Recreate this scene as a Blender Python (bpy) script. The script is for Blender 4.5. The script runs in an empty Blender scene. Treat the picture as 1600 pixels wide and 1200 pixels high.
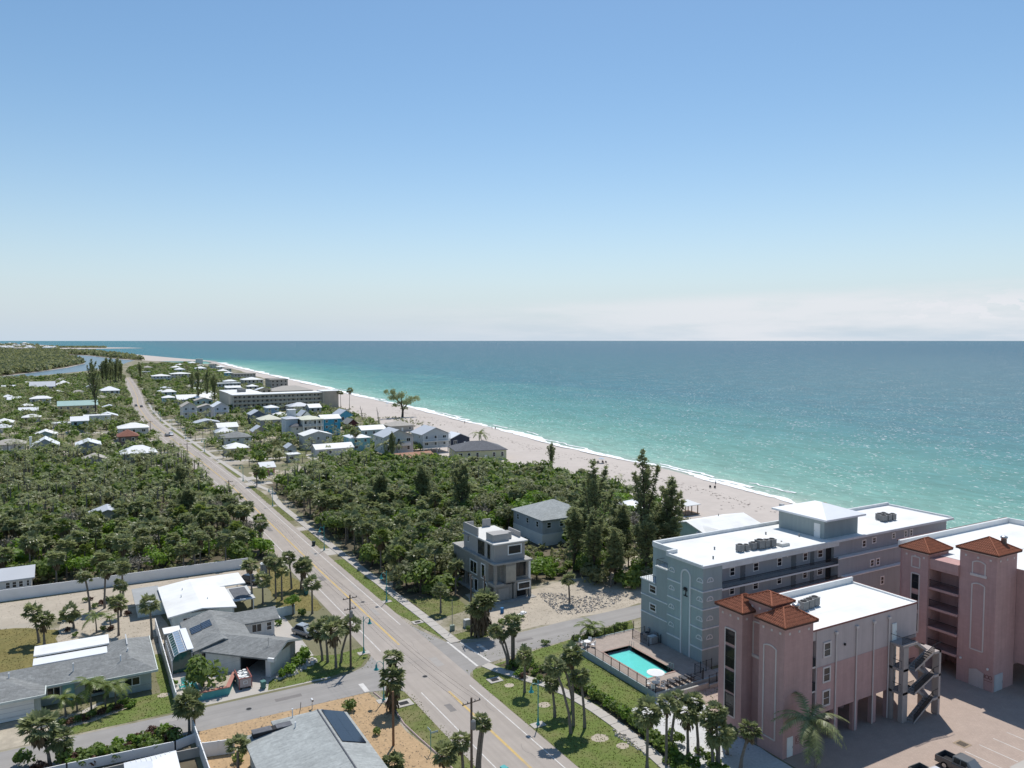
import bpy, math, random
from mathutils import Vector, Matrix

SC = bpy.context.scene
COL = SC.collection
R = math.radians

# ------------------------------------------------------------------ camera
# X runs inland -> sea, Y runs along the coast away from the drone, Z up, metres
cam_d = bpy.data.cameras.new("camera")
cam = bpy.data.objects.new("camera", cam_d)
COL.objects.link(cam)
CAM_H = 48.0
cam.location = (0, 0, CAM_H)
PITCH = math.atan(68 / 1200.0)
YAW = R(-(90 - 60.33))
cam.rotation_euler = (R(90) - PITCH, 0, YAW)
cam_d.sensor_fit = 'HORIZONTAL'
cam_d.sensor_width = 36.0
cam_d.lens = 36.0 * 1200.0 / 1600.0
cam_d.clip_start = 0.5
cam_d.clip_end = 120000
SC.camera = cam

# ------------------------------------------------------------------ world, sun, exposure
SUN_EL = R(61.5)
SUN_V = Vector((0.633, 0.767, 0)).normalized()
SUN_DIR = Vector((SUN_V.x * math.cos(SUN_EL), SUN_V.y * math.cos(SUN_EL), math.sin(SUN_EL)))
world = bpy.data.worlds.new("World")
SC.world = world
world.use_nodes = True
wn = world.node_tree.nodes
wl = world.node_tree.links
wn.clear()
w_out = wn.new('ShaderNodeOutputWorld')
w_bg = wn.new('ShaderNodeBackground')
w_bg.inputs['Strength'].default_value = 0.115
sky = wn.new('ShaderNodeTexSky')
sky.sky_type = 'NISHITA'
sky.sun_disc = False
sky.sun_elevation = SUN_EL
sky.sun_rotation = math.atan2(SUN_V.x, SUN_V.y)
sky.altitude = 0
sky.air_density = 1.0
sky.dust_density = 0.3
sky.ozone_density = 1.4
# thin veil of cloud low over the sea
w_tc = wn.new('ShaderNodeTexCoord')
w_sep = wn.new('ShaderNodeSeparateXYZ')
wl.new(w_tc.outputs['Generated'], w_sep.inputs[0])


def wmath(op, a, b=None, c=None, clamp=False):
 n = wn.new('ShaderNodeMath')
 n.operation = op
 n.use_clamp = clamp
 for i, v in enumerate((a, b, c)):
  if v is None:
   continue
  if isinstance(v, (int, float)):
   n.inputs[i].default_value = v
  else:
   wl.new(v, n.inputs[i])
 return n.outputs[0]


def wramp(v, lo, hi):
 n = wn.new('ShaderNodeMapRange')
 n.interpolation_type = 'SMOOTHSTEP'
 n.inputs['From Min'].default_value = lo
 n.inputs['From Max'].default_value = hi
 wl.new(v, n.inputs['Value'])
 return n.outputs[0]


w_map = wn.new('ShaderNodeMapping')
w_map.inputs['Scale'].default_value = (3.0, 3.0, 22.0)
wl.new(w_tc.outputs['Generated'], w_map.inputs[0])
w_n1 = wn.new('ShaderNodeTexNoise')
w_n1.inputs['Scale'].default_value = 1.6
w_n1.inputs['Detail'].default_value = 9
w_n1.inputs['Roughness'].default_value = 0.58
wl.new(w_map.outputs[0], w_n1.inputs['Vector'])
w_map2 = wn.new('ShaderNodeMapping')
w_map2.inputs['Scale'].default_value = (9.0, 9.0, 26.0)
w_map2.inputs['Location'].default_value = (2.2, 5.1, 0)
wl.new(w_tc.outputs['Generated'], w_map2.inputs[0])
w_n2 = wn.new('ShaderNodeTexNoise')
w_n2.inputs['Scale'].default_value = 2.6
w_n2.inputs['Detail'].default_value = 10
w_n2.inputs['Roughness'].default_value = 0.6
wl.new(w_map2.outputs[0], w_n2.inputs['Vector'])
EL = w_sep.outputs['Z']
# veil: reaches higher towards the right (over the open sea)
side = wmath('MULTIPLY_ADD', w_sep.outputs['X'], 0.869, wmath('MULTIPLY', w_sep.outputs['Y'], -0.495))
top = wmath('MULTIPLY_ADD', side, 0.030, 0.052)
fade = wramp(wmath('SUBTRACT', top, EL), -0.004, 0.016)
veil = wmath('MULTIPLY', wmath('MULTIPLY', fade, wramp(w_n1.outputs['Fac'], 0.30, 0.62)), wmath('MULTIPLY', wramp(side, -0.35, 0.35), 0.85), clamp=True)
# small heaps
band = wmath('MULTIPLY', wramp(EL, 0.018, 0.026), wmath('SUBTRACT', 1.0, wramp(EL, 0.040, 0.068)))
heap = wmath('MULTIPLY', wmath('MULTIPLY', band, wramp(w_n2.outputs['Fac'], 0.47, 0.55)), wmath('MULTIPLY', wramp(side, 0.30, 0.48), 1.0), clamp=True)
cloud = wmath('MAXIMUM', veil, heap)
w_mix = wn.new('ShaderNodeMix')
w_mix.data_type = 'RGBA'
wl.new(cloud, w_mix.inputs['Factor'])
w_hs = wn.new('ShaderNodeHueSaturation')
w_hs.inputs['Hue'].default_value = 0.494
w_hs.inputs['Saturation'].default_value = 1.14
w_hs.inputs['Value'].default_value = 1.04
wl.new(sky.outputs['Color'], w_hs.inputs['Color'])
# whitish sea air thickening towards the horizon, the same all round
w_air = wn.new('ShaderNodeMix')
w_air.data_type = 'RGBA'
air = wmath('POWER', 2.718, wmath('MULTIPLY', wmath('POWER', wmath('MULTIPLY', wmath('MAXIMUM', EL, 0.0), 8.6), 1.35), -1.0))
wl.new(wmath('MULTIPLY', air, 1.0, clamp=True), w_air.inputs['Factor'])
wl.new(w_hs.outputs[0], w_air.inputs[6])
w_air.inputs[7].default_value = (5.05, 5.9, 6.75, 1)
wl.new(w_air.outputs[2], w_mix.inputs[6])
w_mix.inputs[7].default_value = (6.9, 7.1, 7.5, 1)
wl.new(w_mix.outputs[2], w_bg.inputs['Color'])
wl.new(w_bg.outputs[0], w_out.inputs['Surface'])

sun_d = bpy.data.lights.new("sun", 'SUN')
sun_d.energy = 4.2
sun_d.angle = R(0.53)
sun_d.color = (1.0, 0.955, 0.89)
sun = bpy.data.objects.new("sun", sun_d)
sun.rotation_euler = (-SUN_DIR).to_track_quat('-Z', 'Y').to_euler()
sun.location = (0, 0, 200)
COL.objects.link(sun)

SC.view_settings.view_transform = 'Standard'
SC.view_settings.look = 'None'
SC.view_settings.exposure = 0.0
SC.view_settings.gamma = 1.0
SC.view_settings.use_curve_mapping = False
SC.render.engine = 'CYCLES'
SC.cycles.max_bounces = 6
SC.cycles.diffuse_bounces = 3
SC.cycles.glossy_bounces = 2
SC.cycles.transmission_bounces = 3
SC.cycles.transparent_max_bounces = 6


# ------------------------------------------------------------------ helpers
class MB:
 """collects faces and links them as ONE mesh object"""

 def __init__(self):
  self.v = []
  self.f = []

 def poly(self, pts):
  b = len(self.v)
  self.v += [tuple(p) for p in pts]
  self.f.append(tuple(range(b, b + len(pts))))
  return self

 def box(self, x0, x1, y0, y1, z0, z1):
  b = len(self.v)
  self.v += [(x0, y0, z0), (x1, y0, z0), (x1, y1, z0), (x0, y1, z0),
                   (x0, y0, z1), (x1, y0, z1), (x1, y1, z1), (x0, y1, z1)]
  for q in ((3, 2, 1, 0), (4, 5, 6, 7), (0, 1, 5, 4), (1, 2, 6, 5), (2, 3, 7, 6), (3, 0, 4, 7)):
   self.f.append(tuple(b + i for i in q))
  return self

 def prism(self, pts, z0, z1, cap=True):
  n = len(pts)
  b = len(self.v)
  self.v += [(p[0], p[1], z0) for p in pts] + [(p[0], p[1], z1) for p in pts]
  for i in range(n):
   j = (i + 1) % n
   self.f.append((b + i, b + j, b + n + j, b + n + i))
  if cap:
   self.f.append(tuple(b + n + i for i in range(n)))
   self.f.append(tuple(b + i for i in reversed(range(n))))
  return self

 def tube(self, pts, radii, n=6, cap=True):
  """tube through a list of points"""
  pts = [Vector(p) for p in pts]
  if not isinstance(radii, (list, tuple)):
   radii = [radii] * len(pts)
  b = len(self.v)
  for i, p in enumerate(pts):
   d = (pts[min(i + 1, len(pts) - 1)] - pts[max(i - 1, 0)]).normalized()
   a = Vector((0, 0, 1)) if abs(d.z) < 0.9 else Vector((1, 0, 0))
   s = d.cross(a).normalized()
   t = d.cross(s)
   for k in range(n):
    w = 2 * math.pi * k / n
    self.v.append(tuple(p + (s * math.cos(w) + t * math.sin(w)) * radii[i]))
  for i in range(len(pts) - 1):
   for k in range(n):
    k2 = (k + 1) % n
    self.f.append((b + i * n + k, b + i * n + k2, b + (i + 1) * n + k2, b + (i + 1) * n + k))
  if cap:
   self.f.append(tuple(b + k for k in range(n)))
   e = b + (len(pts) - 1) * n
   self.f.append(tuple(e + k for k in reversed(range(n))))
  return self

 def lathe(self, prof, n=10, cx=0, cy=0):
  """prof: list of (r, z)"""
  b = len(self.v)
  for r, z in prof:
   for k in range(n):
    w = 2 * math.pi * k / n
    self.v.append((cx + r * math.cos(w), cy + r * math.sin(w), z))
  for i in range(len(prof) - 1):
   for k in range(n):
    k2 = (k + 1) % n
    self.f.append((b + i * n + k, b + i * n + k2, b + (i + 1) * n + k2, b + (i + 1) * n + k))
  self.f.append(tuple(b + k for k in reversed(range(n))))
  e = b + (len(prof) - 1) * n
  self.f.append(tuple(e + k for k in range(n)))
  return self

 def mesh(self, name, mat=None, smooth=False):
  me = bpy.data.meshes.new(name)
  me.from_pydata(self.v, [], self.f)
  me.update()
  if mat:
   me.materials.append(mat)
  if smooth:
   me.polygons.foreach_set('use_smooth', [True] * len(me.polygons))
  return me

 def build(self, name, mat, parent=None, smooth=False, loc=None, rz=None):
  return ob(name, self.mesh(name, mat, smooth), parent, loc, rz)


def ob(name, data, parent=None, loc=None, rz=None, scale=None):
 o = bpy.data.objects.new(name, data)
 COL.objects.link(o)
 if parent:
  o.parent = parent
 if loc is not None:
  o.location = loc
 if rz is not None:
  o.rotation_euler = (0, 0, rz)
 if scale is not None:
  o.scale = scale
 return o


def tag(o, label, cat, group=None, kind=None):
 if label:
  o['label'] = label
 if cat:
  o['category'] = cat
 if group:
  o['group'] = group
 if kind:
  o['kind'] = kind
 return o


def thing(name, label, cat, loc=(0, 0, 0), rz=0.0, group=None):
 o = ob(name, None, None, loc, rz)
 o.empty_display_size = 0.3
 return tag(o, label, cat, group)


def struct(o):
 o['kind'] = 'structure'
 return o


def copy_tree(o, parent=None):
 c = o.copy()
 COL.objects.link(c)
 if parent is not None:
  c.parent = parent
 for ch in list(o.children):
  copy_tree(ch, c)
 return c


def ground_at(px, py, z=0.0):
 """ground point seen at a photograph pixel (survey helper)"""
 x = (px - 800) / 1200.0
 y = (600 - py) / 1200.0
 c, s = math.cos(PITCH), math.sin(PITCH)
 dx, dy, dz = x, c + y * s, -s + y * c
 t = (z - CAM_H) / dz
 a, b = dx * t, dy * t
 cy, sy = math.cos(-YAW), math.sin(-YAW)
 return (a * cy + b * sy, -a * sy + b * cy)


def height_at(px, py_base, py_top):
 g = ground_at(px, py_base)
 d = -g[0] * math.sin(YAW) + g[1] * math.cos(YAW)
 c, s = math.cos(PITCH), math.sin(PITCH)
 y = (600 - py_top) / 1200.0
 return CAM_H + d * (-s + y * c) / (c + y * s)


# ------------------------------------------------------------------ materials
def mat(name, col, rough=0.8, var=0.12, scale=1.5, bump=0.0, bscale=30.0, metal=0.0, spec=0.3,
  stain=0.0, sscale=0.25, scol=None, coords='Object', detail=6, streak=0.0, sdir=(1.6, 1.6, 0.12)):
 m = bpy.data.materials.new(name)
 m.use_nodes = True
 nt = m.node_tree
 b = nt.nodes['Principled BSDF']
 b.inputs['Roughness'].default_value = rough
 b.inputs['Metallic'].default_value = metal
 b.inputs['Specular IOR Level'].default_value = spec
 tc = nt.nodes.new('ShaderNodeTexCoord')
 n = nt.nodes.new('ShaderNodeTexNoise')
 n.inputs['Scale'].default_value = scale
 n.inputs['Detail'].default_value = detail
 n.inputs['Roughness'].default_value = 0.65
 nt.links.new(tc.outputs[coords], n.inputs['Vector'])
 r = nt.nodes.new('ShaderNodeValToRGB')
 r.color_ramp.elements[0].position = 0.28
 r.color_ramp.elements[1].position = 0.72
 r.color_ramp.elements[0].color = tuple(c * (1 - var) for c in col) + (1,)
 r.color_ramp.elements[1].color = tuple(min(1, c * (1 + var)) for c in col) + (1,)
 nt.links.new(n.outputs['Fac'], r.inputs[0])
 out = r.outputs[0]
 if stain:
  n2 = nt.nodes.new('ShaderNodeTexNoise')
  n2.inputs['Scale'].default_value = sscale
  n2.inputs['Detail'].default_value = 5
  nt.links.new(tc.outputs[coords], n2.inputs['Vector'])
  mr = nt.nodes.new('ShaderNodeMapRange')
  mr.inputs['From Min'].default_value = 0.45
  mr.inputs['From Max'].default_value = 0.7
  mr.inputs['To Max'].default_value = stain
  nt.links.new(n2.outputs['Fac'], mr.inputs['Value'])
  mx = nt.nodes.new('ShaderNodeMix')
  mx.data_type = 'RGBA'
  nt.links.new(mr.outputs[0], mx.inputs['Factor'])
  nt.links.new(out, mx.inputs[6])
  sc = scol or tuple(c * 0.6 for c in col)
  mx.inputs[7].default_value = tuple(sc) + (1,)
  out = mx.outputs[2]
 if streak:
  # rain streaks, tyre tracks: long drawn stains with a shape of their own
  mp = nt.nodes.new('ShaderNodeMapping')
  mp.inputs['Scale'].default_value = sdir
  nt.links.new(tc.outputs[coords], mp.inputs[0])
  n4 = nt.nodes.new('ShaderNodeTexNoise')
  n4.inputs['Scale'].default_value = 1.0
  n4.inputs['Detail'].default_value = 6
  n4.inputs['Roughness'].default_value = 0.7
  nt.links.new(mp.outputs[0], n4.inputs['Vector'])
  m4 = nt.nodes.new('ShaderNodeMapRange')
  m4.inputs['From Min'].default_value = 0.42
  m4.inputs['From Max'].default_value = 0.72
  m4.inputs['To Max'].default_value = streak
  nt.links.new(n4.outputs['Fac'], m4.inputs['Value'])
  x4 = nt.nodes.new('ShaderNodeMix')
  x4.data_type = 'RGBA'
  nt.links.new(m4.outputs[0], x4.inputs['Factor'])
  nt.links.new(out, x4.inputs[6])
  x4.inputs[7].default_value = tuple(c * 0.55 for c in col) + (1,)
  out = x4.outputs[2]
 nt.links.new(out, b.inputs['Base Color'])
 if bump:
  n3 = nt.nodes.new('ShaderNodeTexNoise')
  n3.inputs['Scale'].default_value = bscale
  n3.inputs['Detail'].default_value = 4
  nt.links.new(tc.outputs[coords], n3.inputs['Vector'])
  bp = nt.nodes.new('ShaderNodeBump')
  bp.inputs['Strength'].default_value = bump
  bp.inputs['Distance'].default_value = 0.05
  nt.links.new(n3.outputs['Fac'], bp.inputs['Height'])
  nt.links.new(bp.outputs[0], b.inputs['Normal'])
 return m


def leaf_mat(name, dark, light, trans=0.25, rough=0.55):
 """foliage: colour varies leaf by leaf and tree by tree"""
 m = bpy.data.materials.new(name)
 m.use_nodes = True
 nt = m.node_tree
 b = nt.nodes['Principled BSDF']
 b.inputs['Roughness'].default_value = rough
 b.inputs['Specular IOR Level'].default_value = 0.35
 g = nt.nodes.new('ShaderNodeNewGeometry')
 oi = nt.nodes.new('ShaderNodeObjectInfo')
 ma = nt.nodes.new('ShaderNodeMath')
 ma.operation = 'MULTIPLY_ADD'
 ma.inputs[1].default_value = 0.65
 nt.links.new(g.outputs['Random Per Island'], ma.inputs[0])
 m2 = nt.nodes.new('ShaderNodeMath')
 m2.operation = 'MULTIPLY'
 m2.inputs[1].default_value = 0.35
 nt.links.new(oi.outputs['Random'], m2.inputs[0])
 nt.links.new(m2.outputs[0], ma.inputs[2])
 mx = nt.nodes.new('ShaderNodeMix')
 mx.data_type = 'RGBA'
 mx.inputs[6].default_value = tuple(dark) + (1,)
 mx.inputs[7].default_value = tuple(light) + (1,)
 nt.links.new(ma.outputs[0], mx.inputs['Factor'])
 nt.links.new(mx.outputs[2], b.inputs['Base Color'])
 tr = nt.nodes.new('ShaderNodeBsdfTranslucent')
 hs = nt.nodes.new('ShaderNodeHueSaturation')
 hs.inputs['Value'].default_value = 1.25
 hs.inputs['Saturation'].default_value = 1.1
 nt.links.new(mx.outputs[2], hs.inputs['Color'])
 nt.links.new(hs.outputs[0], tr.inputs['Color'])
 ms = nt.nodes.new('ShaderNodeMixShader')
 ms.inputs[0].default_value = trans
 nt.links.new(b.outputs[0], ms.inputs[1])
 nt.links.new(tr.outputs[0], ms.inputs[2])
 nt.links.new(ms.outputs[0], nt.nodes['Material Output'].inputs['Surface'])
 return m


def course_mat(name, col, rough=0.85, rows=5.0, var=0.14, bump=0.5, scale=3.0, w=0.6, h=0.3, axis='XY', mortar=0.8, **kw):
 """shingles, blocks or pavers: brick pattern gives fine relief and slight tint only"""
 m = mat(name, col, rough, var, scale, **kw)
 nt = m.node_tree
 b = nt.nodes['Principled BSDF']
 tc = nt.nodes.new('ShaderNodeTexCoord')
 mp = nt.nodes.new('ShaderNodeMapping')
 if axis == 'Z':
  # walls: run along (x + y), rise with z
  sp = nt.nodes.new('ShaderNodeSeparateXYZ')
  ad = nt.nodes.new('ShaderNodeMath')
  cb = nt.nodes.new('ShaderNodeCombineXYZ')
  nt.links.new(tc.outputs['Object'], sp.inputs[0])
  nt.links.new(sp.outputs[0], ad.inputs[0])
  nt.links.new(sp.outputs[1], ad.inputs[1])
  nt.links.new(ad.outputs[0], cb.inputs[0])
  nt.links.new(sp.outputs[2], cb.inputs[1])
  nt.links.new(cb.outputs[0], mp.inputs[0])
 else:
  nt.links.new(tc.outputs['Object'], mp.inputs[0])
 br = nt.nodes.new('ShaderNodeTexBrick')
 br.inputs['Scale'].default_value = 1.0
 br.inputs['Brick Width'].default_value = w
 br.inputs['Row Height'].default_value = h
 br.inputs['Mortar Size'].default_value = 0.02
 br.inputs['Color1'].default_value = (1, 1, 1, 1)
 br.inputs['Color2'].default_value = (1 - var, 1 - var, 1 - var, 1)
 br.inputs['Mortar'].default_value = (mortar, mortar, mortar, 1)
 nt.links.new(mp.outputs[0], br.inputs['Vector'])
 old = b.inputs['Base Color'].links[0].from_socket
 mx = nt.nodes.new('ShaderNodeMix')
 mx.data_type = 'RGBA'
 mx.blend_type = 'MULTIPLY'
 mx.inputs['Factor'].default_value = 1.0
 nt.links.new(old, mx.inputs[6])
 nt.links.new(br.outputs['Color'], mx.inputs[7])
 nt.links.new(mx.outputs[2], b.inputs['Base Color'])
 bp = nt.nodes.new('ShaderNodeBump')
 bp.inputs['Strength'].default_value = bump
 bp.inputs['Distance'].default_value = 0.03
 bp.invert = True
 nt.links.new(br.outputs['Fac'], bp.inputs['Height'])
 nt.links.new(bp.outputs[0], b.inputs['Normal'])
 return m


def glass_mat(name, col, rough=0.06):
 m = bpy.data.materials.new(name)
 m.use_nodes = True
 b = m.node_tree.nodes['Principled BSDF']
 b.inputs['Base Color'].default_value = tuple(col) + (1,)
 b.inputs['Roughness'].default_value = rough
 b.inputs['Specular IOR Level'].default_value = 0.5
 return m


M = {}
M['white_paint'] = mat('white_paint', (0.78, 0.78, 0.76), 0.6, 0.05, 0.8)
M['white_roof'] = 'late'
M['white_metal'] = mat('white_metal', (0.76, 0.77, 0.78), 0.4, 0.04, 0.6, spec=0.5)
M['grey_shingle'] = course_mat('grey_shingle', (0.285, 0.292, 0.285), 0.9, var=0.22, scale=2.2, w=0.9, h=0.28, bump=0.6, mortar=0.8, stain=.35, sscale=.3, streak=.25, sdir=(.9, .25, .9))
M['pale_shingle'] = course_mat('pale_shingle', (0.40, 0.42, 0.41), 0.9, var=0.18, scale=2.5, w=0.9, h=0.28, mortar=0.85, stain=.3, sscale=.3, streak=.2, sdir=(.2, .9, .9))
M['dark_shingle'] = course_mat('dark_shingle', (0.15, 0.155, 0.17), 0.9, var=0.2, scale=2.5, w=0.9, h=0.28)
M['grey_metal_roof'] = mat('grey_metal_roof', (0.50, 0.52, 0.55), 0.45, 0.06, 0.5, spec=0.5, stain=0.2)
M['pane'] = glass_mat('pane', (0.018, 0.022, 0.026))
M['blue_pane'] = glass_mat('blue_pane', (0.03, 0.05, 0.06))
M['solar'] = glass_mat('solar', (0.012, 0.017, 0.035), 0.12)
M['black_metal'] = mat('black_metal', (0.018, 0.018, 0.02), 0.5, 0.1, 5)
M['dark'] = mat('dark', (0.03, 0.03, 0.032), 0.9, 0.2, 3)
M['tyre'] = mat('tyre', (0.02, 0.02, 0.02), 0.9, 0.2, 8)
M['concrete'] = mat('concrete', (0.42, 0.40, 0.37), 0.9, 0.12, 0.7, bump=0.15, stain=0.4, sscale=0.5)
M['wood_pole'] = mat('wood_pole', (0.13, 0.10, 0.08), 0.9, 0.25, 3)
M['wood'] = mat('wood', (0.26, 0.18, 0.12), 0.85, 0.25, 2.5)
M['trunk'] = mat('trunk', (0.20, 0.175, 0.15), 0.95, 0.3, 5, bump=0.6, bscale=9)
M['dark_trunk'] = mat('dark_trunk', (0.085, 0.068, 0.055), 0.95, 0.3, 4, bump=0.6, bscale=9)
M['twig'] = mat('twig', (0.27, 0.24, 0.21), 0.95, 0.2, 3)
M['turquoise'] = mat('turquoise', (0.045, 0.33, 0.33), 0.45, 0.1, 3, spec=0.5)
M['grey_unit'] = mat('grey_unit', (0.24, 0.24, 0.235), 0.6, 0.15, 4)
M['steel'] = mat('steel', (0.5, 0.5, 0.5), 0.35, 0.08, 3, metal=0.7)
M['frond'] = leaf_mat('frond', (0.115, 0.145, 0.062), (0.39, 0.415, 0.21), 0.42, 0.34)
M['frond_light'] = leaf_mat('frond_light', (0.10, 0.145, 0.03), (0.26, 0.31, 0.09), 0.36, 0.4)
M['dead_frond'] = leaf_mat('dead_frond', (0.10, 0.075, 0.045), (0.21, 0.16, 0.10), 0.1, 0.8)
M['leaf'] = leaf_mat('leaf', (0.080, 0.130, 0.032), (0.245, 0.32, 0.085), 0.44)
M['leaf_bright'] = leaf_mat('leaf_bright', (0.095, 0.175, 0.026), (0.24, 0.36, 0.065), 0.42)
M['leaf_olive'] = leaf_mat('leaf_olive', (0.12, 0.14, 0.062), (0.32, 0.33, 0.165), 0.40)
M['needle'] = leaf_mat('needle', (0.16, 0.185, 0.092), (0.40, 0.43, 0.225), 0.48, 0.7)
M['shrub_grey'] = leaf_mat('shrub_grey', (0.15, 0.14, 0.11), (0.28, 0.26, 0.21), 0.2, 0.8)
M['red_leaf'] = leaf_mat('red_leaf', (0.07, 0.03, 0.022), (0.16, 0.085, 0.05), 0.2)
M['white_roof'] = course_mat('white_roof', (0.81, 0.81, 0.79), 0.55, var=.03, scale=.35, w=22, h=1.9, bump=.2, mortar=.86, stain=.5, sscale=.22, scol=(.60, .585, .55), streak=.12, sdir=(.12, 1.1, 1))
PAINT = {}


def paint(r, g, b):
 """painted wall of any colour, cached"""
 k = (round(r, 3), round(g, 3), round(b, 3))
 if k not in PAINT:
  PAINT[k] = mat('wall_paint', k, 0.85, 0.06, 0.6, stain=0.2, sscale=0.4, streak=0.25)
 return PAINT[k]

# ================================================================== SETTING
def interp(tab, y):
 for (x0, y0), (x1, y1) in zip(tab, tab[1:]):
  if y <= y1:
   t = max(0.0, (y - y0) / (y1 - y0))
   return x0 + (x1 - x0) * t
 return tab[-1][0]


SEA_Z = -1.0
SHORE_PX = [(1500, 841), (1469, 835), (1232, 784), (1174, 768), (1096, 748), (1045, 734), (983, 720), (940, 711), (885, 699), (847, 689), (800, 677),
   (720, 656), (670, 644), (620, 631), (560, 619), (500, 603.5), (440, 590), (400, 580.5), (370, 574), (340, 565.5), (300, 562)]
SHORE = [(187.5, -600.0), (188.5, 60.0)] + sorted([ground_at(x, y, SEA_Z) for x, y in SHORE_PX], key=lambda p: p[1])


def shore(y):
 return interp(SHORE, y)


def land_mat():
 m = mat('land', (0.30, 0.265, 0.20), 0.95, 0.16, 0.5, bump=0.3, bscale=3.0, coords='Object')
 nt = m.node_tree
 b = nt.nodes['Principled BSDF']
 tc = nt.nodes.new('ShaderNodeTexCoord')
 n = nt.nodes.new('ShaderNodeTexNoise')
 n.inputs['Scale'].default_value = 0.045
 n.inputs['Detail'].default_value = 8
 n.inputs['Roughness'].default_value = 0.7
 nt.links.new(tc.outputs['Object'], n.inputs['Vector'])
 r = nt.nodes.new('ShaderNodeValToRGB')
 e = r.color_ramp.elements
 e[0].position, e[0].color = 0.42, (0.12, 0.125, 0.05, 1)
 e[1].position, e[1].color = 0.60, (0.42, 0.375, 0.31, 1)
 k = e.new(0.5)
 k.color = (0.14, 0.135, 0.06, 1)
 nt.links.new(n.outputs['Fac'], r.inputs[0])
 old = b.inputs['Base Color'].links[0].from_socket
 mx = nt.nodes.new('ShaderNodeMix')
 mx.data_type = 'RGBA'
 mx.inputs['Factor'].default_value = 0.7
 nt.links.new(old, mx.inputs[6])
 nt.links.new(r.outputs[0], mx.inputs[7])
 nt.links.new(mx.outputs[2], b.inputs['Base Color'])
 return m


M['land'] = land_mat()
M['litter'] = mat('litter', (0.10, 0.085, 0.055), 0.95, 0.35, 0.4, bump=0.5, bscale=2, stain=0.6, sscale=0.12, scol=(0.20, 0.165, 0.115))
M['lawn'] = mat('lawn', (0.130, 0.150, 0.045), 0.95, 0.28, 1.3, bump=0.6, bscale=9, stain=0.8, sscale=0.35, scol=(0.21, 0.185, 0.09), detail=9)
M['lush_lawn'] = mat('lush_lawn', (0.128, 0.168, 0.040), 0.95, 0.22, 2.0, bump=0.6, bscale=9, stain=0.65, sscale=0.4, scol=(0.19, 0.175, 0.075), detail=9)
M['dry_grass'] = mat('dry_grass', (0.19, 0.16, 0.055), 0.95, 0.25, 0.9, bump=0.5, bscale=7, stain=0.5, sscale=0.3, scol=(0.12, 0.125, 0.04))
M['sand'] = mat('sand', (0.50, 0.445, 0.40), 0.95, 0.07, 0.25, bump=0.4, bscale=1.2, stain=0.35, sscale=0.06, scol=(0.43, 0.375, 0.335), detail=9)
M['pale_sand'] = mat('pale_sand', (0.43, 0.375, 0.30), 0.95, 0.14, 0.8, bump=0.4, bscale=4, stain=0.4, sscale=0.2, scol=(0.33, 0.285, 0.225), detail=9)
M['white_gravel'] = mat('white_gravel', (0.55, 0.55, 0.54), 0.95, 0.16, 3.0, bump=0.6, bscale=14)
M['mulch'] = mat('mulch', (0.44, 0.305, 0.175), 0.95, 0.2, 2.4, bump=0.6, bscale=8, stain=0.5, sscale=0.5, scol=(0.36, 0.25, 0.145), detail=10)
M['asphalt'] = mat('asphalt', (0.385, 0.340, 0.300), 0.9, 0.08, 0.35, bump=0.15, bscale=12, stain=0.4, sscale=0.12, scol=(0.30, 0.27, 0.245), detail=10, streak=.38, sdir=(.9, .025, 1))
M['street'] = mat('street', (0.30, 0.285, 0.27), 0.9, 0.08, 0.4, bump=0.15, bscale=12, stain=0.35, sscale=0.12, scol=(0.36, 0.335, 0.305), detail=10, streak=.35, sdir=(.03, .8, 1))
M['line_white'] = mat('line_white', (0.62, 0.60, 0.57), 0.8, 0.1, 1.5, stain=0.55, sscale=0.9, scol=(0.38, 0.35, 0.32))
M['line_yellow'] = mat('line_yellow', (0.55, 0.39, 0.15), 0.8, 0.12, 1.5, stain=0.7, sscale=0.35, scol=(0.36, 0.30, 0.23))
M['walk'] = mat('walk', (0.46, 0.43, 0.39), 0.9, 0.08, 0.6, stain=0.3, sscale=0.3)
M['paver'] = course_mat('paver', (0.425, 0.335, 0.28), 0.85, var=0.08, scale=0.5, w=0.4, h=0.2, bump=0.3, mortar=0.85)
M['pool_deck'] = course_mat('pool_deck', (0.38, 0.315, 0.27), 0.85, var=0.12, scale=1.0, w=0.4, h=0.2, bump=0.2, mortar=0.9)
M['drive'] = course_mat('drive', (0.44, 0.385, 0.30), 0.85, var=0.16, scale=0.8, w=0.8, h=0.6, bump=0.3, mortar=0.9)


def sheet(name, pts, z, m, label=None):
 return struct(MB().poly([(p[0], p[1], z) for p in pts]).build(name, M[m]))


def rect(name, x0, x1, y0, y1, z, m):
 return sheet(name, [(x0, y0), (x1, y0), (x1, y1), (x0, y1)], z, m)


def wobble(pts, amp, step=2.0, seed=1, closed=True):
 """subdivide an outline and shake it, for edges of grass and soil"""
 rnd = random.Random(seed)
 out = []
 n = len(pts)
 for i in range(n if closed else n - 1):
  a, b = Vector(pts[i]), Vector(pts[(i + 1) % n])
  k = max(1, int((b - a).length / step))
  nrm = Vector((-(b - a).y, (b - a).x)).normalized() if (b - a).length else Vector((0, 0))
  for j in range(k):
   p = a.lerp(b, j / k)
   if j:
    p = p + nrm * rnd.uniform(-amp, amp)
   out.append((p.x, p.y))
 return out


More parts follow.
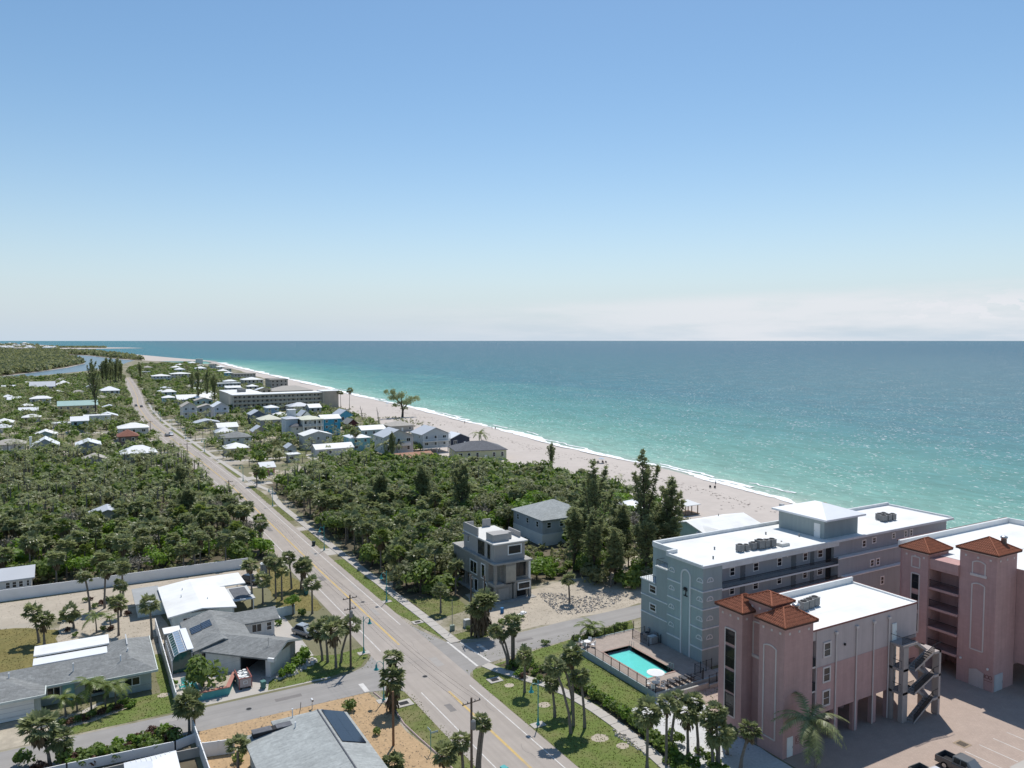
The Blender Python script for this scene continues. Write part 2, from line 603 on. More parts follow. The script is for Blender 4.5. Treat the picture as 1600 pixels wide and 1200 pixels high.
# ---- land
GA = ground_at
lag_edge = [GA(212, 562.5), GA(200, 566), GA(186, 571), GA(165, 575.5), GA(138, 579), GA(100, 583), GA(50, 588), GA(0, 592.5)]
land_pts = [(-900, -600), (shore(-600) - 17, -600)]
for y in (-300, 0, 60, 100, 140, 180, 220, 260, 300, 360, 420, 500, 600, 700, 800, 900, 1000, 1100, 1250, 1400, 1600):
 land_pts.append((shore(y) - 17 - 2.2 * max(0, (y - 1000) / 400), y))
land_pts += [(p[0], p[1]) for p in lag_edge] + [(-600, 900), (-900, 850)]
struct(MB().prism(land_pts, -3.0, 0.0).build('land', M['land']))

# ---- beach: one sheet from the dune line down under the water
m = MB()
ys = [-600, -300, -100, 0, 40] + [60 + 8 * k for k in range(0, 70)] + [630 + 40 * k for k in range(0, 32)]
prof = [(-62, 0.05), (-40, 0.10), (-24, 0.14), (-17, 0.10), (-12, -0.15), (-6, -0.55), (0, -1.0), (7, -1.45), (16, -2.2)]
rb = random.Random(5)
VEG = [(150, -600), (140, 60), (141, 156), (150, 190), (148, 232), (138, 262), (128, 285), (134, 320), (150, 360), (154, 427), (163, 518), (172, 640), (184, 745), (200, 900), (215, 1100), (238, 1400), (262, 1850)]
rows = []
for y in ys:
 s = shore(y)
 veg = interp(VEG, y) - s + rb.uniform(-1.5, 1.5)
 row = []
 for i, (dx, z) in enumerate(prof):
  if i == 0:
   dx = min(veg, -20)
  elif i < 3:
   dx = min(-17.5 - (2 - i), max(dx, min(veg, -20) * (1 - 0.3 * i) + (-17) * 0.3 * i))
  row.append((s + dx + (rb.uniform(-0.5, 0.5) if i < 5 else 0), y, z + (rb.uniform(-0.04, 0.05) if 0 < i < 4 else 0)))
 rows.append(row)
nb = len(prof)
for r_ in rows:
 m.v += r_
for i in range(len(rows) - 1):
 for k in range(nb - 1):
  a = i * nb + k
  m.f.append((a, a + 1, a + nb + 1, a + nb))
struct(m.build('beach', M['sand'], smooth=True))

# ---- mangrove flats, sand spit and far island across the inlet
far_pts = [GA(x, y, -0.6) for x, y in [(-90, 596), (0, 588.5), (60, 581), (105, 574.5), (133, 568), (128, 563.5), (104, 559.5), (107, 554.5), (140, 556), (186, 561.5), (208, 563), (240, 564.5), (300, 564.5),
                                       (340, 564.5), (275, 559.5), (225, 555), (175, 550.5), (140, 548), (60, 549), (0, 549.6), (-90, 550)]]
struct(MB().prism(far_pts, -3.0, -0.5).build('sand_spit', M['sand']))
wood_pts = [GA(x, y, -0.3) for x, y in [(-90, 594), (0, 587.5), (60, 580.3), (104, 573.5), (130, 568), (124, 563.8), (101, 559.5), (104, 554), (140, 555.3), (186, 560.5), (222, 563), (222, 561.2), (190, 556.5), (150, 551.8), (100, 550.2), (0, 550.8), (-90, 551)]]
struct(MB().prism(wood_pts, -1.5, 0.1).build('mangrove_ground', M['litter']))
isl = [GA(x, y, -0.6) for x, y in [(-120, 547.6), (0, 546.6), (85, 546.0), (140, 545.2), (226, 544.0), (200, 543.2), (130, 542.6), (100, 541), (60, 538.8), (0, 537.2), (-120, 536.5)]]
struct(MB().prism(isl, -3.0, 0.0).build('far_island_ground', M['sand']))


# ---- sea
def sea_mat(name, lagoon=False):
 m = bpy.data.materials.new(name)
 m.use_nodes = True
 nt = m.node_tree
 N, Lk = nt.nodes, nt.links
 b = N['Principled BSDF']
 geo = N.new('ShaderNodeNewGeometry')
 sep = N.new('ShaderNodeSeparateXYZ')
 Lk.new(geo.outputs['Position'], sep.inputs[0])

 def mth(op, a, bb=None, c=None, clamp=False):
  n = N.new('ShaderNodeMath')
  n.operation = op
  n.use_clamp = clamp
  for i, v in enumerate((a, bb, c)):
   if v is None:
    continue
   if isinstance(v, (int, float)):
    n.inputs[i].default_value = v
   else:
    Lk.new(v, n.inputs[i])
  return n.outputs[0]

 def noise(scale, detail=4, stretch=(1, 1, 1), rough=0.55, loc=(0, 0, 0)):
  mp = N.new('ShaderNodeMapping')
  mp.inputs['Scale'].default_value = stretch
  mp.inputs['Rotation'].default_value = (0, 0, R(-18))
  mp.inputs['Location'].default_value = loc
  Lk.new(geo.outputs['Position'], mp.inputs[0])
  n = N.new('ShaderNodeTexNoise')
  n.inputs['Scale'].default_value = scale
  n.inputs['Detail'].default_value = detail
  n.inputs['Roughness'].default_value = rough
  Lk.new(mp.outputs[0], n.inputs['Vector'])
  return n.outputs['Fac']
 if lagoon:
  b.inputs['Base Color'].default_value = (0.13, 0.20, 0.25, 1)
 else:
  off = mth('SUBTRACT', mth('SUBTRACT', sep.outputs[0], 186.0), mth('MULTIPLY', mth('MAXIMUM', mth('SUBTRACT', sep.outputs[1], 100.0), 0.0), 0.05))
  open_ = N.new('ShaderNodeMapRange')
  open_.inputs['From Min'].default_value = 1700
  open_.inputs['From Max'].default_value = 2500
  open_.inputs['To Max'].default_value = 280
  Lk.new(sep.outputs[1], open_.inputs['Value'])
  off = mth('ADD', mth('MAXIMUM', off, 0.0), open_.outputs[0])
  patch = mth('SUBTRACT', noise(0.010, 5, (1.6, 0.5, 1)), 0.5)
  depth = mth('ADD', off, mth('MULTIPLY', patch, mth('MULTIPLY_ADD', mth('MAXIMUM', off, 0.0), 0.9, 35.0)))
  lg = mth('DIVIDE', mth('LOGARITHM', mth('MAXIMUM', depth, 2.0), 2.718), 8.0)
  r = N.new('ShaderNodeValToRGB')
  e = r.color_ramp.elements
  stops = [(0.10, (0.38, 0.44, 0.37)), (0.36, (0.215, 0.405, 0.335)), (0.50, (0.115, 0.305, 0.265)), (0.62, (0.062, 0.225, 0.228)),
                 (0.70, (0.042, 0.165, 0.205)), (0.79, (0.050, 0.155, 0.195)), (1.0, (0.055, 0.138, 0.190))]  # deepest stop lightened: far haze put into the water colour
  e[0].position, e[0].color = stops[0][0], stops[0][1] + (1,)
  e[1].position, e[1].color = stops[-1][0], stops[-1][1] + (1,)
  for p, c in stops[1:-1]:
   k = e.new(p)
   k.color = c + (1,)
  Lk.new(lg, r.inputs[0])
  # sun sparkle painted into the water colour as white flecks, along with whitecaps
  glint_crest = noise(0.8, 3, (1.2, 0.5, 1), 0.55)
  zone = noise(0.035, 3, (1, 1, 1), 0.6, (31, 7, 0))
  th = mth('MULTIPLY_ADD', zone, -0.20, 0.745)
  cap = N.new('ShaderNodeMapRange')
  Lk.new(mth('SUBTRACT', glint_crest, th), cap.inputs['Value'])
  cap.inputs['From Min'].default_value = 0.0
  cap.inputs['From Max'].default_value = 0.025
  # swell and turbidity put into the colour as lighter and darker patches
  v1 = mth('MULTIPLY_ADD', noise(0.045, 4, (1.2, 0.45, 1), 0.65, (9, 3, 0)), 0.55, 0.72)
  v2 = mth('MULTIPLY_ADD', noise(0.28, 3, (1.3, 0.5, 1), 0.6, (3, 8, 0)), 0.9, 0.55)
  vs = N.new('ShaderNodeMix')
  vs.data_type = 'RGBA'
  vs.blend_type = 'MULTIPLY'
  vs.inputs['Factor'].default_value = 1.0
  Lk.new(r.outputs[0], vs.inputs[6])
  cbv = N.new('ShaderNodeCombineColor')
  vv = mth('MULTIPLY', v1, v2)
  for i_ in range(3):
   Lk.new(vv, cbv.inputs[i_])
  Lk.new(cbv.outputs[0], vs.inputs[7])
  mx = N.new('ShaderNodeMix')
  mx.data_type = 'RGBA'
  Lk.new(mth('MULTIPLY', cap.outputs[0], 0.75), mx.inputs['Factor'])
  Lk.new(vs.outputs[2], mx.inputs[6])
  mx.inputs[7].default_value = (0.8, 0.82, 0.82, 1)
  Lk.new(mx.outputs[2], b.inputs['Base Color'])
 b.inputs['Roughness'].default_value = 0.2 if not lagoon else 0.3
 b.inputs['IOR'].default_value = 1.33
 b.inputs['Specular IOR Level'].default_value = 0.24
 # swell, chop and ripples
 n1 = noise(0.12, 3, (1.5, 0.4, 1))
 n2 = noise(0.5, 4, (1.4, 0.6, 1), 0.6)
 n3 = noise(1.9, 3, (1, 0.8, 1), 0.6)
 h = mth('ADD', mth('MULTIPLY', n1, 0.9), mth('ADD', mth('MULTIPLY', n2, 0.85), mth('MULTIPLY', n3, 0.30)))
 bp = N.new('ShaderNodeBump')
 bp.inputs['Strength'].default_value = 1.0
 bp.inputs['Distance'].default_value = 1.15 if not lagoon else 0.3
 Lk.new(h, bp.inputs['Height'])
 # the diffuse water body under a rough wave skin: a wind-roughened sea never turns into a mirror at grazing angles
 Lk.new(bp.outputs[0], b.inputs['Normal'])
 b.inputs['Specular IOR Level'].default_value = 0.0
 b.inputs['Roughness'].default_value = 1.0
 gl = N.new('ShaderNodeBsdfGlossy')
 gl.inputs['Roughness'].default_value = 0.22
 Lk.new(bp.outputs[0], gl.inputs['Normal'])
 fr = N.new('ShaderNodeFresnel')
 fr.inputs[0].default_value = 1.33
 Lk.new(bp.outputs[0], fr.inputs['Normal'])
 mxs = N.new('ShaderNodeMixShader')
 Lk.new(mth('MINIMUM', fr.outputs[0], 0.17 if not lagoon else 0.4), mxs.inputs[0])
 Lk.new(b.outputs[0], mxs.inputs[1])
 Lk.new(gl.outputs[0], mxs.inputs[2])
 Lk.new(mxs.outputs[0], N['Material Output'].inputs['Surface'])
 return m


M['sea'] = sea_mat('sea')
M['lagoon'] = sea_mat('lagoon', True)
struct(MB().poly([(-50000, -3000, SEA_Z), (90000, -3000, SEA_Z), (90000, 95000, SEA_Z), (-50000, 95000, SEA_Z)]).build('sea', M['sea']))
lag = [GA(x, y, -0.9) for x, y in [(-300, 600), (0, 600), (190, 586), (246, 571), (250, 564.2), (180, 556), (100, 552), (0, 552), (-300, 552)]]
struct(MB().poly([(p[0], p[1], -0.93) for p in lag]).build('lagoon', M['lagoon']))

# ---- surf: lines of foam washed up the sand
M['foam'] = mat('foam', (0.84, 0.85, 0.85), 0.7, 0.05, 0.6, bump=0.4, bscale=2)


def surf_line(x_off, wid, seed, y0, y1, gap=0.0, step=2.2):
 rnd = random.Random(seed)
 m = MB()
 y = y0
 ph = [rnd.uniform(0, 6.28) for _ in range(6)]
 while y < y1:
  st = step * (1 + max(0, y - 200) / 260)
  w = wid * (0.55 + 0.45 * math.sin(y / 17 + ph[0]) * math.sin(y / 41 + ph[1]) + 0.35 * rnd.random()) * (1 + max(0, y - 250) / 500)
  c = x_off + 1.4 * math.sin(y / 23 + ph[2]) + 0.9 * math.sin(y / 9 + ph[3]) + 0.6 * math.sin(y / 3.7 + ph[0]) + rnd.uniform(-0.7, 0.7)
  if gap and math.sin(y / 13 + ph[4]) + 0.8 * math.sin(y / 31 + ph[5]) < gap:
   w = -1
  s = shore(y)
  z = SEA_Z + 0.07 + 0.02 * seed
  if w > 0.05:
   for dx, dw in ((s + c - w / 2, 0), (s + c, 1), (s + c + w / 2, 2)):
    m.v.append((dx, y, z + (0.10 if dw == 1 else 0.0)))
   m.v[-3] = (m.v[-3][0], y, max(z, SEA_Z + 0.05 - 0.14 * (c - w / 2)))
  else:
   m.v += [(s + c, y, z - 0.3)] * 3
  y += st
 n = len(m.v) // 3
 for i in range(n - 1):
  if m.v[3 * i][0] == m.v[3 * i + 2][0] or m.v[3 * i + 3][0] == m.v[3 * i + 5][0]:
   continue
  for k in (0, 1):
   a = 3 * i + k
   m.f.append((a, a + 1, a + 4, a + 3))
 return m


sf = MB()
for args in ((0.6, 5.2, 1, 40, 1800, 0.0), (3.6, 2.4, 2, 40, 1500, -0.5), (6.6, 1.5, 3, 60, 1200, 0.8), (10.5, 1.0, 4, 90, 900, 1.35)):
 q = surf_line(*args)
 o_ = len(sf.v)
 sf.v += q.v
 sf.f += [tuple(i + o_ for i in f) for f in q.f]
tag(sf.build('surf', M['foam'], smooth=True), 'white foam of small waves breaking along the beach', 'surf', kind='stuff')

# ---- wrack line and driftwood specks on the sand
wr = MB()
rw = random.Random(8)
for k in range(900):
 y = 90 + 420 * rw.random() ** 1.5
 x = shore(y) - 12 - abs(rw.gauss(0, 5)) - (4 if rw.random() < 0.5 else 0)
 a = rw.uniform(0, 3.14)
 l_ = rw.uniform(0.15, 0.7)
 dx, dy = math.cos(a) * l_, math.sin(a) * l_
 z = 0.19 if x < shore(y) - 16.5 else 0.13 - 0.065 * (x - shore(y) + 17)
 wr.poly([(x - dx, y - dy, z), (x + dy * .3, y - dx * .3, z + .05), (x + dx, y + dy, z), (x - dy * .3, y + dx * .3, z + .07)])
tag(wr.build('seaweed', mat('seaweed', (0.11, 0.08, 0.06), 0.9, 0.3, 2)), 'scattered seaweed and driftwood on the pale sand', 'seaweed', kind='stuff')

# ---- woods floor, lots and lawns
sheet('woods_floor', wobble([(-70, 168.2), (31, 167), (37.2, 172), (37.4, 330), (10, 372), (-40, 400), (-90, 400)], 1.5, 6, 2), 0.004, 'litter')
sheet('woods_floor', wobble([(52.6, 122), (64, 129), (90, 126), (120, 138), (141, 160), (148, 195), (146, 232), (126, 262), (95, 300), (54, 262)], 1.2, 5, 3), 0.004, 'litter')
sheet('ground_lot', wobble([(-4, 131.5), (12.5, 131.5), (12.5, 134), (12, 151), (-3, 152)], 0.3, 3, 4), 0.008, 'pale_sand')
sheet('dry_lawn', wobble([(-40, 128), (-4.2, 128), (-3.6, 146), (-10, 150.5), (-40, 151)], 0.35, 2, 5), 0.008, 'dry_grass')
rect('sand_drive', -45, 34, 152.2, 166.0, 0.006, 'pale_sand')
sheet('lawn', wobble([(-40, 124.5), (-6.5, 124.5), (-6.5, 127.4), (-40, 127.6)], 0.2, 3, 6), 0.012, 'lawn')
sheet('front_lawn', wobble([(-3.9, 105.7), (10.2, 105.7), (10.2, 127), (8.9, 127), (8.9, 112.5), (1.2, 112.6), (-3.4, 111.3)], 0.08, 2, 7), 0.012, 'lush_lawn')
rect('driveway', -30, -4.0, 105.7, 113.2, 0.010, 'drive')
sheet('garden_path', [(-4.0, 110.6), (-3.2, 110.2), (0.2, 111.3), (2.4, 113.4), (1.6, 113.6), (-0.4, 112.1), (-3.2, 111.4)], 0.016, 'walk')
sheet('garden_bed', wobble([(-3.4, 107.6), (0, 108.0), (3.5, 109.2), (5.4, 110.6), (5.0, 111.5), (3.4, 111.3), (1.0, 109.8), (-3.0, 109.0)], 0.15, 1, 8), 0.016, 'pale_sand')
rect('yard_paving', 10.8, 30.5, 105.7, 134.0, 0.006, 'walk')
sheet('side_yard', wobble([(10.8, 118), (13.8, 118), (13.8, 131), (10.8, 131)], 0.05), 0.010, 'drive')
sheet('corner_lawn', wobble([(21.8, 106.0), (31.5, 106.2), (35.5, 107.4), (37.5, 110.0), (38.0, 114.0), (33.5, 113.2), (28, 115.5), (26, 112), (22.5, 108.6)], 0.1, 1.5, 9), 0.012, 'lush_lawn')
sheet('verge', wobble([(30.5, 137), (36.3, 133.5), (37.6, 135), (37.5, 165), (32, 165), (31, 146)], 0.4, 2, 10), 0.010, 'dry_grass')
sheet('mulch_yard', wobble([(11.6, 99.0), (33.6, 98.6), (34.4, 93), (34.2, 86), (35.4, 78), (35.6, 40), (11.6, 40)], 0.07, 2, 11), 0.010, 'mulch')
sheet('verge', wobble([(35.2, 98.0), (37.9, 97.4), (38.5, 94.5), (38.6, 40), (35.8, 40), (35.4, 78), (34.5, 86), (34.7, 93)], 0.12, 1.5, 12), 0.012, 'lawn')
sheet('back_yard', wobble([(-40, 97.6), (11, 98.4), (11, 60), (-40, 60)], 0.3, 3, 13), 0.005, 'litter')
sheet('verge', wobble([(48.1, 125.4), (49.3, 117), (50.5, 110.2), (50.7, 118), (50.4, 135), (50.2, 163), (48.1, 163)], 0.12, 1.5, 14), 0.012, 'lush_lawn')
sheet('verge', wobble([(52.4, 109.3), (55.2, 108.2), (60, 108.4), (60, 112.5), (52.6, 111.6)], 0.1, 1.5, 15), 0.012, 'lawn')
sheet('verge', wobble([(52.4, 119), (60, 121), (61, 129), (52.6, 131)], 0.2, 1.5, 45), 0.011, 'lawn')
sheet('verge', wobble([(48.1, 95.5), (49.2, 97.9), (51.0, 98.2), (53.4, 92.4), (56.2, 86), (57.1, 78), (57, 68), (54, 52), (48.1, 40)], 0.1, 1.5, 16), 0.012, 'lush_lawn')
sheet('lawn_strip', wobble([(52.6, 98.0), (60, 99.4), (75, 101.2), (82, 102.5), (79, 97.6), (66, 93.6), (66.2, 77), (60, 72), (58.6, 79), (57.8, 87), (55.2, 92.6)], 0.12, 2, 17), 0.008, 'lush_lawn')
sheet('bed', wobble([(53.0, 97.6), (58.0, 98.6), (58.6, 94), (57.4, 88.6), (55.4, 92.6)], 0.2, 1, 18), 0.014, 'litter')
sheet('bed', wobble([(58.3, 87), (60.4, 87), (61.0, 79), (60.4, 70), (57.6, 58), (56, 50), (57.6, 70), (58.6, 79)], 0.2, 1.2, 19), 0.014, 'litter')
sheet('house_lot', wobble([(59.0, 107.6), (84, 107.7), (92, 112), (91, 121), (82, 126), (72, 124), (63, 128.5), (60.5, 118)], 0.6, 2, 20), 0.007, 'pale_sand')
sheet('gravel_yard', wobble([(61, 77.2), (79, 77.8), (78, 70), (69, 66), (69, 40), (58, 40), (58.6, 58), (61, 70)], 0.15, 2, 21), 0.010, 'white_gravel')
sheet('parking', [(69.2, 58.4), (69.2, 20), (150, 20), (150, 72), (94, 78), (74, 78.5), (69.2, 70)], 0.012, 'paver')
rect('back_lot', 79, 150, 66, 80.8, 0.009, 'concrete')
sheet('sand_lot', wobble([(84, 107.6), (122, 107), (142, 112), (141, 150), (112, 136), (92, 124)], 1.0, 4, 22), 0.006, 'pale_sand')

# ---- streets
ROAD = [(43.3, -300), (43.3, 40), (43.3, 80), (43.3, 120), (43.3, 160), (43.5, 200), (43.8, 235), (44.0, 270), (42.5, 330), (40.4, 400), (38.4, 470), (37.8, 520), (38.6, 580), (40.6, 640), (45.2, 718), (50.5, 850), (55.5, 1000), (58.6, 1110)]


def strip(pts, wl_, wr_, z, name, m, thick=0.0):
 b = MB()
 for i, p in enumerate(pts):
  a, c = Vector(pts[max(0, i - 1)]), Vector(pts[min(len(pts) - 1, i + 1)])
  d = (c - a).normalized()
  n = Vector((d.y, -d.x))
  for w in (wl_, wr_):
   b.v.append((p[0] + n.x * w, p[1] + n.y * w, z))
 for i in range(len(pts) - 1):
  b.f.append((2 * i, 2 * i + 1, 2 * i + 3, 2 * i + 2))
 if thick:
  k = len(b.v)
  b.v += [(x, y, zz - thick) for x, y, zz in b.v]
  for i in range(len(pts) - 1):
   b.f.append((2 * i + k, 2 * i, 2 * i + 2, 2 * i + 2 + k))
   b.f.append((2 * i + 1, 2 * i + 1 + k, 2 * i + 3 + k, 2 * i + 3))
 return struct(b.build(name, M[m]))


strip(ROAD, -5.3, 4.7, 0.020, 'road', 'asphalt')
strip([(x, y) for x, y in ROAD if y >= 118], 3.25, 3.4, 0.026, 'edge_line', 'line_white')
strip([(43.3, 112), (43.3, 120)] + [(x, y) for x, y in ROAD if y >= 160], -0.17, 0.17, 0.026, 'centre_line', 'line_yellow')
strip([(x, y) for x, y in ROAD if y <= 80] + [(43.3, 93.5)], -0.17, 0.17, 0.026, 'centre_line', 'line_yellow')
strip([(43.3, -300), (43.3, 93.8)], 3.25, 3.4, 0.026, 'edge_line', 'line_white')
strip([(43.3, 111), (43.3, 120)] + [(x, y) for x, y in ROAD if y >= 160], -3.5, -3.35, 0.026, 'edge_line', 'line_white')
strip([(43.3, -300), (43.3, 95)], -3.5, -3.35, 0.026, 'edge_line', 'line_white')
sheet('side_street', [(-60, 99.1), (33.5, 98.7), (35.4, 98.3), (37.6, 97.2), (38.4, 95), (38.4, 111), (37.6, 109.4), (35.8, 107.0), (33, 105.6), (28, 105.0), (-60, 105.5)], 0.016, 'street')
sheet('side_street', [(47.6, 95.5), (48.4, 97.2), (50.2, 98.6), (56, 99.5), (66.5, 100.4), (75, 102), (90, 103.0), (112, 103.5), (112, 108), (90, 107.8), (70, 107.5), (56, 106.6), (52.5, 107.6), (50.2, 109.6), (48.6, 116), (47.6, 122)], 0.016, 'street')
rect('stop_bar', 33.2, 33.9, 98.9, 101.7, 0.030, 'line_white')
sheet('stop_bar', [(53.9, 103.1), (54.5, 103.1), (54.5, 106.0), (53.9, 106.0)], 0.030, 'line_white')
sheet('crosswalk_line', [(50.25, 98.8), (50.6, 98.7), (50.6, 109.3), (50.25, 109.4)], 0.030, 'line_white')
sheet('crosswalk_line', [(52.6, 99.2), (52.95, 99.2), (52.35, 108.2), (52.0, 108.2)], 0.030, 'line_white')

# ---- pavements (real slabs with their joints)
WALK_N = [(51.4, 108.4), (51.4, 112), (51.5, 120), (51.3, 135), (51.2, 152), (51.0, 170), (51.0, 205), (51.0, 226), (51.8, 236), (53.0, 244), (53.2, 250), (52.0, 258), (51.0, 268), (50.6, 285), (49.0, 330), (47.3, 400), (45.5, 470), (45.0, 520), (46.0, 580), (48.0, 640), (53, 718), (58, 850)]
WALK_S = [(51.6, 98.7), (52.4, 96), (54.2, 92.2), (56.0, 88.4), (57.0, 85), (57.6, 80), (57.6, 74), (57.2, 68), (56.4, 62), (54.6, 52), (52, 40)]


def slabs(path, w, step, until):
 """slab objects up to `until` pieces, one strip beyond"""
 pts = [Vector(p) for p in path]
 acc = []
 for a, b in zip(pts, pts[1:]):
  k = max(1, int((b - a).length / 0.5))
  for j in range(k):
   acc.append(a.lerp(b, j / k))
 out, last = [acc[0]], acc[0]
 for p in acc:
  if (p - last).length >= step:
   out.append(p)
   last = p
 root = struct(strip(path, -w / 2 + 0.03, w / 2 - 0.03, 0.075, 'pavement', 'walk', 0.09))
 for i in range(min(until, len(out) - 1)):
  a, b = out[i], out[i + 1]
  d = (b - a).normalized()
  n = Vector((d.y, -d.x)) * w / 2
  a2, b2 = a + d * 0.04, b - d * 0.04
  q = MB().prism([(a2 + n).to_tuple(), (b2 + n).to_tuple(), (b2 - n).to_tuple(), (a2 - n).to_tuple()], 0.0, 0.10 + 0.008 * ((i * 7) % 3))
  q.build('slab', M['walk'], root)
 return root


slabs(WALK_N, 1.7, 1.9, 70)
slabs(WALK_S, 1.6, 1.9, 34)
for i, (x0, y0, x1, y1) in enumerate([(47.9, 193, 51.0, 196.5), (47.9, 167.5, 51.2, 173), (47.9, 262, 57, 268), (47.6, 273, 58, 279), (46.5, 330, 60, 334), (44.5, 398, 58, 402), (43.6, 452, 60, 456), (44, 500, 60, 505)]):
 rect('drive_apron', x0, x1, y0, y1, 0.018, 'walk')
for i, (x, y, w_, l_) in enumerate([(48.2, 205, 2.0, 20), (48.2, 228, 2.1, 24), (48.2, 280, 1.6, 45), (46.0, 336, 2.2, 58), (43.6, 404, 2.2, 44), (42.7, 460, 2.0, 36), (48.1, 174, 2.2, 18), (48.1, 252, 2.0, 9)]):
 sheet('verge', wobble([(x, y), (x + w_, y), (x + w_, y + l_), (x, y + l_)], 0.2, 3, 30 + i), 0.014, 'lawn')
# low kerb round the mulch bed
kb = MB()
for a, b in zip([(34.2, 98.2), (34.6, 95), (34.9, 92), (34.6, 88), (34.9, 84), (35.5, 78)], [(34.6, 95), (34.9, 92), (34.6, 88), (34.9, 84), (35.5, 78), (35.7, 70)]):
 kb.tube([(a[0], a[1], 0.06), (b[0], b[1], 0.06)], 0.11, 5)
struct(kb.build('kerb', paint(0.46, 0.36, 0.33)))
rect('car_park_kerb', 90.2, 130, 40, 45.2, 0.019, 'walk')
# parking bay lines
for k in range(4):
 x = 89.2 + 2.95 * k
 sheet('bay_line', [(x, 45.3), (x + 0.12, 45.3), (x + 0.12, 49.6), (x, 49.6)], 0.018, 'line_white')

# ================================================================== BUILDINGS
class Bld:
 """a building: an Empty at its near corner, parts given in world metres (or local ones when turned)"""

 def __init__(self, name, label, cat, ox, oy, rz=0.0, group=None, local=False, oz=0.0):
  self.root = thing(name, label, cat, (ox, oy, oz), rz, group)
  self.o = (0, 0) if local else (ox, oy)

 def part(self, name, mb, m, parent=None, label=None, kind=None, smooth=False):
  if self.o != (0, 0):
   mb.v = [(x - self.o[0], y - self.o[1], z) for x, y, z in mb.v]
  o = mb.build(name, m, parent or self.root, smooth)
  if label:
   o['label'] = label
  if kind:
   o['kind'] = kind
  return o

 def box(self, name, x0, x1, y0, y1, z0, z1, m, **k):
  return self.part(name, MB().box(x0, x1, y0, y1, z0, z1), m, **k)

 def win(self, face, pos, a0, a1, z0, z1, fm=None, fw=0.12, pm=None, mull=1, name='window', d=0.08, arch=False):
  fm = fm or M['white_paint']
  pm = pm or M['pane']
  f, p = MB(), MB()

  def bx(mb, a, b, z, zz, d0, d1):
   if face == 'S':
    mb.box(a, b, pos - d1, pos - d0, z, zz)
   elif face == 'N':
    mb.box(a, b, pos + d0, pos + d1, z, zz)
   elif face == 'W':
    mb.box(pos - d1, pos - d0, a, b, z, zz)
   else:
    mb.box(pos + d0, pos + d1, a, b, z, zz)
  bx(f, a0, a0 + fw, z0, z1, -0.01, d)
  bx(f, a1 - fw, a1, z0, z1, -0.01, d)
  bx(f, a0 + fw, a1 - fw, z0, z0 + fw, -0.01, d)
  bx(f, a0 + fw, a1 - fw, z1 - fw, z1, -0.01, d)
  zm = (z0 + z1) / 2
  if mull == 1:
   bx(f, a0 + fw, a1 - fw, zm - 0.03, zm + 0.03, 0.0, d * 0.8)
  elif mull > 1:
   for k in range(1, mull):
    c = a0 + (a1 - a0) * k / mull
    bx(f, c - 0.04, c + 0.04, z0 + fw, z1 - fw, 0.0, d * 0.8)
  bx(p, a0 + fw - 0.01, a1 - fw + 0.01, z0 + fw - 0.01, z1 - fw + 0.01, 0.004, 0.03)
  w = self.part(name, f, fm)
  self.part('pane', p, pm, w)
  return w

 def door(self, face, pos, a0, a1, z0, z1, m, hm=None, frame=None):
  d = MB()

  def bx(mb, a, b, z, zz, d0, d1):
   if face == 'S':
    mb.box(a, b, pos - d1, pos - d0, z, zz)
   elif face == 'W':
    mb.box(pos - d1, pos - d0, a, b, z, zz)
   else:
    mb.box(pos + d0, pos + d1, a, b, z, zz)
  bx(d, a0, a1, z0, z1, -0.02, 0.06)
  bx(d, a0 + 0.12, a1 - 0.12, z0 + 0.15, (z0 + z1) / 2 - 0.08, 0.05, 0.08)
  bx(d, a0 + 0.12, a1 - 0.12, (z0 + z1) / 2 + 0.08, z1 - 0.15, 0.05, 0.08)
  o = self.part('door', d, m)
  h = MB()
  bx(h, a1 - 0.14, a1 - 0.08, z0 + 0.95, z0 + 1.15, 0.08, 0.14)
  self.part('handle', h, hm or M['steel'], o)
  return o


def bars(mb, face, pos, outline, w, d=0.06):
 """raised band along an outline on a wall; outline is a list of (along, z)"""
 for (a0, z0), (a1, z1) in zip(outline, outline[1:]):
  n = Vector((-(z1 - z0), a1 - a0)).normalized() * (w / 2)
  q = [(a0 + n.x, z0 + n.y), (a1 + n.x, z1 + n.y), (a1 - n.x, z1 - n.y), (a0 - n.x, z0 - n.y)]
  b = len(mb.v)
  for dd in (0.0, d):
   for a, z in q:
    mb.v.append((a, pos - dd, z) if face == 'S' else (pos - dd, a, z))
  for i in range(4):
   j = (i + 1) % 4
   mb.f.append((b + i, b + j, b + 4 + j, b + 4 + i))
  mb.f.append((b + 4, b + 5, b + 6, b + 7))
 return mb


def arc(c, z, r, a0, a1, n=10, rz=None):
 rz = rz or r
 return [(c + r * math.cos(R(a0 + (a1 - a0) * k / n)), z + rz * math.sin(R(a0 + (a1 - a0) * k / n))) for k in range(n + 1)]


def hip_mesh(x0, x1, y0, y1, z, zr, thick=0.15):
 w, l_ = x1 - x0, y1 - y0
 m = MB()
 if w >= l_:
  h = l_ / 2
  r = [(x0 + h, (y0 + y1) / 2, zr), (x1 - h, (y0 + y1) / 2, zr)]
  if w - l_ < 0.02:
   r = [((x0 + x1) / 2, (y0 + y1) / 2, zr)] * 2
  A, B_, C_, D = (x0, y0, z), (x1, y0, z), (x1, y1, z), (x0, y1, z)
  m.poly([A, B_, r[1], r[0]]).poly([C_, D, r[0], r[1]]).poly([B_, C_, r[1]]).poly([D, A, r[0]])
 else:
  h = w / 2
  r = [((x0 + x1) / 2, y0 + h, zr), ((x0 + x1) / 2, y1 - h, zr)]
  A, B_, C_, D = (x0, y0, z), (x1, y0, z), (x1, y1, z), (x0, y1, z)
  m.poly([B_, C_, r[1], r[0]]).poly([D, A, r[0], r[1]]).poly([A, B_, r[0]]).poly([C_, D, r[1]])
 m.box(x0, x1, y0, y1, z - thick, z - 0.001)
 return m


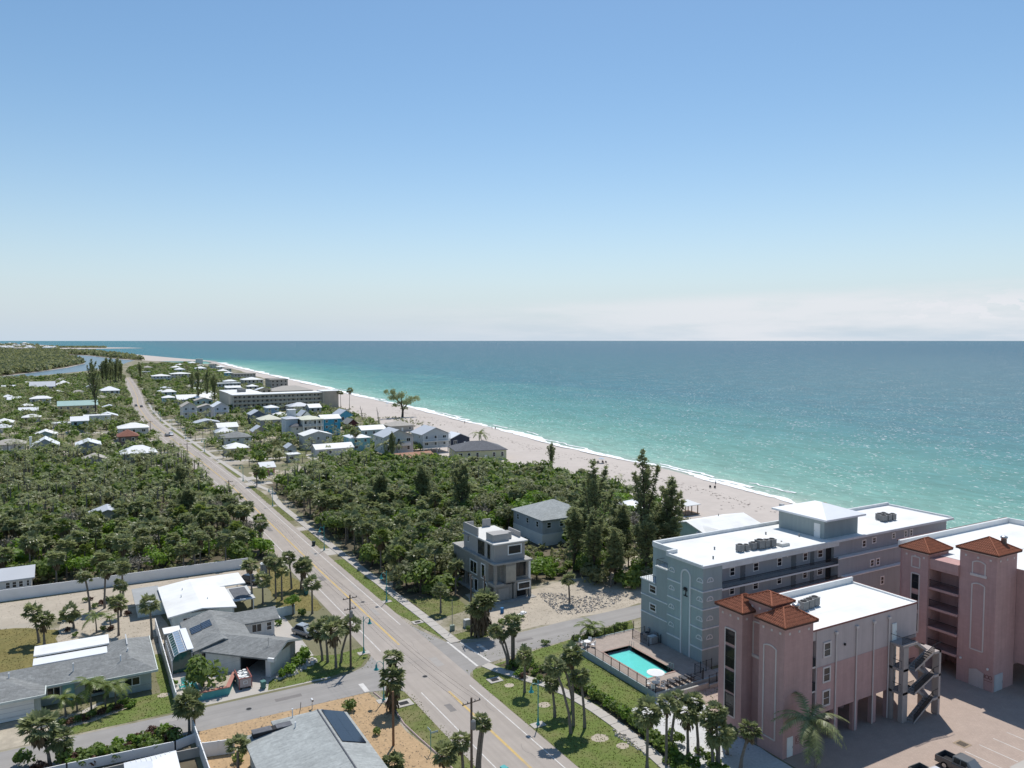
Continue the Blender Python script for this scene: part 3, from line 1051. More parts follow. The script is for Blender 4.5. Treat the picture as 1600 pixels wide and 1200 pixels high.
def gable_mesh(x0, x1, y0, y1, z, zr, axis='y', thick=0.16, ridge=None):
 """axis: direction of the ridge"""
 m = MB()
 if axis == 'y':
  c = ridge if ridge is not None else (x0 + x1) / 2
  s = [[(x0, z), (c, zr), (c, zr - thick), (x0, z - thick)], [(c, zr), (x1, z), (x1, z - thick), (c, zr - thick)]]
  for q in s:
   b = len(m.v)
   m.v += [(a, y0, h) for a, h in q] + [(a, y1, h) for a, h in q]
   for f in ((0, 1, 5, 4), (3, 7, 6, 2), (0, 3, 2, 1), (4, 5, 6, 7), (0, 4, 7, 3), (1, 2, 6, 5)):
    m.f.append(tuple(b + i for i in f))
 else:
  c = ridge if ridge is not None else (y0 + y1) / 2
  s = [[(y0, z), (c, zr), (c, zr - thick), (y0, z - thick)], [(c, zr), (y1, z), (y1, z - thick), (c, zr - thick)]]
  for q in s:
   b = len(m.v)
   m.v += [(x0, a, h) for a, h in q] + [(x1, a, h) for a, h in q]
   for f in ((0, 4, 5, 1), (3, 2, 6, 7), (0, 1, 2, 3), (4, 7, 6, 5), (0, 3, 7, 4), (1, 5, 6, 2)):
    m.f.append(tuple(b + i for i in f))
 return m


def gable_wall(m, x0, x1, y0, y1, z0, z1, zr, axis='y'):
 """closed wall block with gable ends"""
 m.box(x0, x1, y0, y1, z0, z1)
 if axis == 'y':
  c = (x0 + x1) / 2
  for y in (y0, y1):
   m.poly([(x0, y, z1), (x1, y, z1), (c, y, zr)] if y == y0 else [(x1, y, z1), (x0, y, z1), (c, y, zr)])
 else:
  c = (y0 + y1) / 2
  for x in (x0, x1):
   m.poly([(x, y1, z1), (x, y0, z1), (x, c, zr)] if x == x0 else [(x, y0, z1), (x, y1, z1), (x, c, zr)])
 return m


def tile_rows(x0, x1, y0, y1, z, zr, sp=0.26, seg=0.42):
 """courses of barrel tiles over a hip roof"""
 m = MB()
 w, l_ = x1 - x0, y1 - y0
 h = min(w, l_) / 2
 sides = [((x0, y0), (1, 0), (0, 1), w), ((x1, y1), (-1, 0), (0, -1), w), ((x1, y0), (0, 1), (-1, 0), l_), ((x0, y1), (0, -1), (1, 0), l_)]
 rnd = random.Random(3)
 for (ox, oy), e, u, ln in sides:
  n = int(ln / sp)
  for k in range(n):
   t = (k + 0.5) * ln / n
   run = min(t, ln - t, h)
   s = 0.0
   while s < run - 0.05:
    s1 = min(run, s + seg)
    q = []
    lift = rnd.uniform(0, 0.012)
    for ss, lf in ((s, 0.05 + lift), (s1, 0.015)):
     zz = z + (zr - z) * ss / h
     cx, cy = ox + e[0] * t + u[0] * ss, oy + e[1] * t + u[1] * ss
     hw = sp * 0.40
     q.append([(cx - e[0] * hw, cy - e[1] * hw, zz + lf * 0.2), (cx, cy, zz + lf + 0.05), (cx + e[0] * hw, cy + e[1] * hw, zz + lf * 0.2)])
    m.poly([q[0][0], q[0][1], q[1][1], q[1][0]]).poly([q[0][1], q[0][2], q[1][2], q[1][1]]).poly(q[0])
    s = s1
 return m


def ac_unit_mesh(w=0.8, h=0.95):
 m = MB()
 m.box(-w / 2, w / 2, -w / 2, w / 2, 0.12, h)
 m.box(-w / 2 - 0.03, w / 2 + 0.03, -w / 2 - 0.03, w / 2 + 0.03, h, h + 0.05)
 for k in range(7):
  z = 0.2 + k * 0.1
  m.box(-w / 2 - 0.015, w / 2 + 0.015, -w / 2 - 0.015, w / 2 + 0.015, z, z + 0.035)
 for sx in (-1, 1):
  for sy in (-1, 1):
   m.box(sx * w * 0.4 - 0.04, sx * w * 0.4 + 0.04, sy * w * 0.4 - 0.04, sy * w * 0.4 + 0.04, 0, 0.13)
 return m


AC_BODY = ac_unit_mesh().mesh('cabinet', M['grey_unit'])
AC_FAN = MB().lathe([(0.34, 0), (0.34, 0.06), (0.30, 0.08), (0.10, 0.05)], 12).mesh('fan', M['dark'])


def ac_unit(x, y, z, label, group=None, s=1.0):
 t = thing('air_conditioner', label, 'air conditioner', (x, y, z), 0, group)
 t.scale = (s, s, s)
 ob('cabinet', AC_BODY, t)
 ob('fan', AC_FAN, t, (0, 0, 1.0))
 return t


# ------------------------------------------------------------------ teal condominium
T_TEAL = mat('teal_stucco', (0.325, 0.375, 0.375), 0.9, 0.05, 0.4, bump=0.2, bscale=25, stain=0.15, sscale=0.2, streak=.3)
T_AQUA = mat('aqua_stucco', (0.345, 0.415, 0.415), 0.9, 0.05, 0.4, bump=0.2, bscale=25, stain=0.15, sscale=0.2, streak=.3)
T_GREY = mat('grey_stucco', (0.375, 0.40, 0.42), 0.9, 0.05, 0.4, bump=0.2, bscale=25, stain=0.15, sscale=0.2, streak=.3)
T_TRIM = paint(0.70, 0.72, 0.72)
b = Bld('condominium', 'long five storey teal and grey condominium with white roof beside the pool', 'apartment building', 78.4, 81.6)
w = MB()
w.prism([(78.4, 81.6), (82.2, 81.6), (82.2, 83.2), (82.2, 94.6), (80.0, 94.6), (80.0, 89.2), (78.4, 89.2)], 0, 15.2)
b.part('wall', w, T_AQUA, label='aqua stucco end wall with arched relief')
w = MB()
w.box(82.2, 108.4, 83.2, 94.6, 0, 15.2)
w.box(108.4, 140.0, 82.6, 94.6, 0, 15.2)
b.part('wall', w, T_GREY, label='grey stucco wall behind the galleries')
w = MB()
w.box(109.2, 139.6, 81.0, 82.6, 0, 9.0)
w.box(108.4, 139.8, 81.7, 82.6, 9.0, 12.0)
b.part('setback_bay', w, T_GREY)
w = MB()
w.box(109.1, 139.8, 80.8, 82.55, 9.0, 9.16)
w.box(108.3, 140.0, 81.5, 82.55, 12.0, 12.16)
b.part('bay_roof', w, M['white_roof'])
w = MB()
w.box(78.4, 82.0, 89.2, 91.9, 0, 12.6)
w.box(78.4, 81.0, 91.9, 95.5, 0, 9.8)
b.part('stepped_wing', w, T_TEAL)
b.part('wing_coping', MB().box(78.25, 82.1, 89.25, 92.05, 12.6, 12.78), T_TRIM)
b.part('wing_coping', MB().box(78.25, 81.1, 92.06, 95.65, 9.8, 9.98), T_TRIM)
for x0, x1, y0, y1, z in ((78.4, 78.45, 89.4, 91.8, 12.78), (78.4, 78.45, 92.1, 95.5, 9.98)):
 w = MB()
 for k in range(9):
  y = y0 + (y1 - y0) * k / 8
  w.box(x0, x1, y - .02, y + .02, z, z + 0.95)
 w.box(x0, x1, y0, y1, z + 0.95, z + 1.0)
 w.box(x0 + 2.4, x1 + 2.4, y0, y1, z + 0.95, z + 1.0)
 w.box(x0, x0 + 2.4, y1, y1 + 0.05, z + 0.95, z + 1.0)
 b.part('terrace_railing', w, M['black_metal'])
# roof deck, parapets
b.part('roof_deck', MB().prism([(78.6, 81.8), (139.8, 81.8), (139.8, 94.4), (80.2, 94.4), (80.2, 89.0), (78.6, 89.0)], 15.2, 15.24), M['white_roof'])
w = MB()
for x0, x1, y0, y1, h in ((78.2, 140.2, 81.35, 81.75, 0.12), (139.8, 140.2, 81.76, 94.4, 0.3), (80.0, 140.2, 94.41, 94.8, 0.55), (79.8, 80.2, 89.46, 94.4, 0.55), (78.2, 80.2, 89.05, 89.45, 0.55), (78.2, 78.55, 81.76, 89.04, 0.2)):
 b.part('parapet', MB().box(x0, x1, y0, y1, 14.98, 15.24 + h), T_TRIM)
# penthouse
w = MB()
w.box(106.7, 115.2, 83.2, 92.6, 15.24, 18.4)
b.part('penthouse', w, T_TEAL)
b.part('penthouse_roof', hip_mesh(105.9, 116.0, 82.2, 93.6, 18.65, 20.3, 0.3), M['white_metal'])
b.door('W', 106.7, 84.0, 85.2, 15.26, 17.6, M['white_paint'])
# galleries
for zt, zs in ((14.2, 11.3), (11.2, 8.4), (8.3, 5.5), (5.4, 2.7)):
 w = MB()
 w.box(82.2, 108.4, 81.6, 83.2, zs - 0.25, zs)
 b.part('gallery_slab', w, T_TRIM)
 w = MB()
 w.box(82.25, 108.35, 81.62, 81.68, zs + 1.02, zs + 1.08)
 w.box(82.25, 108.35, 81.62, 81.68, zs + 0.06, zs + 0.11)
 k = 82.3
 while k < 108.3:
  w.box(k, k + 0.025, 81.635, 81.665, zs + 0.1, zs + 1.03)
  k += 0.125
 b.part('gallery_railing', w, M['black_metal'])
 for a0, a1 in ((85.3, 86.4), (90.3, 91.5), (105.1, 106.4), (95.6, 96.7), (101.6, 102.7)):
  if zs < 8 and a0 < 93:
   continue
  b.win('S', 83.2, a0, a1, zs + 1.0, zs + 2.35)
 for a0, a1 in ((98.9, 100.0), (87.6, 88.6), (103.4, 104.3)):
  b.door('S', 83.2, a0, a1, zs + 0.02, zs + 2.25, paint(0.17, 0.19, 0.20))
 b.box('stairwell', 107.2, 108.3, 83.05, 83.19, zs + 0.02, zs + 2.5, M['dark'])
 for x in (83.0, 97.6):
  b.part('lamp', MB().box(x, x + 0.22, 82.9, 83.19, zs + 2.3, zs + 2.6), M['white_paint'])
w = MB()
w.box(82.2, 108.4, 81.6, 83.2, 14.3, 15.0)
b.part('roof_beam', w, T_TRIM)
# reliefs on the end walls
w = MB()
bars(w, 'W', 78.4, [(86.1, 0.0), (86.1, 12.9)], 0.26, 0.10)
bars(w, 'W', 78.4, [(84.2, 0.0), (84.2, 12.9)], 0.26, 0.10)
bars(w, 'W', 78.4, arc(85.15, 12.9, 0.95, 0, 180, 12), 0.26, 0.10)
b.part('arch_moulding', w, T_TRIM)
for z in (11.45, 8.8, 5.9, 2.9):
 for q in ((78.28, 78.4, 81.61, 84.05), (78.28, 78.4, 86.25, 89.2), (78.28, 82.2, 81.48, 81.6)):
  b.part('string_course', MB().box(*q, z - .09, z + .09), T_TRIM)
for z in (7.4, 4.6):
 b.part('string_course', MB().box(78.28, 78.4, 89.2, 95.5, z - .08, z + .08), T_TRIM)
for z in (13.1, 10.3, 7.4, 4.6):
 for c in (82.2, 88.25):
  w = MB()
  bars(w, 'W', 78.4, arc(c, z - 0.3, 0.62, 0, 180, 8) + [(c + 0.62, z - 0.3)], 0.14, 0.07)
  bars(w, 'W', 78.4, [(c, z - 0.3), (c, z + 0.3)], 0.06, 0.05)
  b.part('half_round_moulding', w, T_TRIM)
 w = MB()
 bars(w, 'S', 81.6, arc(79.8, z - 0.3, 0.62, 0, 180, 8) + [(80.42, z - 0.3)], 0.14, 0.07)
 bars(w, 'S', 81.6, [(79.8, z - 0.3), (79.8, z + 0.3)], 0.06, 0.05)
 b.part('half_round_moulding', w, T_TRIM)
# palm emblem
w = MB()
w.tube([(78.34, 85.15, 10.0), (78.34, 85.1, 10.5), (78.34, 85.2, 10.9)], [0.10, 0.07, 0.06], 5)
for k in range(8):
 a = R(-35 + 250 * k / 7)
 c, s_ = math.cos(a), math.sin(a)
 w.poly([(78.31, 85.2, 10.9), (78.31, 85.2 + c * 0.3 - s_ * .1, 10.9 + s_ * 0.3 + c * .1), (78.31, 85.2 + c * 0.62, 10.85 + s_ * 0.45), (78.31, 85.2 + c * 0.3 + s_ * .1, 10.9 + s_ * 0.3 - c * .1)])
w.box(78.3, 78.38, 84.75, 85.55, 9.85, 10.0)
b.part('palm_emblem', w, M['dark'])
for a0, a1, z0, z1 in ((91.75, 93.5, 8.05, 9.5), (91.75, 93.4, 5.2, 6.5)):
 b.win('W', 78.4, a0, a1, z0, z1, T_TRIM, 0.2)
for a0, a1, z0, z1 in ((115.6, 116.7, 12.75, 14.1), (118.3, 119.4, 13.1, 14.2), (123.7, 124.7, 13.2, 14.3), (127.2, 128.1, 13.0, 14.3), (128.8, 129.7, 13.0, 14.3)):
 b.win('S', 82.6, a0, a1, z0, z1, fw=0.17)
for a0, a1, z0, z1 in ((116.6, 117.7, 9.5, 10.8), (118.2, 119.2, 9.5, 10.8), (125.2, 126.2, 9.5, 11.0), (131, 132, 9.5, 11)):
 b.win('S', 81.7, a0, a1, z0, z1, fw=0.17)
for a0, a1 in ((118.5, 119.5), (124.5, 125.5), (130, 131)):
 b.win('S', 81.0, a0, a1, 6.3, 7.8, fw=0.17)
 b.win('S', 81.0, a0, a1, 3.2, 4.7, fw=0.17)
b.part('chimney', MB().box(108.6, 109.3, 93.7, 94.3, 15.24, 18.9), paint(0.5, 0.5, 0.5))
b.part('electric_cabinet', MB().box(78.1, 78.38, 91.2, 92.0, 1.0, 2.2).box(78.15, 78.38, 93.2, 93.6, 1.6, 2.3), M['grey_unit'])
ORD = ('first', 'second', 'third', 'fourth', 'fifth', 'sixth')
ACG = 'air conditioners in a row on the condominium roof'
for k, (x, y, s_) in enumerate([(89.0, 84.7, 1.0), (90.3, 84.7, 0.85), (91.7, 84.6, 1.0), (93.0, 84.4, 1.25), (94.3, 84.4, 1.1), (95.6, 84.3, 1.1)]):
 ac_unit(x, y, 15.24, 'grey air conditioner on the teal roof, ' + ORD[k] + ' from left in the row of six', ACG, s_ * 1.15)
for k, (x, y) in enumerate([(126.6, 86.2), (127.9, 86.2), (129.2, 86.2), (127.2, 87.5), (128.5, 87.5)]):
 ac_unit(x, y, 15.24, 'grey air conditioner at the teal roof seaward end, ' + ('front row, ' + ORD[k] if k < 3 else 'back row, ' + ORD[k - 3]) + ' from left', 'air conditioners at the seaward roof end', 1.15)
t = thing('roof_hatch', 'pale low skylight box beside the air conditioners on the white roof', 'skylight', (97.6, 83.8, 15.24))
MB().box(-0.9, 0.9, -0.6, 0.6, 0, 0.4).build('curb', paint(0.6, 0.6, 0.57), t)
MB().box(-0.8, 0.8, -0.5, 0.5, 0.4, 0.48).build('lid', paint(0.7, 0.69, 0.65), t)
for x, y in ((82.6, 83.9), (86.5, 87.6), (100.8, 90.2), (104.6, 86.5), (98.5, 84.9)):
 b.part('vent_pipe', MB().lathe([(0.12, 15.24), (0.12, 15.6), (0.16, 15.6), (0.16, 15.66)], 8, x, y), M['grey_unit'])

# ------------------------------------------------------------------ pink condominium (front)
P_PINK = course_mat('pink_stucco', (0.52, 0.325, 0.305), 0.9, var=0.05, scale=0.8, w=0.9, h=0.45, axis='Z', bump=0.25, mortar=0.93, stain=.2, sscale=.25, streak=.3)
P_MAUVE = mat('mauve_stucco', (0.53, 0.445, 0.435), 0.9, 0.05, 0.5, bump=0.2, bscale=25, stain=0.2, sscale=0.3, streak=.3)
P_STAIR = paint(0.43, 0.37, 0.345)
P_TRIM = paint(0.66, 0.58, 0.55)
P_TILE = mat('clay_tile', (0.31, 0.11, 0.06), 0.85, 0.3, 3.5, stain=0.35, sscale=1.5, scol=(0.20, 0.075, 0.045))
P_EDGE = paint(0.10, 0.05, 0.04)


def pink_tower(bb, x0, x1, y0, y1, ztop, rise, tiles=True):
 w = MB().box(x0, x1, y0, y1, 0, ztop)
 bb.part('tower', w, P_PINK)
 ov = 0.42
 w = MB().box(x0 - 0.12, x1 + 0.12, y0 - 0.12, y1 + 0.12, ztop - 0.02, ztop + 0.14)
 bb.part('cornice', w, P_TRIM)
 ze = ztop + 0.34
 r_ = bb.part('roof', hip_mesh(x0 - ov, x1 + ov, y0 - ov, y1 + ov, ze, ze + rise, 0.2), P_EDGE)
 bb.part('roof_tile', tile_rows(x0 - ov, x1 + ov, y0 - ov, y1 + ov, ze + 0.01, ze + rise + 0.01), P_TILE, r_, kind='stuff')
 w = MB()
 cx, cy, h = (x0 + x1) / 2, (y0 + y1) / 2, min(x1 - x0, y1 - y0) / 2 + ov
 top = [(x0 - ov + h, y0 - ov + h), (x1 + ov - h, y1 + ov - h)]
 for (ex, ey), tp in (((x0 - ov, y0 - ov), top[0]), ((x1 + ov, y0 - ov), (top[1][0], top[0][1])), ((x1 + ov, y1 + ov), top[1]), ((x0 - ov, y1 + ov), (top[0][0], top[1][1]))):
  w.tube([(ex, ey, ze + 0.06), (tp[0], tp[1], ze + rise + 0.06)], 0.10, 5)
 w.tube([(top[0][0], top[0][1], ze + rise + 0.06), (top[1][0] + 0.01, top[1][1], ze + rise + 0.06)], 0.10, 5)
 bb.part('ridge_tile', w, P_TILE, r_)
 for z in (ztop - 0.75,):
  for k in range(3):
   x = x0 + (x1 - x0) * (k + 0.5) / 3
   bb.part('cornice_block', MB().box(x - 0.13, x + 0.13, y0 - 0.05, y0, z, z + 0.26), P_TRIM)
   y = y0 + (y1 - y0) * (k + 0.5) / 3
   bb.part('cornice_block', MB().box(x0 - 0.05, x0, y - 0.13, y + 0.13, z, z + 0.26), P_TRIM)


def panel(bb, face, pos, a0, a1, z0, z1, rise=0.25, sill=False):
 w = MB()
 c = (a0 + a1) / 2
 top = [(a1 - (a1 - a0) * k / 6, z1 - rise + rise * math.sin(math.pi * k / 6)) for k in range(7)]
 bars(w, face, pos, [(a0, z1 - rise), (a0, z0), (a1, z0), (a1, z1 - rise)], 0.16, 0.07)
 bars(w, face, pos, top, 0.16, 0.075)
 if sill:
  bars(w, face, pos, [(a0 - 0.25, z0 - 0.1), (a1 + 0.25, z0 - 0.1)], 0.34, 0.14)
 return bb.part('panel_moulding', w, P_TRIM)


b = Bld('condominium', 'nearer pink stucco condominium on columns with tiled towers and outside stair', 'apartment building', 68.6, 58.9)
pink_tower(b, 69.2, 74.0, 58.9, 62.6, 15.2, 1.35)
pink_tower(b, 68.6, 73.0, 64.7, 68.5, 15.2, 1.25)
pink_tower(b, 70.4, 73.6, 61.9, 65.4, 16.6, 0.85)
panel(b, 'W', 69.2, 60.05, 61.85, 1.75, 12.75)
panel(b, 'W', 70.4, 63.0, 64.6, 10.1, 14.2, 0.05, True)
panel(b, 'W', 68.6, 65.7, 67.4, 2.1, 12.9, 0.05)
for z0, z1 in ((11.1, 12.7), (8.1, 10.7), (5.1, 7.7), (2.2, 4.8)):
 o = b.win('W', 68.6, 65.78, 67.32, z0, z1, paint(0.07, 0.055, 0.05), 0.08, None, 1)
 w = MB()
 for k in range(9):
  y = 65.9 + k * 0.16
  w.box(68.50, 68.53, y, y + 0.03, z0 + 0.1, z0 + 1.1)
 b.part('window_guard', w, M['black_metal'])
# main block
w = MB()
w.box(75.2, 94.4, 59.2, 69.0, 9.4, 13.9)
w.box(73.5, 75.2, 61.0, 69.0, 0, 13.9)
w.box(73.5, 75.2, 59.3, 61.0, 12.7, 13.9)
w.box(75.0, 75.2, 59.2, 61.0, 3.7, 13.9)
b.part('wall', w, P_MAUVE, label='pale mauve upper wall')
w = MB().box(75.21, 89.0, 59.17, 69.02, 3.7, 9.4)
w.box(89.0, 94.4, 62.0, 69.02, 3.7, 9.4)
b.part('wall', w, P_PINK, label='pink lower wall')
for z in (3.7, 6.65, 9.6):
 b.part('gallery_slab', MB().box(74.0, 75.0, 59.25, 61.0, z - 0.2, z), P_TRIM)
 b.part('gallery_railing', MB().box(74.0, 75.0, 59.28, 59.33, z, z + 1.0), M['dark'])
for x in (78.7, 82.4, 86.0, 89.0):
 for y in (59.45, 64.0, 68.6):
  b.part('column', MB().box(x - 0.42, x + 0.42, y - 0.25, y + 0.28, 0, 3.7), P_PINK)
for y in (62.3, 68.6):
 b.part('column', MB().box(93.6, 94.2, y - 0.28, y + 0.28, 0, 3.7), P_PINK)
b.part('ground_wall', MB().box(75.0, 78.2, 63.0, 69.0, 0, 3.7).box(78.3, 94.0, 66.4, 66.6, 0, 3.69), P_PINK)  # back wall added at full height to keep light out behind the columns
b.part('roof_deck', MB().box(73.6, 94.3, 59.4, 68.9, 13.9, 13.94), M['white_roof'])
for q in ((73.6, 94.4, 68.7, 69.0, 13.94, 14.75), (94.1, 94.4, 59.2, 68.69, 13.94, 14.15), (74.1, 94.09, 59.2, 59.4, 13.94, 14.02)):
 b.part('parapet', MB().box(*q), M['white_paint'])
w = MB()
w.box(74.1, 94.45, 59.12, 59.2, 13.88, 14.06)
w.box(94.4, 94.48, 59.2, 69.1, 13.98, 14.2)
w.box(73.6, 94.48, 69.0, 69.1, 14.6, 14.8)
b.part('drip_edge', w, paint(0.22, 0.10, 0.09))
for z0, z1 in ((10.35, 12.25), (7.3, 9.25), (4.4, 6.4)):
 b.win('S', 59.17, 76.15, 77.55, z0, z1, P_TRIM, 0.2)
for x in (78.4, 82.2, 85.5, 88.5):
 w = MB()
 w.tube([(x, 59.06, 12.95), (x, 59.06, 0.1)], 0.085, 6)
 w.box(x - 0.22, x + 0.22, 58.92, 59.16, 12.9, 13.2)
 b.part('downpipe', w, P_TRIM)
 b.part('wall_lamp', MB().box(x + 1.5, x + 1.7, 58.98, 59.15, 11.2, 11.45), M['black_metal']) if x in (78.4,) else None
b.door('S', 58.9, 69.9, 70.85, 0.1, 2.4, M['white_paint'])
# house number: wrought scroll plate
w = MB()
bars(w, 'S', 58.9, arc(71.75, 1.75, 0.28, 0, 360, 10), 0.07, 0.04)
bars(w, 'S', 58.9, arc(72.45, 1.75, 0.25, 0, 360, 10), 0.07, 0.04)
bars(w, 'S', 58.9, [(71.35, 1.3), (72.9, 1.3), (72.9, 2.2), (71.35, 2.2), (71.35, 1.3)], 0.05, 0.03)
b.part('name_plate', w, paint(0.30, 0.14, 0.12))
# roof kit
for k, (x, y) in enumerate(((79.3, 64.7), (80.6, 64.9), (81.9, 65.1))):
 ac_unit(x, y, 13.94, 'grey air conditioner on the nearer pink roof, ' + ORD[k] + ' of three from left', 'air conditioners on the pink condominium roof', 1.15)
t = thing('roof_fan', 'round steel exhaust vent standing on the tiled roof of the nearer pink tower', 'vent', (73.0, 60.6, 15.7))
MB().lathe([(0.36, 0), (0.36, 1.1), (0.46, 1.15), (0.46, 1.35), (0.2, 1.45)], 12).build('stack', M['steel'], t, True)
# outside stair
for k, z in enumerate((3.85, 6.85, 9.9)):
 b.part('landing', MB().box(88.85, 91.8, 57.3, 59.15, z - 0.3, z), P_STAIR)
 b.part('landing', MB().box(94.0, 95.4, 56.4, 59.15, z - 1.75, z - 1.45), P_STAIR)
 b.door('S', 59.15, 89.2, 90.1, z + 0.02, z + 2.2, M['white_paint'])
 if k < 2:
  b.part('gallery_wall', MB().box(89.01, 94.3, 61.9, 61.99, z, z + 3.0), P_MAUVE)
 w = MB()
 for (p, q) in (((88.95, 57.55), (91.6, 57.55)),):
  w.tube([(p[0], p[1], z + 1.02), (q[0], q[1], z + 1.02)], 0.035, 5)
  w.tube([(p[0], p[1], z + 0.15), (q[0], q[1], z + 0.15)], 0.025, 5)
  for j in range(22):
   x = p[0] + (q[0] - p[0]) * j / 21
   w.box(x - 0.012, x + 0.012, 57.54, 57.565, z + 0.1, z + 1.0)
 w.tube([(88.95, 57.55, z + 1.02), (88.95, 59.1, z + 1.02)], 0.035, 5)
 b.part('landing_railing', w, M['black_metal'])
for k, (za, zb_) in enumerate(((0.1, 3.85), (3.85, 6.85), (6.85, 9.9))):
 zm = zb_ - 1.5
 # flight along the front from the left post up to the far landing, then back behind it
 w = MB()
 n = 9
 for j in range(n):
  x0 = 90.2 + (94.0 - 90.2) * j / n
  z = za + (zm - za) * (j + 1) / n
  w.box(x0, x0 + 0.46, 56.5, 57.4, z - 0.07, z)
 b.part('stair_tread', w, P_STAIR)
 w = MB()
 w.poly([(90.0, 56.5, za - .14), (90.0, 57.42, za - .14), (94.0, 57.42, zm - .14), (94.0, 56.5, zm - .14)])
 w.poly([(90.0, 56.5, za - .09), (94.0, 56.5, zm - .09), (94.0, 57.42, zm - .09), (90.0, 57.42, za - .09)])
 w.poly([(94.0, 57.6, zm - .2), (94.0, 58.9, zm - .2), (91.6, 58.9, zb_ - .2), (91.6, 57.6, zb_ - .2)])
 w.poly([(94.0, 57.6, zm - .14), (91.6, 57.6, zb_ - .14), (91.6, 58.9, zb_ - .14), (94.0, 58.9, zm - .14)])
 b.part('stair_slab', w, P_STAIR)
 w = MB()
 for y in (56.42, 57.42):
  w.poly([(90.0, y, za - 0.12), (94.0, y, zm - 0.12), (94.0, y, zm + 0.16), (90.0, y, za + 0.16)])
  w.poly([(90.0, y + 0.08, za + 0.16), (94.0, y + 0.08, zm + 0.16), (94.0, y + 0.08, zm - 0.12), (90.0, y + 0.08, za - 0.12)])
  w.poly([(90.0, y, za + 0.16), (94.0, y, zm + 0.16), (94.0, y + 0.08, zm + 0.16), (90.0, y + 0.08, za + 0.16)])
  w.poly([(90.0, y + 0.08, za - 0.12), (94.0, y + 0.08, zm - 0.12), (94.0, y, zm - 0.12), (90.0, y, za - 0.12)])
 b.part('stringer', w, P_STAIR)
 w = MB()
 for y in (56.44,):
  w.tube([(90.0, y, za + 1.05), (94.0, y, zm + 1.05), (95.35, y, zm + 1.1)], 0.035, 5)
  for j in range(44):
   f = j / 43
   w.box(90.0 + 4 * f - .012, 90.0 + 4 * f + .012, y - .012, y + .012, za + (zm - za) * f + .15, za + (zm - za) * f + 1.02)
 b.part('stair_railing', w, M['black_metal'])
 w = MB()
 for j in range(9):
  x0 = 94.0 - (94.0 - 91.6) * (j + 1) / 9
  z = zm + (zb_ - zm) * (j + 1) / 9
  w.box(x0, x0 + 0.3, 57.6, 58.9, z - 0.12, z)
 b.part('stair_tread', w, P_STAIR)
 w = MB()
 w.poly([(94.0, 57.55, zm - .3), (91.7, 57.55, zb_ - .3), (91.7, 57.55, zb_ + .05), (94.0, 57.55, zm + .05)])
 w.poly([(91.7, 57.5, zb_ - .3), (94.0, 57.5, zm - .3), (94.0, 57.5, zm + .05), (91.7, 57.5, zb_ + .05)])
 b.part('stringer', w, P_STAIR)
for x0, x1, y0, y1, z1 in ((88.95, 89.95, 57.3, 57.9, 9.65), (95.0, 95.4, 56.4, 57.3, 8.45), (95.0, 95.4, 58.5, 59.15, 8.45), (88.85, 89.3, 58.7, 59.15, 9.65)):
 b.part('stair_pier', MB().box(x0, x1, y0, y1, 0, z1), P_STAIR)

# ------------------------------------------------------------------ pink condominium (rear)
b = Bld('condominium', 'farther pink condominium with two tiled towers and open galleries by the car park', 'apartment building', 107.2, 56.0)
pink_tower(b, 107.6, 112.6, 56.4, 61.4, 18.7, 1.6)
pink_tower(b, 107.0, 112.0, 65.6, 69.6, 16.9, 1.4)
panel(b, 'W', 107.6, 57.9, 59.6, 5.1, 14.5, 0.25)
panel(b, 'W', 107.6, 57.9, 59.6, 15.7, 17.6, 0.25, True)
panel(b, 'W', 107.0, 66.85, 68.1, 14.6, 16.2, 0.05)
panel(b, 'W', 107.0, 66.85, 68.1, 5.0, 13.7, 0.05)
for z0, z1 in ((11.4, 13.55), (8.4, 10.6), (5.2, 7.8)):
 b.win('W', 107.0, 66.95, 68.0, z0, z1, paint(0.07, 0.055, 0.05), 0.08)
b.part('garage_door', MB().box(107.5, 107.62, 57.65, 59.6, 0.02, 2.2).poly([(107.5, 57.65, 2.2), (107.5, 58.6, 2.55), (107.5, 59.6, 2.2)]), paint(0.55, 0.47, 0.45))
b.door('S', 56.4, 107.9, 109.9, 0.02, 2.35, paint(0.50, 0.50, 0.51))
w = MB()
bars(w, 'W', 107.6, arc(57.2, 1.9, 0.22, 0, 360, 10, 0.26), 0.06, 0.04)
bars(w, 'W', 107.6, arc(56.75, 1.9, 0.2, 0, 360, 10, 0.26), 0.06, 0.04)
bars(w, 'W', 107.6, [(57.55, 1.6), (57.55, 2.2)], 0.06, 0.04)
bars(w, 'W', 107.6, [(56.5, 1.35), (57.6, 1.35)], 0.05, 0.04)
b.part('name_plate', w, paint(0.22, 0.11, 0.10))
for y, z in ((57.0, 2.9), (60.7, 3.2)):
 b.part('wall_lamp', MB().box(107.4, 107.58, y, y + 0.2, z, z + 0.25), M['white_paint'])
# wing between the towers
w = MB()
w.box(110.2, 140, 61.4, 72.0, 3.3, 16.4)
w.box(112.7, 140, 54.0, 61.4, 3.3, 16.4)
b.part('wall', w, P_PINK)
b.part('ground_wall', MB().box(112.8, 139, 60.0, 71.9, 0, 3.3), P_PINK)
b.part('roof_deck', MB().box(109.9, 139.9, 61.5, 71.9, 16.4, 16.44).box(112.7, 139.9, 54.1, 61.4, 16.4, 16.44), M['white_roof'])
b.part('parapet', MB().box(109.6, 140.1, 71.7, 72.1, 16.35, 17.3), M['white_paint'])
b.part('parapet', MB().box(139.8, 140.15, 54.0, 71.69, 16.35, 17.3), M['white_paint'])
w = MB()
w.box(109.5, 140.2, 72.1, 72.2, 17.1, 17.36)
w.box(112.6, 140.0, 53.88, 54.0, 16.2, 16.5)
b.part('drip_edge', w, paint(0.22, 0.10, 0.09))
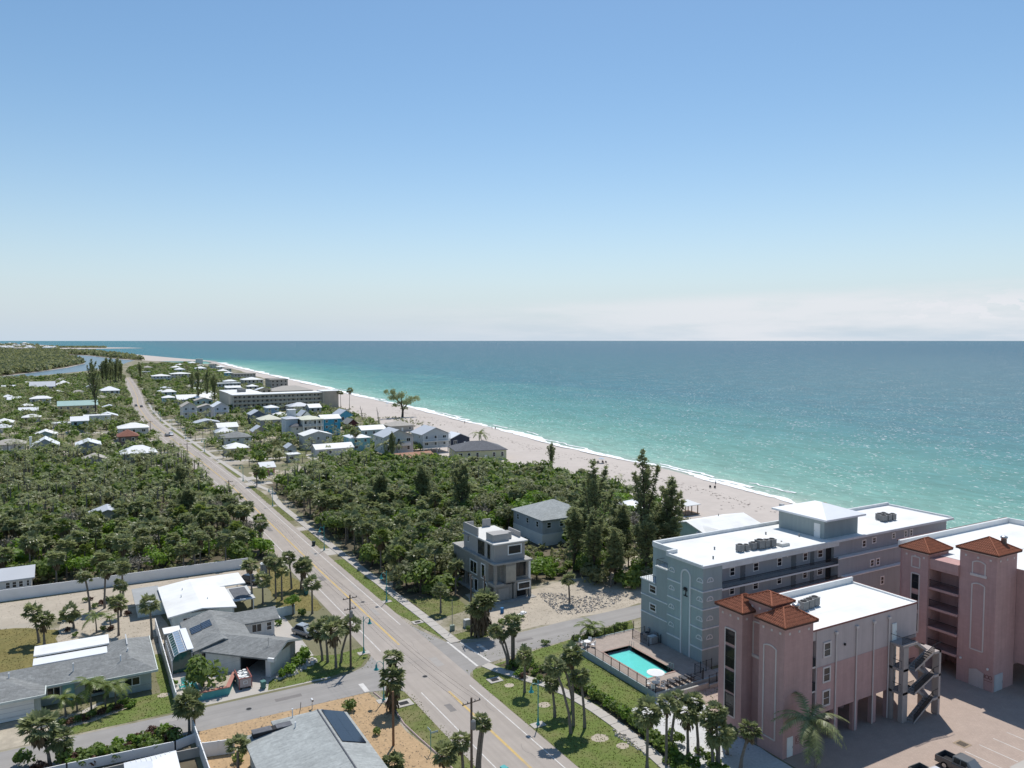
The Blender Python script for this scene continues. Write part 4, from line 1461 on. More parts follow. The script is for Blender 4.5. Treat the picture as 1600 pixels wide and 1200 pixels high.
for z in (3.5, 6.4, 9.3, 12.2, 15.2):
 b.part('gallery_slab', MB().box(107.3, 110.2, 61.4, 65.6, z - 0.35, z), P_PINK)
 b.part('gallery_slab', MB().box(112.6, 120.5, 52.2, 53.99, z - 0.35, z), P_PINK)
 if z < 15:
  w = MB()
  for k in range(30):
   y = 61.5 + k * 0.138
   w.box(107.4, 107.43, y, y + 0.025, z, z + 1.0)
  w.box(107.38, 107.45, 61.45, 65.6, z + 1.0, z + 1.06)
  for k in range(40):
   x = 112.7 + k * 0.19
   w.box(x, x + 0.025, 52.28, 52.31, z, z + 1.0)
  w.box(112.65, 120.5, 52.26, 52.33, z + 1.0, z + 1.06)
  b.part('gallery_railing', w, M['black_metal'])
  b.win('S', 54.0, 114.5, 115.8, z + 0.9, z + 2.3, P_TRIM)
  b.box('gallery_door', 116.8, 117.9, 53.9, 53.99, z + 0.02, z + 2.2, M['dark'])
b.part('roof_beam', MB().box(107.2, 110.2, 61.4, 65.6, 15.21, 16.4), P_PINK)
for x in (112.9, 116.6, 120.3):
 b.part('column', MB().box(x - 0.25, x + 0.25, 52.3, 52.8, 0, 3.15), P_PINK)
t = thing('roof_fan', 'round steel exhaust vent standing on the tiled roof of the farther pink tower', 'vent', (111.4, 57.6, 19.5))
MB().lathe([(0.36, 0), (0.36, 1.1), (0.46, 1.15), (0.46, 1.35), (0.2, 1.45)], 12).build('stack', M['steel'], t, True)
for k, (x, y) in enumerate(((119, 57.5), (120.4, 57.6), (121.8, 57.8))):
 ac_unit(x, y, 16.44, 'grey air conditioner behind the farther pink tower, ' + ORD[k] + ' of three from left', 'air conditioners behind the far pink tower', 1.2)

# ------------------------------------------------------------------ concrete house under construction
CB = course_mat('concrete_block', (0.315, 0.30, 0.275), 0.95, var=0.13, scale=0.9, w=0.4, h=0.2, axis='Z', bump=0.35, mortar=0.86)
CB2 = mat('raw_concrete', (0.37, 0.355, 0.33), 0.95, 0.14, 0.8, bump=0.2, bscale=10, stain=0.5, sscale=0.7, scol=(0.25, 0.235, 0.215))
CW = mat('bare_stucco', (0.38, 0.365, 0.35), 0.9, 0.08, 0.5, stain=0.3, sscale=0.5)
b = Bld('unfinished_house', 'bare grey concrete three storey house still being built beside the street', 'house', 65.6, 121.5)
w = MB()
w.box(67.6, 73.3, 122.6, 131.9, 0, 3.2)
w.box(65.6, 67.6, 124.0, 131.9, 0, 3.2)
w.box(65.6, 67.6, 121.5, 124.0, 0, 0.2)
w.box(65.6, 68.0, 121.5, 123.9, 2.7, 3.2)
w.box(69.8, 73.4, 121.5, 122.6, 3.0, 3.3)
w.box(72.9, 73.4, 121.5, 122.0, 0, 3.0)
w.box(69.6, 70.2, 121.5, 122.0, 0, 3.0)
w.box(65.6, 66.1, 121.5, 122.0, 0.2, 2.7)
w.box(66.2, 69.4, 121.7, 122.6, 0, 3.0)
b.part('ground_storey', w, CB)
w = MB()
w.box(67.4, 73.4, 122.6, 139.0, 3.3, 6.9)
w.box(65.6, 67.4, 124.0, 139.0, 3.2, 6.9)
w.box(67.9, 70.1, 121.5, 122.6, 3.3, 6.9)
w.box(65.6, 66.1, 121.5, 122.0, 3.2, 6.9)
b.part('middle_storey', w, CB)
b.part('column', MB().box(66.0, 66.5, 134.2, 134.7, 0, 3.2), CW)
b.part('column', MB().box(66.0, 66.5, 138.2, 138.7, 0, 3.2), CW)
b.part('column', MB().box(72.6, 73.1, 138.2, 138.7, 0, 3.2), CW)
b.part('floor_slab', MB().box(65.4, 73.6, 121.3, 139.2, 6.9, 7.2), CB2)
b.part('floor_slab', MB().box(65.5, 67.5, 121.4, 124.0, 2.95, 3.35).box(65.55, 73.5, 131.9, 139.1, 2.9, 3.2), CB2)
b.part('foundation_slab', MB().box(65.0, 74.0, 120.6, 139.4, 0, 0.12), CB2)
w = MB()
w.box(66.1, 72.6, 122.6, 135.3, 7.2, 10.4)
b.part('top_storey', w, CW)
b.part('roof_slab', MB().box(65.8, 73.1, 122.2, 129.3, 10.4, 10.62).box(65.9, 73.0, 129.3, 135.4, 10.4, 10.6), mat('new_roof', (0.66, 0.65, 0.62), 0.9, 0.06, 0.5, stain=0.3))
for q in ((66.0, 66.25, 129.2, 135.09, 10.62, 12.2), (66.0, 68.2, 135.1, 135.35, 10.62, 12.1), (70.2, 72.0, 135.1, 135.35, 10.62, 12.2), (72.6, 72.85, 124.6, 128.9, 10.62, 11.7)):
 b.part('parapet', MB().box(*q), CW)
b.part('stair_head', MB().box(66.4, 69.8, 123.6, 126.4, 10.62, 12.0).box(69.81, 70.9, 124.6, 126.2, 10.62, 11.9), CW)
b.part('ledge', MB().box(65.75, 66.15, 132.6, 135.3, 9.85, 10.05), CW)
WF = M['white_paint']
b.win('W', 65.6, 128.5, 131.6, 3.25, 5.85, WF, 0.2, None, 2)
b.win('W', 65.6, 125.2, 126.9, 3.3, 6.2, WF, 0.2, None, 0)
for a in (128.2, 130.1):
 b.win('W', 65.6, a, a + 1.5, 0.1, 2.6, WF, 0.15, None, 0)
b.win('W', 65.6, 124.6, 126.0, 1.0, 2.9, WF, 0.15, None, 0)
b.win('W', 66.1, 126.5, 129.1, 7.4, 10.1, paint(0.1, 0.1, 0.1), 0.1, None, 3)
b.win('W', 66.1, 124.2, 125.2, 7.4, 10.1, paint(0.1, 0.1, 0.1), 0.1, None, 0)
b.win('W', 66.1, 132.9, 133.7, 8.6, 9.9, WF, 0.1, None, 0)
b.win('S', 122.6, 68.9, 71.9, 8.15, 10.05, WF, 0.22, None, 0)
b.win('S', 122.6, 70.2, 72.8, 3.9, 6.7, paint(0.08, 0.08, 0.08), 0.1, None, 2)
b.part('balcony_post', MB().box(72.9, 73.3, 121.6, 122.0, 3.3, 6.9), WF)
b.part('balcony_floor', MB().box(70.11, 73.4, 121.4, 122.6, 3.31, 3.5), CB2)
b.win('S', 121.5, 70.4, 73.2, 1.55 + 0.05, 3.1, WF, 0.22, None, 0)
b.part('opening', MB().box(69.41, 69.59, 121.9, 122.55, 0.1, 3.0).box(70.3, 72.8, 122.5, 122.59, 0.1, 1.5), M['dark'])
b.part('plywood', MB().box(67.95, 70.05, 121.44, 121.49, 3.6, 6.5), mat('plywood', (0.42, 0.39, 0.33), 0.9, 0.12, 1.2, stain=0.3, sscale=0.8))
b.part('blockwork_patch', MB().box(66.4, 68.6, 121.62, 121.69, 0.3, 2.4), CB2)

# ------------------------------------------------------------------ near houses
W_AQ = paint(0.62, 0.70, 0.70)
W_WH = paint(0.70, 0.70, 0.68)
W_CR = paint(0.60, 0.55, 0.45)
W_GR = paint(0.42, 0.45, 0.46)

# bright white roofed house behind the long wall
b = Bld('bungalow', 'low bungalow with a dazzling plain white roof beside the long white wall', 'house', 12.4, 134.6)
b.part('wall', MB().box(12.9, 22.2, 134.8, 150.6, 0, 2.9), W_AQ)
b.part('roof', gable_mesh(12.0, 22.7, 134.0, 151.6, 3.05, 3.75, 'y', 0.22), M['white_roof'])
b.part('roof', MB().box(16.9, 26.4, 146.2, 153.4, 2.95, 3.18), M['white_roof'], label='flat white roof over the carport')
b.part('carport_roof', MB().box(22.75, 26.6, 138.2, 146.1, 2.5, 2.66), paint(0.55, 0.56, 0.56))
b.part('roof_panel', MB().box(23.3, 26.0, 139.0, 145.2, 2.67, 2.76), M['dark_shingle'])
b.part('side_roof', MB().box(7.9, 12.3, 145.0, 154.6, 2.4, 2.56), paint(0.36, 0.37, 0.37))
b.part('side_wall', MB().box(8.3, 12.9, 145.4, 150.6, 0, 2.4), W_AQ)
for x, y in ((22.95, 138.5), (26.3, 138.5), (26.3, 145.8), (26.1, 153.1)):
 b.part('post', MB().box(x - .07, x + .07, y - .07, y + .07, 0, 2.6), M['white_paint'])
b.win('S', 134.8, 14.3, 15.9, 1.1, 2.3, None, 0.1, None, 2)
b.win('S', 134.8, 19.6, 20.9, 1.3, 2.3, None, 0.1, None, 2)
b.win('W', 12.9, 137.5, 139.3, 1.0, 2.3, None, 0.1, None, 2)
b.win('W', 12.9, 141.5, 143.3, 1.0, 2.3, None, 0.1, None, 2)
b.door('W', 12.9, 144.0, 144.9, 0.05, 2.15, paint(0.25, 0.45, 0.48))
for x, y in ((15.0, 142.6), (15.6, 146.4), (18.8, 139.0)):
 b.part('vent_pipe', MB().lathe([(0.09, 3.2), (0.09, 3.75), (0.14, 3.78), (0.05, 3.86)], 7, x, y), M['white_metal'])

# grey shingle house with solar panels on the corner
b = Bld('bungalow', 'grey shingle corner bungalow with solar panels and a glass sunroom', 'house', 13.6, 109.4)
w = MB()
w.box(14.0, 21.6, 118.6, 130.6, 0, 2.75)
w.box(20.0, 27.2, 126.2, 130.7, 0, 2.75)
b.part('wall', w, W_WH)
b.part('roof', gable_mesh(13.5, 22.4, 117.6, 131.4, 2.8, 4.1, 'y', 0.2, 18.0), M['grey_shingle'])
b.part('roof', gable_mesh(18.6, 27.9, 125.5, 131.3, 2.82, 3.9, 'x', 0.2, 128.6), M['grey_shingle'], label='grey shingle roof of the rear wing')
w = MB()
w.box(27.92, 28.06, 125.5, 131.3, 2.55, 2.85)
b.part('fascia', w, M['white_paint'])
b.win('S', 126.2, 23.6, 25.2, 0.9, 2.3, None, 0.1, None, 2)
b.win('S', 126.2, 25.9, 26.8, 0.9, 2.3, None, 0.1, None, 1)
b.win('S', 118.6, 14.9, 16.6, 1.0, 2.2, None, 0.1, None, 2)
# diagonal front wing
ang = R(-44)
DIAG = Matrix.Translation(Vector((17.3, 120.2, 0))) @ Matrix.Rotation(ang, 4, 'Z')


def diag(mb):
 mb.v = [tuple(DIAG @ Vector(p)) for p in mb.v]
 return mb


b.part('roof', diag(gable_mesh(-1.5, 12.0, -3.7, 4.1, 2.84, 4.15, 'x', 0.2, 0.0)), M['grey_shingle'], label='grey shingle roof of the slanting front wing')
b.part('wall', diag(MB().box(0.5, 6.2, -3.2, 3.5, 0, 2.75).box(6.2, 11.2, 2.0, 3.5, 0, 2.75).box(10.4, 11.2, -3.3, -2.3, 0, 2.75)), W_WH, label='white wall of the slanting front wing')
b.part('carport_floor', diag(MB().box(6.2, 11.4, -3.4, 2.0, 0.0, 0.05)), M['walk'])
b.part('carport_wall', diag(MB().box(6.21, 6.3, -3.0, 1.9, 0.1, 2.6)), M['dark'])
b.part('fascia', diag(MB().poly([(12.02, -3.75, 2.66), (12.02, 0, 3.97), (12.02, 0, 4.25), (12.02, -3.75, 2.94)]).poly([(12.02, 0, 3.97), (12.02, 4.15, 2.66), (12.02, 4.15, 2.94), (12.02, 0, 4.25)]).box(11.0, 12.02, -3.75, -3.0, 2.45, 2.95)), M['white_paint'])
b.part('gable_glass', diag(MB().poly([(11.25, -3.0, 2.75), (11.25, 3.5, 2.75), (11.25, 0.0, 3.85)])), M['blue_pane'])
b.part('wall', diag(MB().box(11.0, 11.2, -2.3, 3.5, 0, 2.7)), W_WH, label='white end wall facing the main road')
w = MB()
w.tube([tuple(DIAG @ Vector((9.6, -1.2, 3.6))), tuple(DIAG @ Vector((9.6, -1.2, 4.9)))], 0.03, 5)
w.tube([tuple(DIAG @ Vector((9.2, -1.5, 4.7))), tuple(DIAG @ Vector((10.0, -0.9, 4.7)))], 0.025, 5)
b.part('aerial', w, M['grey_unit'])
# solar panels on the west slope (each with its frame)
sl = (4.1 - 2.8) / (18.0 - 13.5)
for (x0, x1, y0, y1) in ((14.4, 15.9, 124.2, 126.9), (15.98, 17.4, 124.4, 127.1)):
 for k in range(4):
  ya, yb = y0 + (y1 - y0) * k / 4 + .03, y0 + (y1 - y0) * (k + 1) / 4 - .03
  z0, z1 = 2.8 + (x0 - 13.5) * sl + 0.10, 2.8 + (x1 - 13.5) * sl + 0.10
  m = MB()
  m.v = [(x0, ya, z0 - .05), (x1, ya, z1 - .05), (x1, yb, z1 - .05), (x0, yb, z0 - .05), (x0, ya, z0), (x1, ya, z1), (x1, yb, z1), (x0, yb, z0)]
  m.f = [(3, 2, 1, 0), (4, 5, 6, 7), (0, 1, 5, 4), (1, 2, 6, 5), (2, 3, 7, 6), (3, 0, 4, 7)]
  b.part('solar_panel', m, M['solar'])
 m = MB()
 for k in range(5):
  y = y0 + (y1 - y0) * k / 4
  z0, z1 = 2.8 + (x0 - 13.5) * sl + 0.11, 2.8 + (x1 - 13.5) * sl + 0.11
  m.poly([(x0, y - .03, z0), (x1, y - .03, z1), (x1, y + .03, z1), (x0, y + .03, z0)])
 b.part('panel_rail', m, M['steel'])
# sunroom
SUNP = [(0.0, 0.0), (0.0, 1.9), (0.28, 2.55), (0.95, 2.95), (2.7, 3.25)]
for k in range(9):
 ya, yb = 118.0 + k * 1.0, 118.0 + (k + 1) * 1.0
 m = MB()
 for (d0, h0), (d1, h1) in zip(SUNP[1:4], SUNP[2:4]):
  m.poly([(11.0 + d0, ya + .06, h0), (11.0 + d1, ya + .06, h1), (11.0 + d1, yb - .06, h1), (11.0 + d0, yb - .06, h0)][::-1])
 m.poly([(11.0, ya + .06, 0.1), (11.0, ya + .06, 1.9), (11.0, yb - .06, 1.9), (11.0, yb - .06, 0.1)])
 b.part('sunroom_pane', m, mat('green_glass', (0.03, 0.085, 0.075), 0.08, 0.05, 2, spec=0.6) if k == 0 else bpy.data.materials['green_glass'])
 for j in range(2):
  f0, f1 = 0.03 + j * 0.5, 0.47 + j * 0.5
  xa, xb = 11.95 + 1.75 * f0, 11.95 + 1.75 * f1
  za, zb_ = 2.95 + 0.3 * f0, 2.95 + 0.3 * f1
  m = MB().poly([(xa, ya + .07, za), (xb, ya + .07, zb_), (xb, yb - .07, zb_), (xa, yb - .07, za)])
  b.part('sunroom_roof_pane', m, mat('pale_glass', (0.26, 0.33, 0.42), 0.1, 0.05, 2, spec=0.6) if k == j == 0 else bpy.data.materials['pale_glass'])
m = MB()
for k in range(10):
 y = 118.0 + k
 m.tube([(11.0 + d, y, h + 0.02) for d, h in SUNP], 0.05, 4)
for d, h in SUNP[1:]:
 m.tube([(11.0 + d, 117.95, h + .02), (11.0 + d, 127.05, h + .02)], 0.045, 4)
m.tube([(12.85, 117.95, 3.12), (12.85, 127.05, 3.12)], 0.05, 4)
m.box(13.0, 13.9, 117.9, 127.1, 3.2, 3.32)
m.box(13.62, 13.72, 118.0, 118.1, 0, 3.2)
b.part('sunroom_frame', m, M['white_metal'])
b.part('sunroom_pane', MB().poly([(11.0, 118.0, 0.1), (13.6, 118.0, 0.1), (13.6, 118.0, 3.1), (11.95, 118.0, 2.9), (11.3, 118.0, 2.5), (11.0, 118.0, 1.9)]), bpy.data.materials['green_glass'], label='dark end pane of the sunroom')
b.part('patio_roof', MB().box(10.9, 13.6, 128.4, 131.2, 2.3, 2.45), M['white_paint'])
b.part('patio_wall', MB().box(11.1, 13.4, 131.0, 131.1, 0, 2.3), W_WH)

# long grey house on the left
b = Bld('bungalow', 'long grey shingle bungalow with garage and white flat back roof behind a green lawn', 'house', -16, 112.6)
w = MB()
w.box(-16, 2.8, 116.0, 122.6, 0, 2.7)
w.box(2.8, 8.0, 114.4, 127.0, 0, 2.7)
w.box(-16, -5.0, 113.4, 116.0, 0, 2.7)
b.part('wall', w, paint(0.40, 0.45, 0.43))
b.part('roof', gable_mesh(-17, 5.6, 115.4, 123.2, 2.8, 4.3, 'x', 0.2), M['grey_shingle'])
b.part('roof', hip_mesh(2.2, 8.7, 113.8, 127.6, 2.83, 4.25, 0.2), M['grey_shingle'], label='grey hip roof of the right hand wing')
b.part('roof', hip_mesh(-17, -4.5, 112.6, 123.1, 2.86, 4.2, 0.2), M['grey_shingle'], label='grey roof over the garage')
w = MB()
w.box(-17.05, -4.45, 112.48, 112.6, 2.62, 2.92)
w.box(-4.5, -4.38, 112.5, 115.5, 2.62, 2.92)
w.box(-4.4, 2.2, 115.28, 115.4, 2.55, 2.85)
w.box(2.1, 8.75, 113.68, 113.8, 2.6, 2.9)
w.box(8.7, 8.82, 113.7, 127.7, 2.6, 2.9)
b.part('fascia', w, paint(0.62, 0.66, 0.62))
b.part('garage_door', MB().box(-10.4, -5.7, 113.28, 113.42, 0.05, 2.35), M['white_paint'])
for k in range(3):
 b.part('garage_door_rib', MB().box(-10.4, -5.7, 113.25, 113.28, 0.55 + k * 0.6, 0.6 + k * 0.6), paint(0.62, 0.62, 0.62))
b.part('entry_wall', MB().box(-2.6, -1.2, 115.9, 116.0, 0.1, 2.4), paint(0.24, 0.45, 0.45))
b.win('S', 116.0, -4.4, -2.8, 0.9, 2.3, None, 0.1, None, 2)
b.win('S', 116.0, 0.0, 2.2, 0.4, 2.3, paint(0.08, 0.08, 0.08), 0.1, None, 2)
b.win('S', 114.4, 4.6, 6.6, 1.0, 2.2, None, 0.1, None, 2)
b.part('wall_emblem', MB().lathe([(0.25, 0), (0.3, 0.06), (0.1, 0.1)], 8, -5.3, 113.3), paint(0.35, 0.12, 0.08))
b.part('back_roof', MB().box(-6.2, 3.0, 122.9, 125.6, 3.0, 3.16), M['white_metal'])
b.part('back_roof', MB().box(-6.2, 3.3, 125.7, 129.6, 3.3, 3.5), M['white_roof'])
b.part('back_wall', MB().box(-6.0, 3.0, 129.3, 129.45, 0, 3.3), W_WH)
w = MB()
w.tube([(5.45, 121.4, 4.32), (5.45, 125.8, 4.32)], 0.10, 5)
b.part('ridge_vent', w, paint(0.55, 0.56, 0.56))
for x, y in ((4.4, 117.0), (-8.6, 117.8), (-1.3, 117.2), (5.4, 119.2)):
 b.part('vent_pipe', MB().lathe([(0.08, 3.2), (0.08, 4.55), (0.12, 4.6)], 7, x, y), M['white_metal'])

# grey roof at the bottom edge
b = Bld('bungalow', 'pale grey shingle bungalow with one big dark solar panel in the mulch yard', 'house', 15.5, 66)
w = MB()
w.box(16.0, 26.9, 66.5, 88.0, 0, 2.95)
b.part('wall', w, paint(0.45, 0.50, 0.49))
b.part('roof', gable_mesh(15.4, 27.5, 66.0, 88.7, 3.05, 4.25, 'y', 0.2, 23.9), M['pale_shingle'])
b.part('roof', hip_mesh(19.0, 25.2, 86.2, 91.0, 3.02, 3.75, 0.2), M['pale_shingle'], label='small hip roof over the back porch')
b.part('porch_post', MB().box(19.3, 19.45, 90.5, 90.65, 0, 2.85), M['white_paint'])
b.part('porch_post', MB().box(24.7, 24.85, 90.5, 90.65, 0, 2.85), M['white_paint'])
sr = (4.25 - 3.05) / (27.5 - 23.9)
for k in range(3):
 for j in range(2):
  xa, xb = 24.35 + j * 1.37, 24.35 + (j + 1) * 1.37 - 0.015
  ya, yb = 80.3 + k * 2.75, 80.3 + (k + 1) * 2.75 - 0.015
  m = MB()
  for z in (0.06, 0.12):
   m.v += [(xa, ya, 4.25 - (xa - 23.9) * sr + z), (xb, ya, 4.25 - (xb - 23.9) * sr + z), (xb, yb, 4.25 - (xb - 23.9) * sr + z), (xa, yb, 4.25 - (xa - 23.9) * sr + z)]
  m.f = [(3, 2, 1, 0), (4, 5, 6, 7), (0, 1, 5, 4), (1, 2, 6, 5), (2, 3, 7, 6), (3, 0, 4, 7)]
  b.part('solar_panel', m, M['solar'])
m = MB()
m.box(16.3, 20.6, 87.4, 88.4, 3.25, 3.75)
b.part('roof_box', m, M['dark'])
b.part('roof_box_lid', MB().box(16.25, 18.4, 87.35, 88.45, 3.75, 3.82).box(18.9, 20.65, 87.35, 88.45, 3.75, 3.82), M['dark_shingle'])
b.part('roof_coating', MB().poly([(17.2, 67, 3.24), (21.6, 67, 3.84), (21.6, 77.6, 3.84), (17.2, 77.6, 3.24)]), paint(0.56, 0.57, 0.56))
b.part('ridge_vent', MB().tube([(23.9, 66.2, 4.28), (23.9, 88.6, 4.28)], 0.09, 5), M['dark_shingle'])
for x, y in ((20.8, 86.6), (21.3, 90.0)):
 b.part('vent_pipe', MB().lathe([(0.07, 3.3), (0.07, 4.4), (0.1, 4.42)], 6, x, y), M['white_metal'])
b.win('W', 16.0, 82, 84, 1.0, 2.3, None, 0.1, None, 2)

# small white canopy
b = Bld('shade_canopy', 'small white ribbed canopy roof at the bottom edge among the shrubs', 'canopy', 3.5, 85.5)
b.part('roof', hip_mesh(3.4, 8.6, 84.0, 90.6, 2.5, 3.3, 0.12), M['white_metal'])
for k in range(11):
 x = 3.6 + k * 0.48
 z0 = 2.5 + 0.8 * min(1, min(x - 3.4, 8.6 - x) / 2.6)
 b.part('roof_rib', MB().tube([(x, 90.58, 2.53), (x, 90.58 - min(x - 3.4, 8.6 - x), z0 + .02)], 0.035, 4), M['white_metal'])
for x in (3.7, 8.3):
 for y in (84.4, 90.2):
  b.part('post', MB().box(x - .06, x + .06, y - .06, y + .06, 0, 2.4), M['white_metal'])

# house at the left edge behind the wall
b = Bld('bungalow', 'pale roofed cottage with a row of windows behind the long white wall', 'house', -20, 172)
b.part('wall', MB().box(-22, -8.4, 172.3, 179.5, 0, 2.5), W_WH)
b.part('roof', gable_mesh(-22.6, -7.8, 171.7, 180.1, 2.6, 4.0, 'x', 0.2), M['grey_metal_roof'])
for k in range(4):
 b.win('S', 172.3, -12.6 + k * 1.05 - (0 if k < 3 else -0.2), -11.8 + k * 1.05, 0.9, 2.1, None, 0.1, None, 1)
b.door('S', 172.3, -14.6, -13.7, 0.05, 2.1, paint(0.5, 0.5, 0.5))


# ------------------------------------------------------------------ houses further along the coast
def house(label, x0, x1, y0, dep, ze, zr, roof='hip', col=(0.6, 0.6, 0.6), rm='grey_metal_roof', st=1, stilts=0.0, rz=0.0,
          cat='house', win=True, balc=False, ch=False, wcol=None, porch=False, ov=0.5, name='house', panes=True):
 cx, cy = (x0 + x1) / 2, y0 + dep / 2
 bb = Bld(name, label, cat, cx, cy, rz, local=True)
 hw, hd = (x1 - x0) / 2, dep / 2
 wm = paint(*col)
 w = MB()
 if roof == 'gable':
  gable_wall(w, -hw + ov, hw - ov, -hd + ov, hd - ov, stilts, ze - .05, zr - 0.25, 'y')
 elif roof == 'gablex':
  gable_wall(w, -hw + ov, hw - ov, -hd + ov, hd - ov, stilts, ze - .05, zr - 0.25, 'x')
 else:
  w.box(-hw + ov, hw - ov, -hd + ov, hd - ov, stilts, ze - .15)
 bb.part('wall', w, wm)
 rmm = M[rm] if isinstance(rm, str) else rm
 if roof == 'hip':
  bb.part('roof', hip_mesh(-hw, hw, -hd, hd, ze, zr, 0.22), rmm)
 elif roof == 'gable':
  bb.part('roof', gable_mesh(-hw, hw, -hd, hd, ze, zr, 'y', 0.2), rmm)
 elif roof == 'gablex':
  bb.part('roof', gable_mesh(-hw, hw, -hd, hd, ze, zr, 'x', 0.2), rmm)
 else:
  w = MB().box(-hw, hw, -hd, hd, ze - .14, ze + 0.1)
  w.box(-hw, hw, -hd, -hd + .25, ze + .1, zr).box(-hw, hw, hd - .25, hd, ze + .1, zr).box(-hw, -hw + .25, -hd + .25, hd - .25, ze + .1, zr).box(hw - .25, hw, -hd + .25, hd - .25, ze + .1, zr)
  bb.part('roof', w, rmm)
 if stilts:
  n = max(2, int(2 * hw / 3.5))
  for k in range(n + 1):
   for yy in (-hd + ov + .2, hd - ov - .2):
    x = -hw + ov + .2 + (2 * hw - 2 * ov - .4) * k / n
    bb.part('stilt', MB().box(x - .16, x + .16, yy - .16, yy + .16, 0, stilts), wm)
  bb.part('floor_frame', MB().box(-hw + ov - .1, hw - ov + .1, -hd + ov - .1, hd - ov + .1, stilts - .22, stilts + .06), M['white_paint'])
 if win:
  sh = (ze - stilts) / st
  for s in range(st):
   z0 = stilts + s * sh + sh * 0.32
   z1 = stilts + s * sh + sh * 0.78
   n = max(2, int((2 * hw - 2 * ov) / 3.4))
   pad = (2 * hw - 2 * ov) / n
   for k in range(n):
    c = -hw + ov + pad * (k + 0.5)
    ww = 0.62 if (k + s) % 3 else 0.85
    if s == 0 and k == n // 2 and not stilts:
     bb.door('S', -hd + ov, c - .5, c + .5, 0.05, 2.15, M['white_paint'])
     continue
    if panes:
     bb.win('S', -hd + ov, c - ww, c + ww, z0, z1, wcol, 0.12, None, 2 if ww > .7 else 1)
    else:
     bb.part('window', MB().box(c - ww, c + ww, -hd + ov - .05, -hd + ov, z0, z1), M['pane'])
   n = max(1, int((2 * hd - 2 * ov) / 4.2))
   pad = (2 * hd - 2 * ov) / n
   for k in range(n):
    c = -hd + ov + pad * (k + 0.5)
    if panes:
     bb.win('W', -hw + ov, c - .55, c + .55, z0, z1, wcol, 0.12, None, 1)
    else:
     bb.part('window', MB().box(-hw + ov - .05, -hw + ov, c - .55, c + .55, z0, z1), M['pane'])
 if balc:
  sh = (ze - stilts) / st
  for s in range(st):
   z = stilts + s * sh
   if z < 1:
    continue
   bb.part('balcony', MB().box(-hw + ov, hw - ov, -hd + ov - 1.6, -hd + ov - .02, z - .2, z), M['white_paint'])
   w = MB()
   nb_ = int((2 * hw - 2 * ov) / .3)
   for k in range(nb_ + 1):
    x = -hw + ov + (2 * hw - 2 * ov) * k / nb_
    w.box(x - .025, x + .025, -hd + ov - 1.58, -hd + ov - 1.53, z, z + .95)
   w.box(-hw + ov, hw - ov, -hd + ov - 1.6, -hd + ov - 1.51, z + .95, z + 1.03)
   bb.part('balcony_railing', w, M['white_paint'])
  for x in (-hw + ov + .1, 0, hw - ov - .1):
   bb.part('balcony_post', MB().box(x - .1, x + .1, -hd + ov - 1.58, -hd + ov - 1.4, 0, ze - .1), M['white_paint'])
 if ch:
  bb.part('chimney', MB().box(-hw + ov - 0.9, -hw + ov - .02, -0.6, 0.6, 0, zr + 0.4).box(-hw + ov - 1.0, -hw + ov + .05, -0.7, 0.7, zr + .4, zr + .6), M['white_paint'])
 if porch:
  bb.part('porch_roof', MB().box(-hw * .5, hw * .5, -hd + ov - 2.2, -hd + ov - .03, 2.4, 2.55), rmm)
  for x in (-hw * .48, hw * .48):
   bb.part('porch_post', MB().box(x - .07, x + .07, -hd + ov - 2.1, -hd + ov - 1.95, 0, 2.4), M['white_paint'])
 # vents on the roof
 bb.part('vent_pipe', MB().lathe([(0.1, zr - 0.7), (0.1, zr + 0.15), (0.15, zr + 0.2)], 6, hw * .25, hd * .2), M['grey_unit'])
 return bb


RED_ROOF = mat('brown_tile', (0.24, 0.105, 0.075), 0.9, 0.25, 2)
TERRA = mat('faded_clay', (0.40, 0.225, 0.155), 0.9, 0.12, 1.5, stain=0.3)
TEAL_ROOF = mat('teal_metal', (0.34, 0.50, 0.47), 0.5, 0.08, 0.5, stain=0.2)
CREAM_ROOF = mat('cream_roof', (0.62, 0.62, 0.50), 0.7, 0.08, 0.6, stain=0.2)
TAN_ROOF = mat('tan_roof', (0.42, 0.39, 0.35), 0.9, 0.12, 1.0)

# left of the road
house('grey gable cottage with a tall white chimney at the far edge of the left wood', -17.2, -6.5, 377.3, 12, 3.4, 6.6, 'gable', (0.36, 0.40, 0.43), 'white_metal', ch=True)
house('blue grey gable house with a pale roof rising above the left wood', -0.8, 8.9, 361.2, 13, 4.6, 6.4, 'gable', (0.26, 0.29, 0.35), 'white_metal', 2)
house('low house with only its broad pale roof showing above the palms', 0.4, 10.8, 325, 9, 3.1, 5.0, 'gable', (0.5, 0.5, 0.48), TAN_ROOF)
house('brown two storey house with a reddish tiled hip roof near the road', 15.2, 23.9, 373, 10, 6.2, 8.7, 'hip', (0.19, 0.145, 0.125), RED_ROOF, 2)
house('green walled house with a shining white metal hip roof by the road', 14.3, 27.4, 328, 10, 4.4, 7.0, 'hip', (0.34, 0.42, 0.38), 'white_metal', 2)
house('white two storey flat roofed house with a turquoise panel left of the road', 3.4, 17.4, 491, 9, 5.5, 5.8, 'flat', (0.60, 0.62, 0.62), 'white_roof', 2, balc=True)
house('low white roofed annex in front of the yellow building', -11.8, 3.3, 484, 8, 2.8, 3.1, 'flat', (0.55, 0.55, 0.52), 'white_roof')
house('long pale yellow two storey building with a sea green metal roof', -10.5, 12.7, 567, 12, 6.2, 9.0, 'gablex', (0.56, 0.47, 0.30), TEAL_ROOF, 2)
house('white roofed bungalow cut off by the left picture edge above the wood', -37.5, -29.7, 474, 9, 3.0, 4.6, 'hip', (0.5, 0.5, 0.5), 'white_metal')
house('pale blue two storey house with white hip roof beside the tall dark pine', 17.1, 32.8, 723, 14, 6.2, 9.4, 'hip', (0.45, 0.50, 0.54), 'white_metal', 2, panes=False)
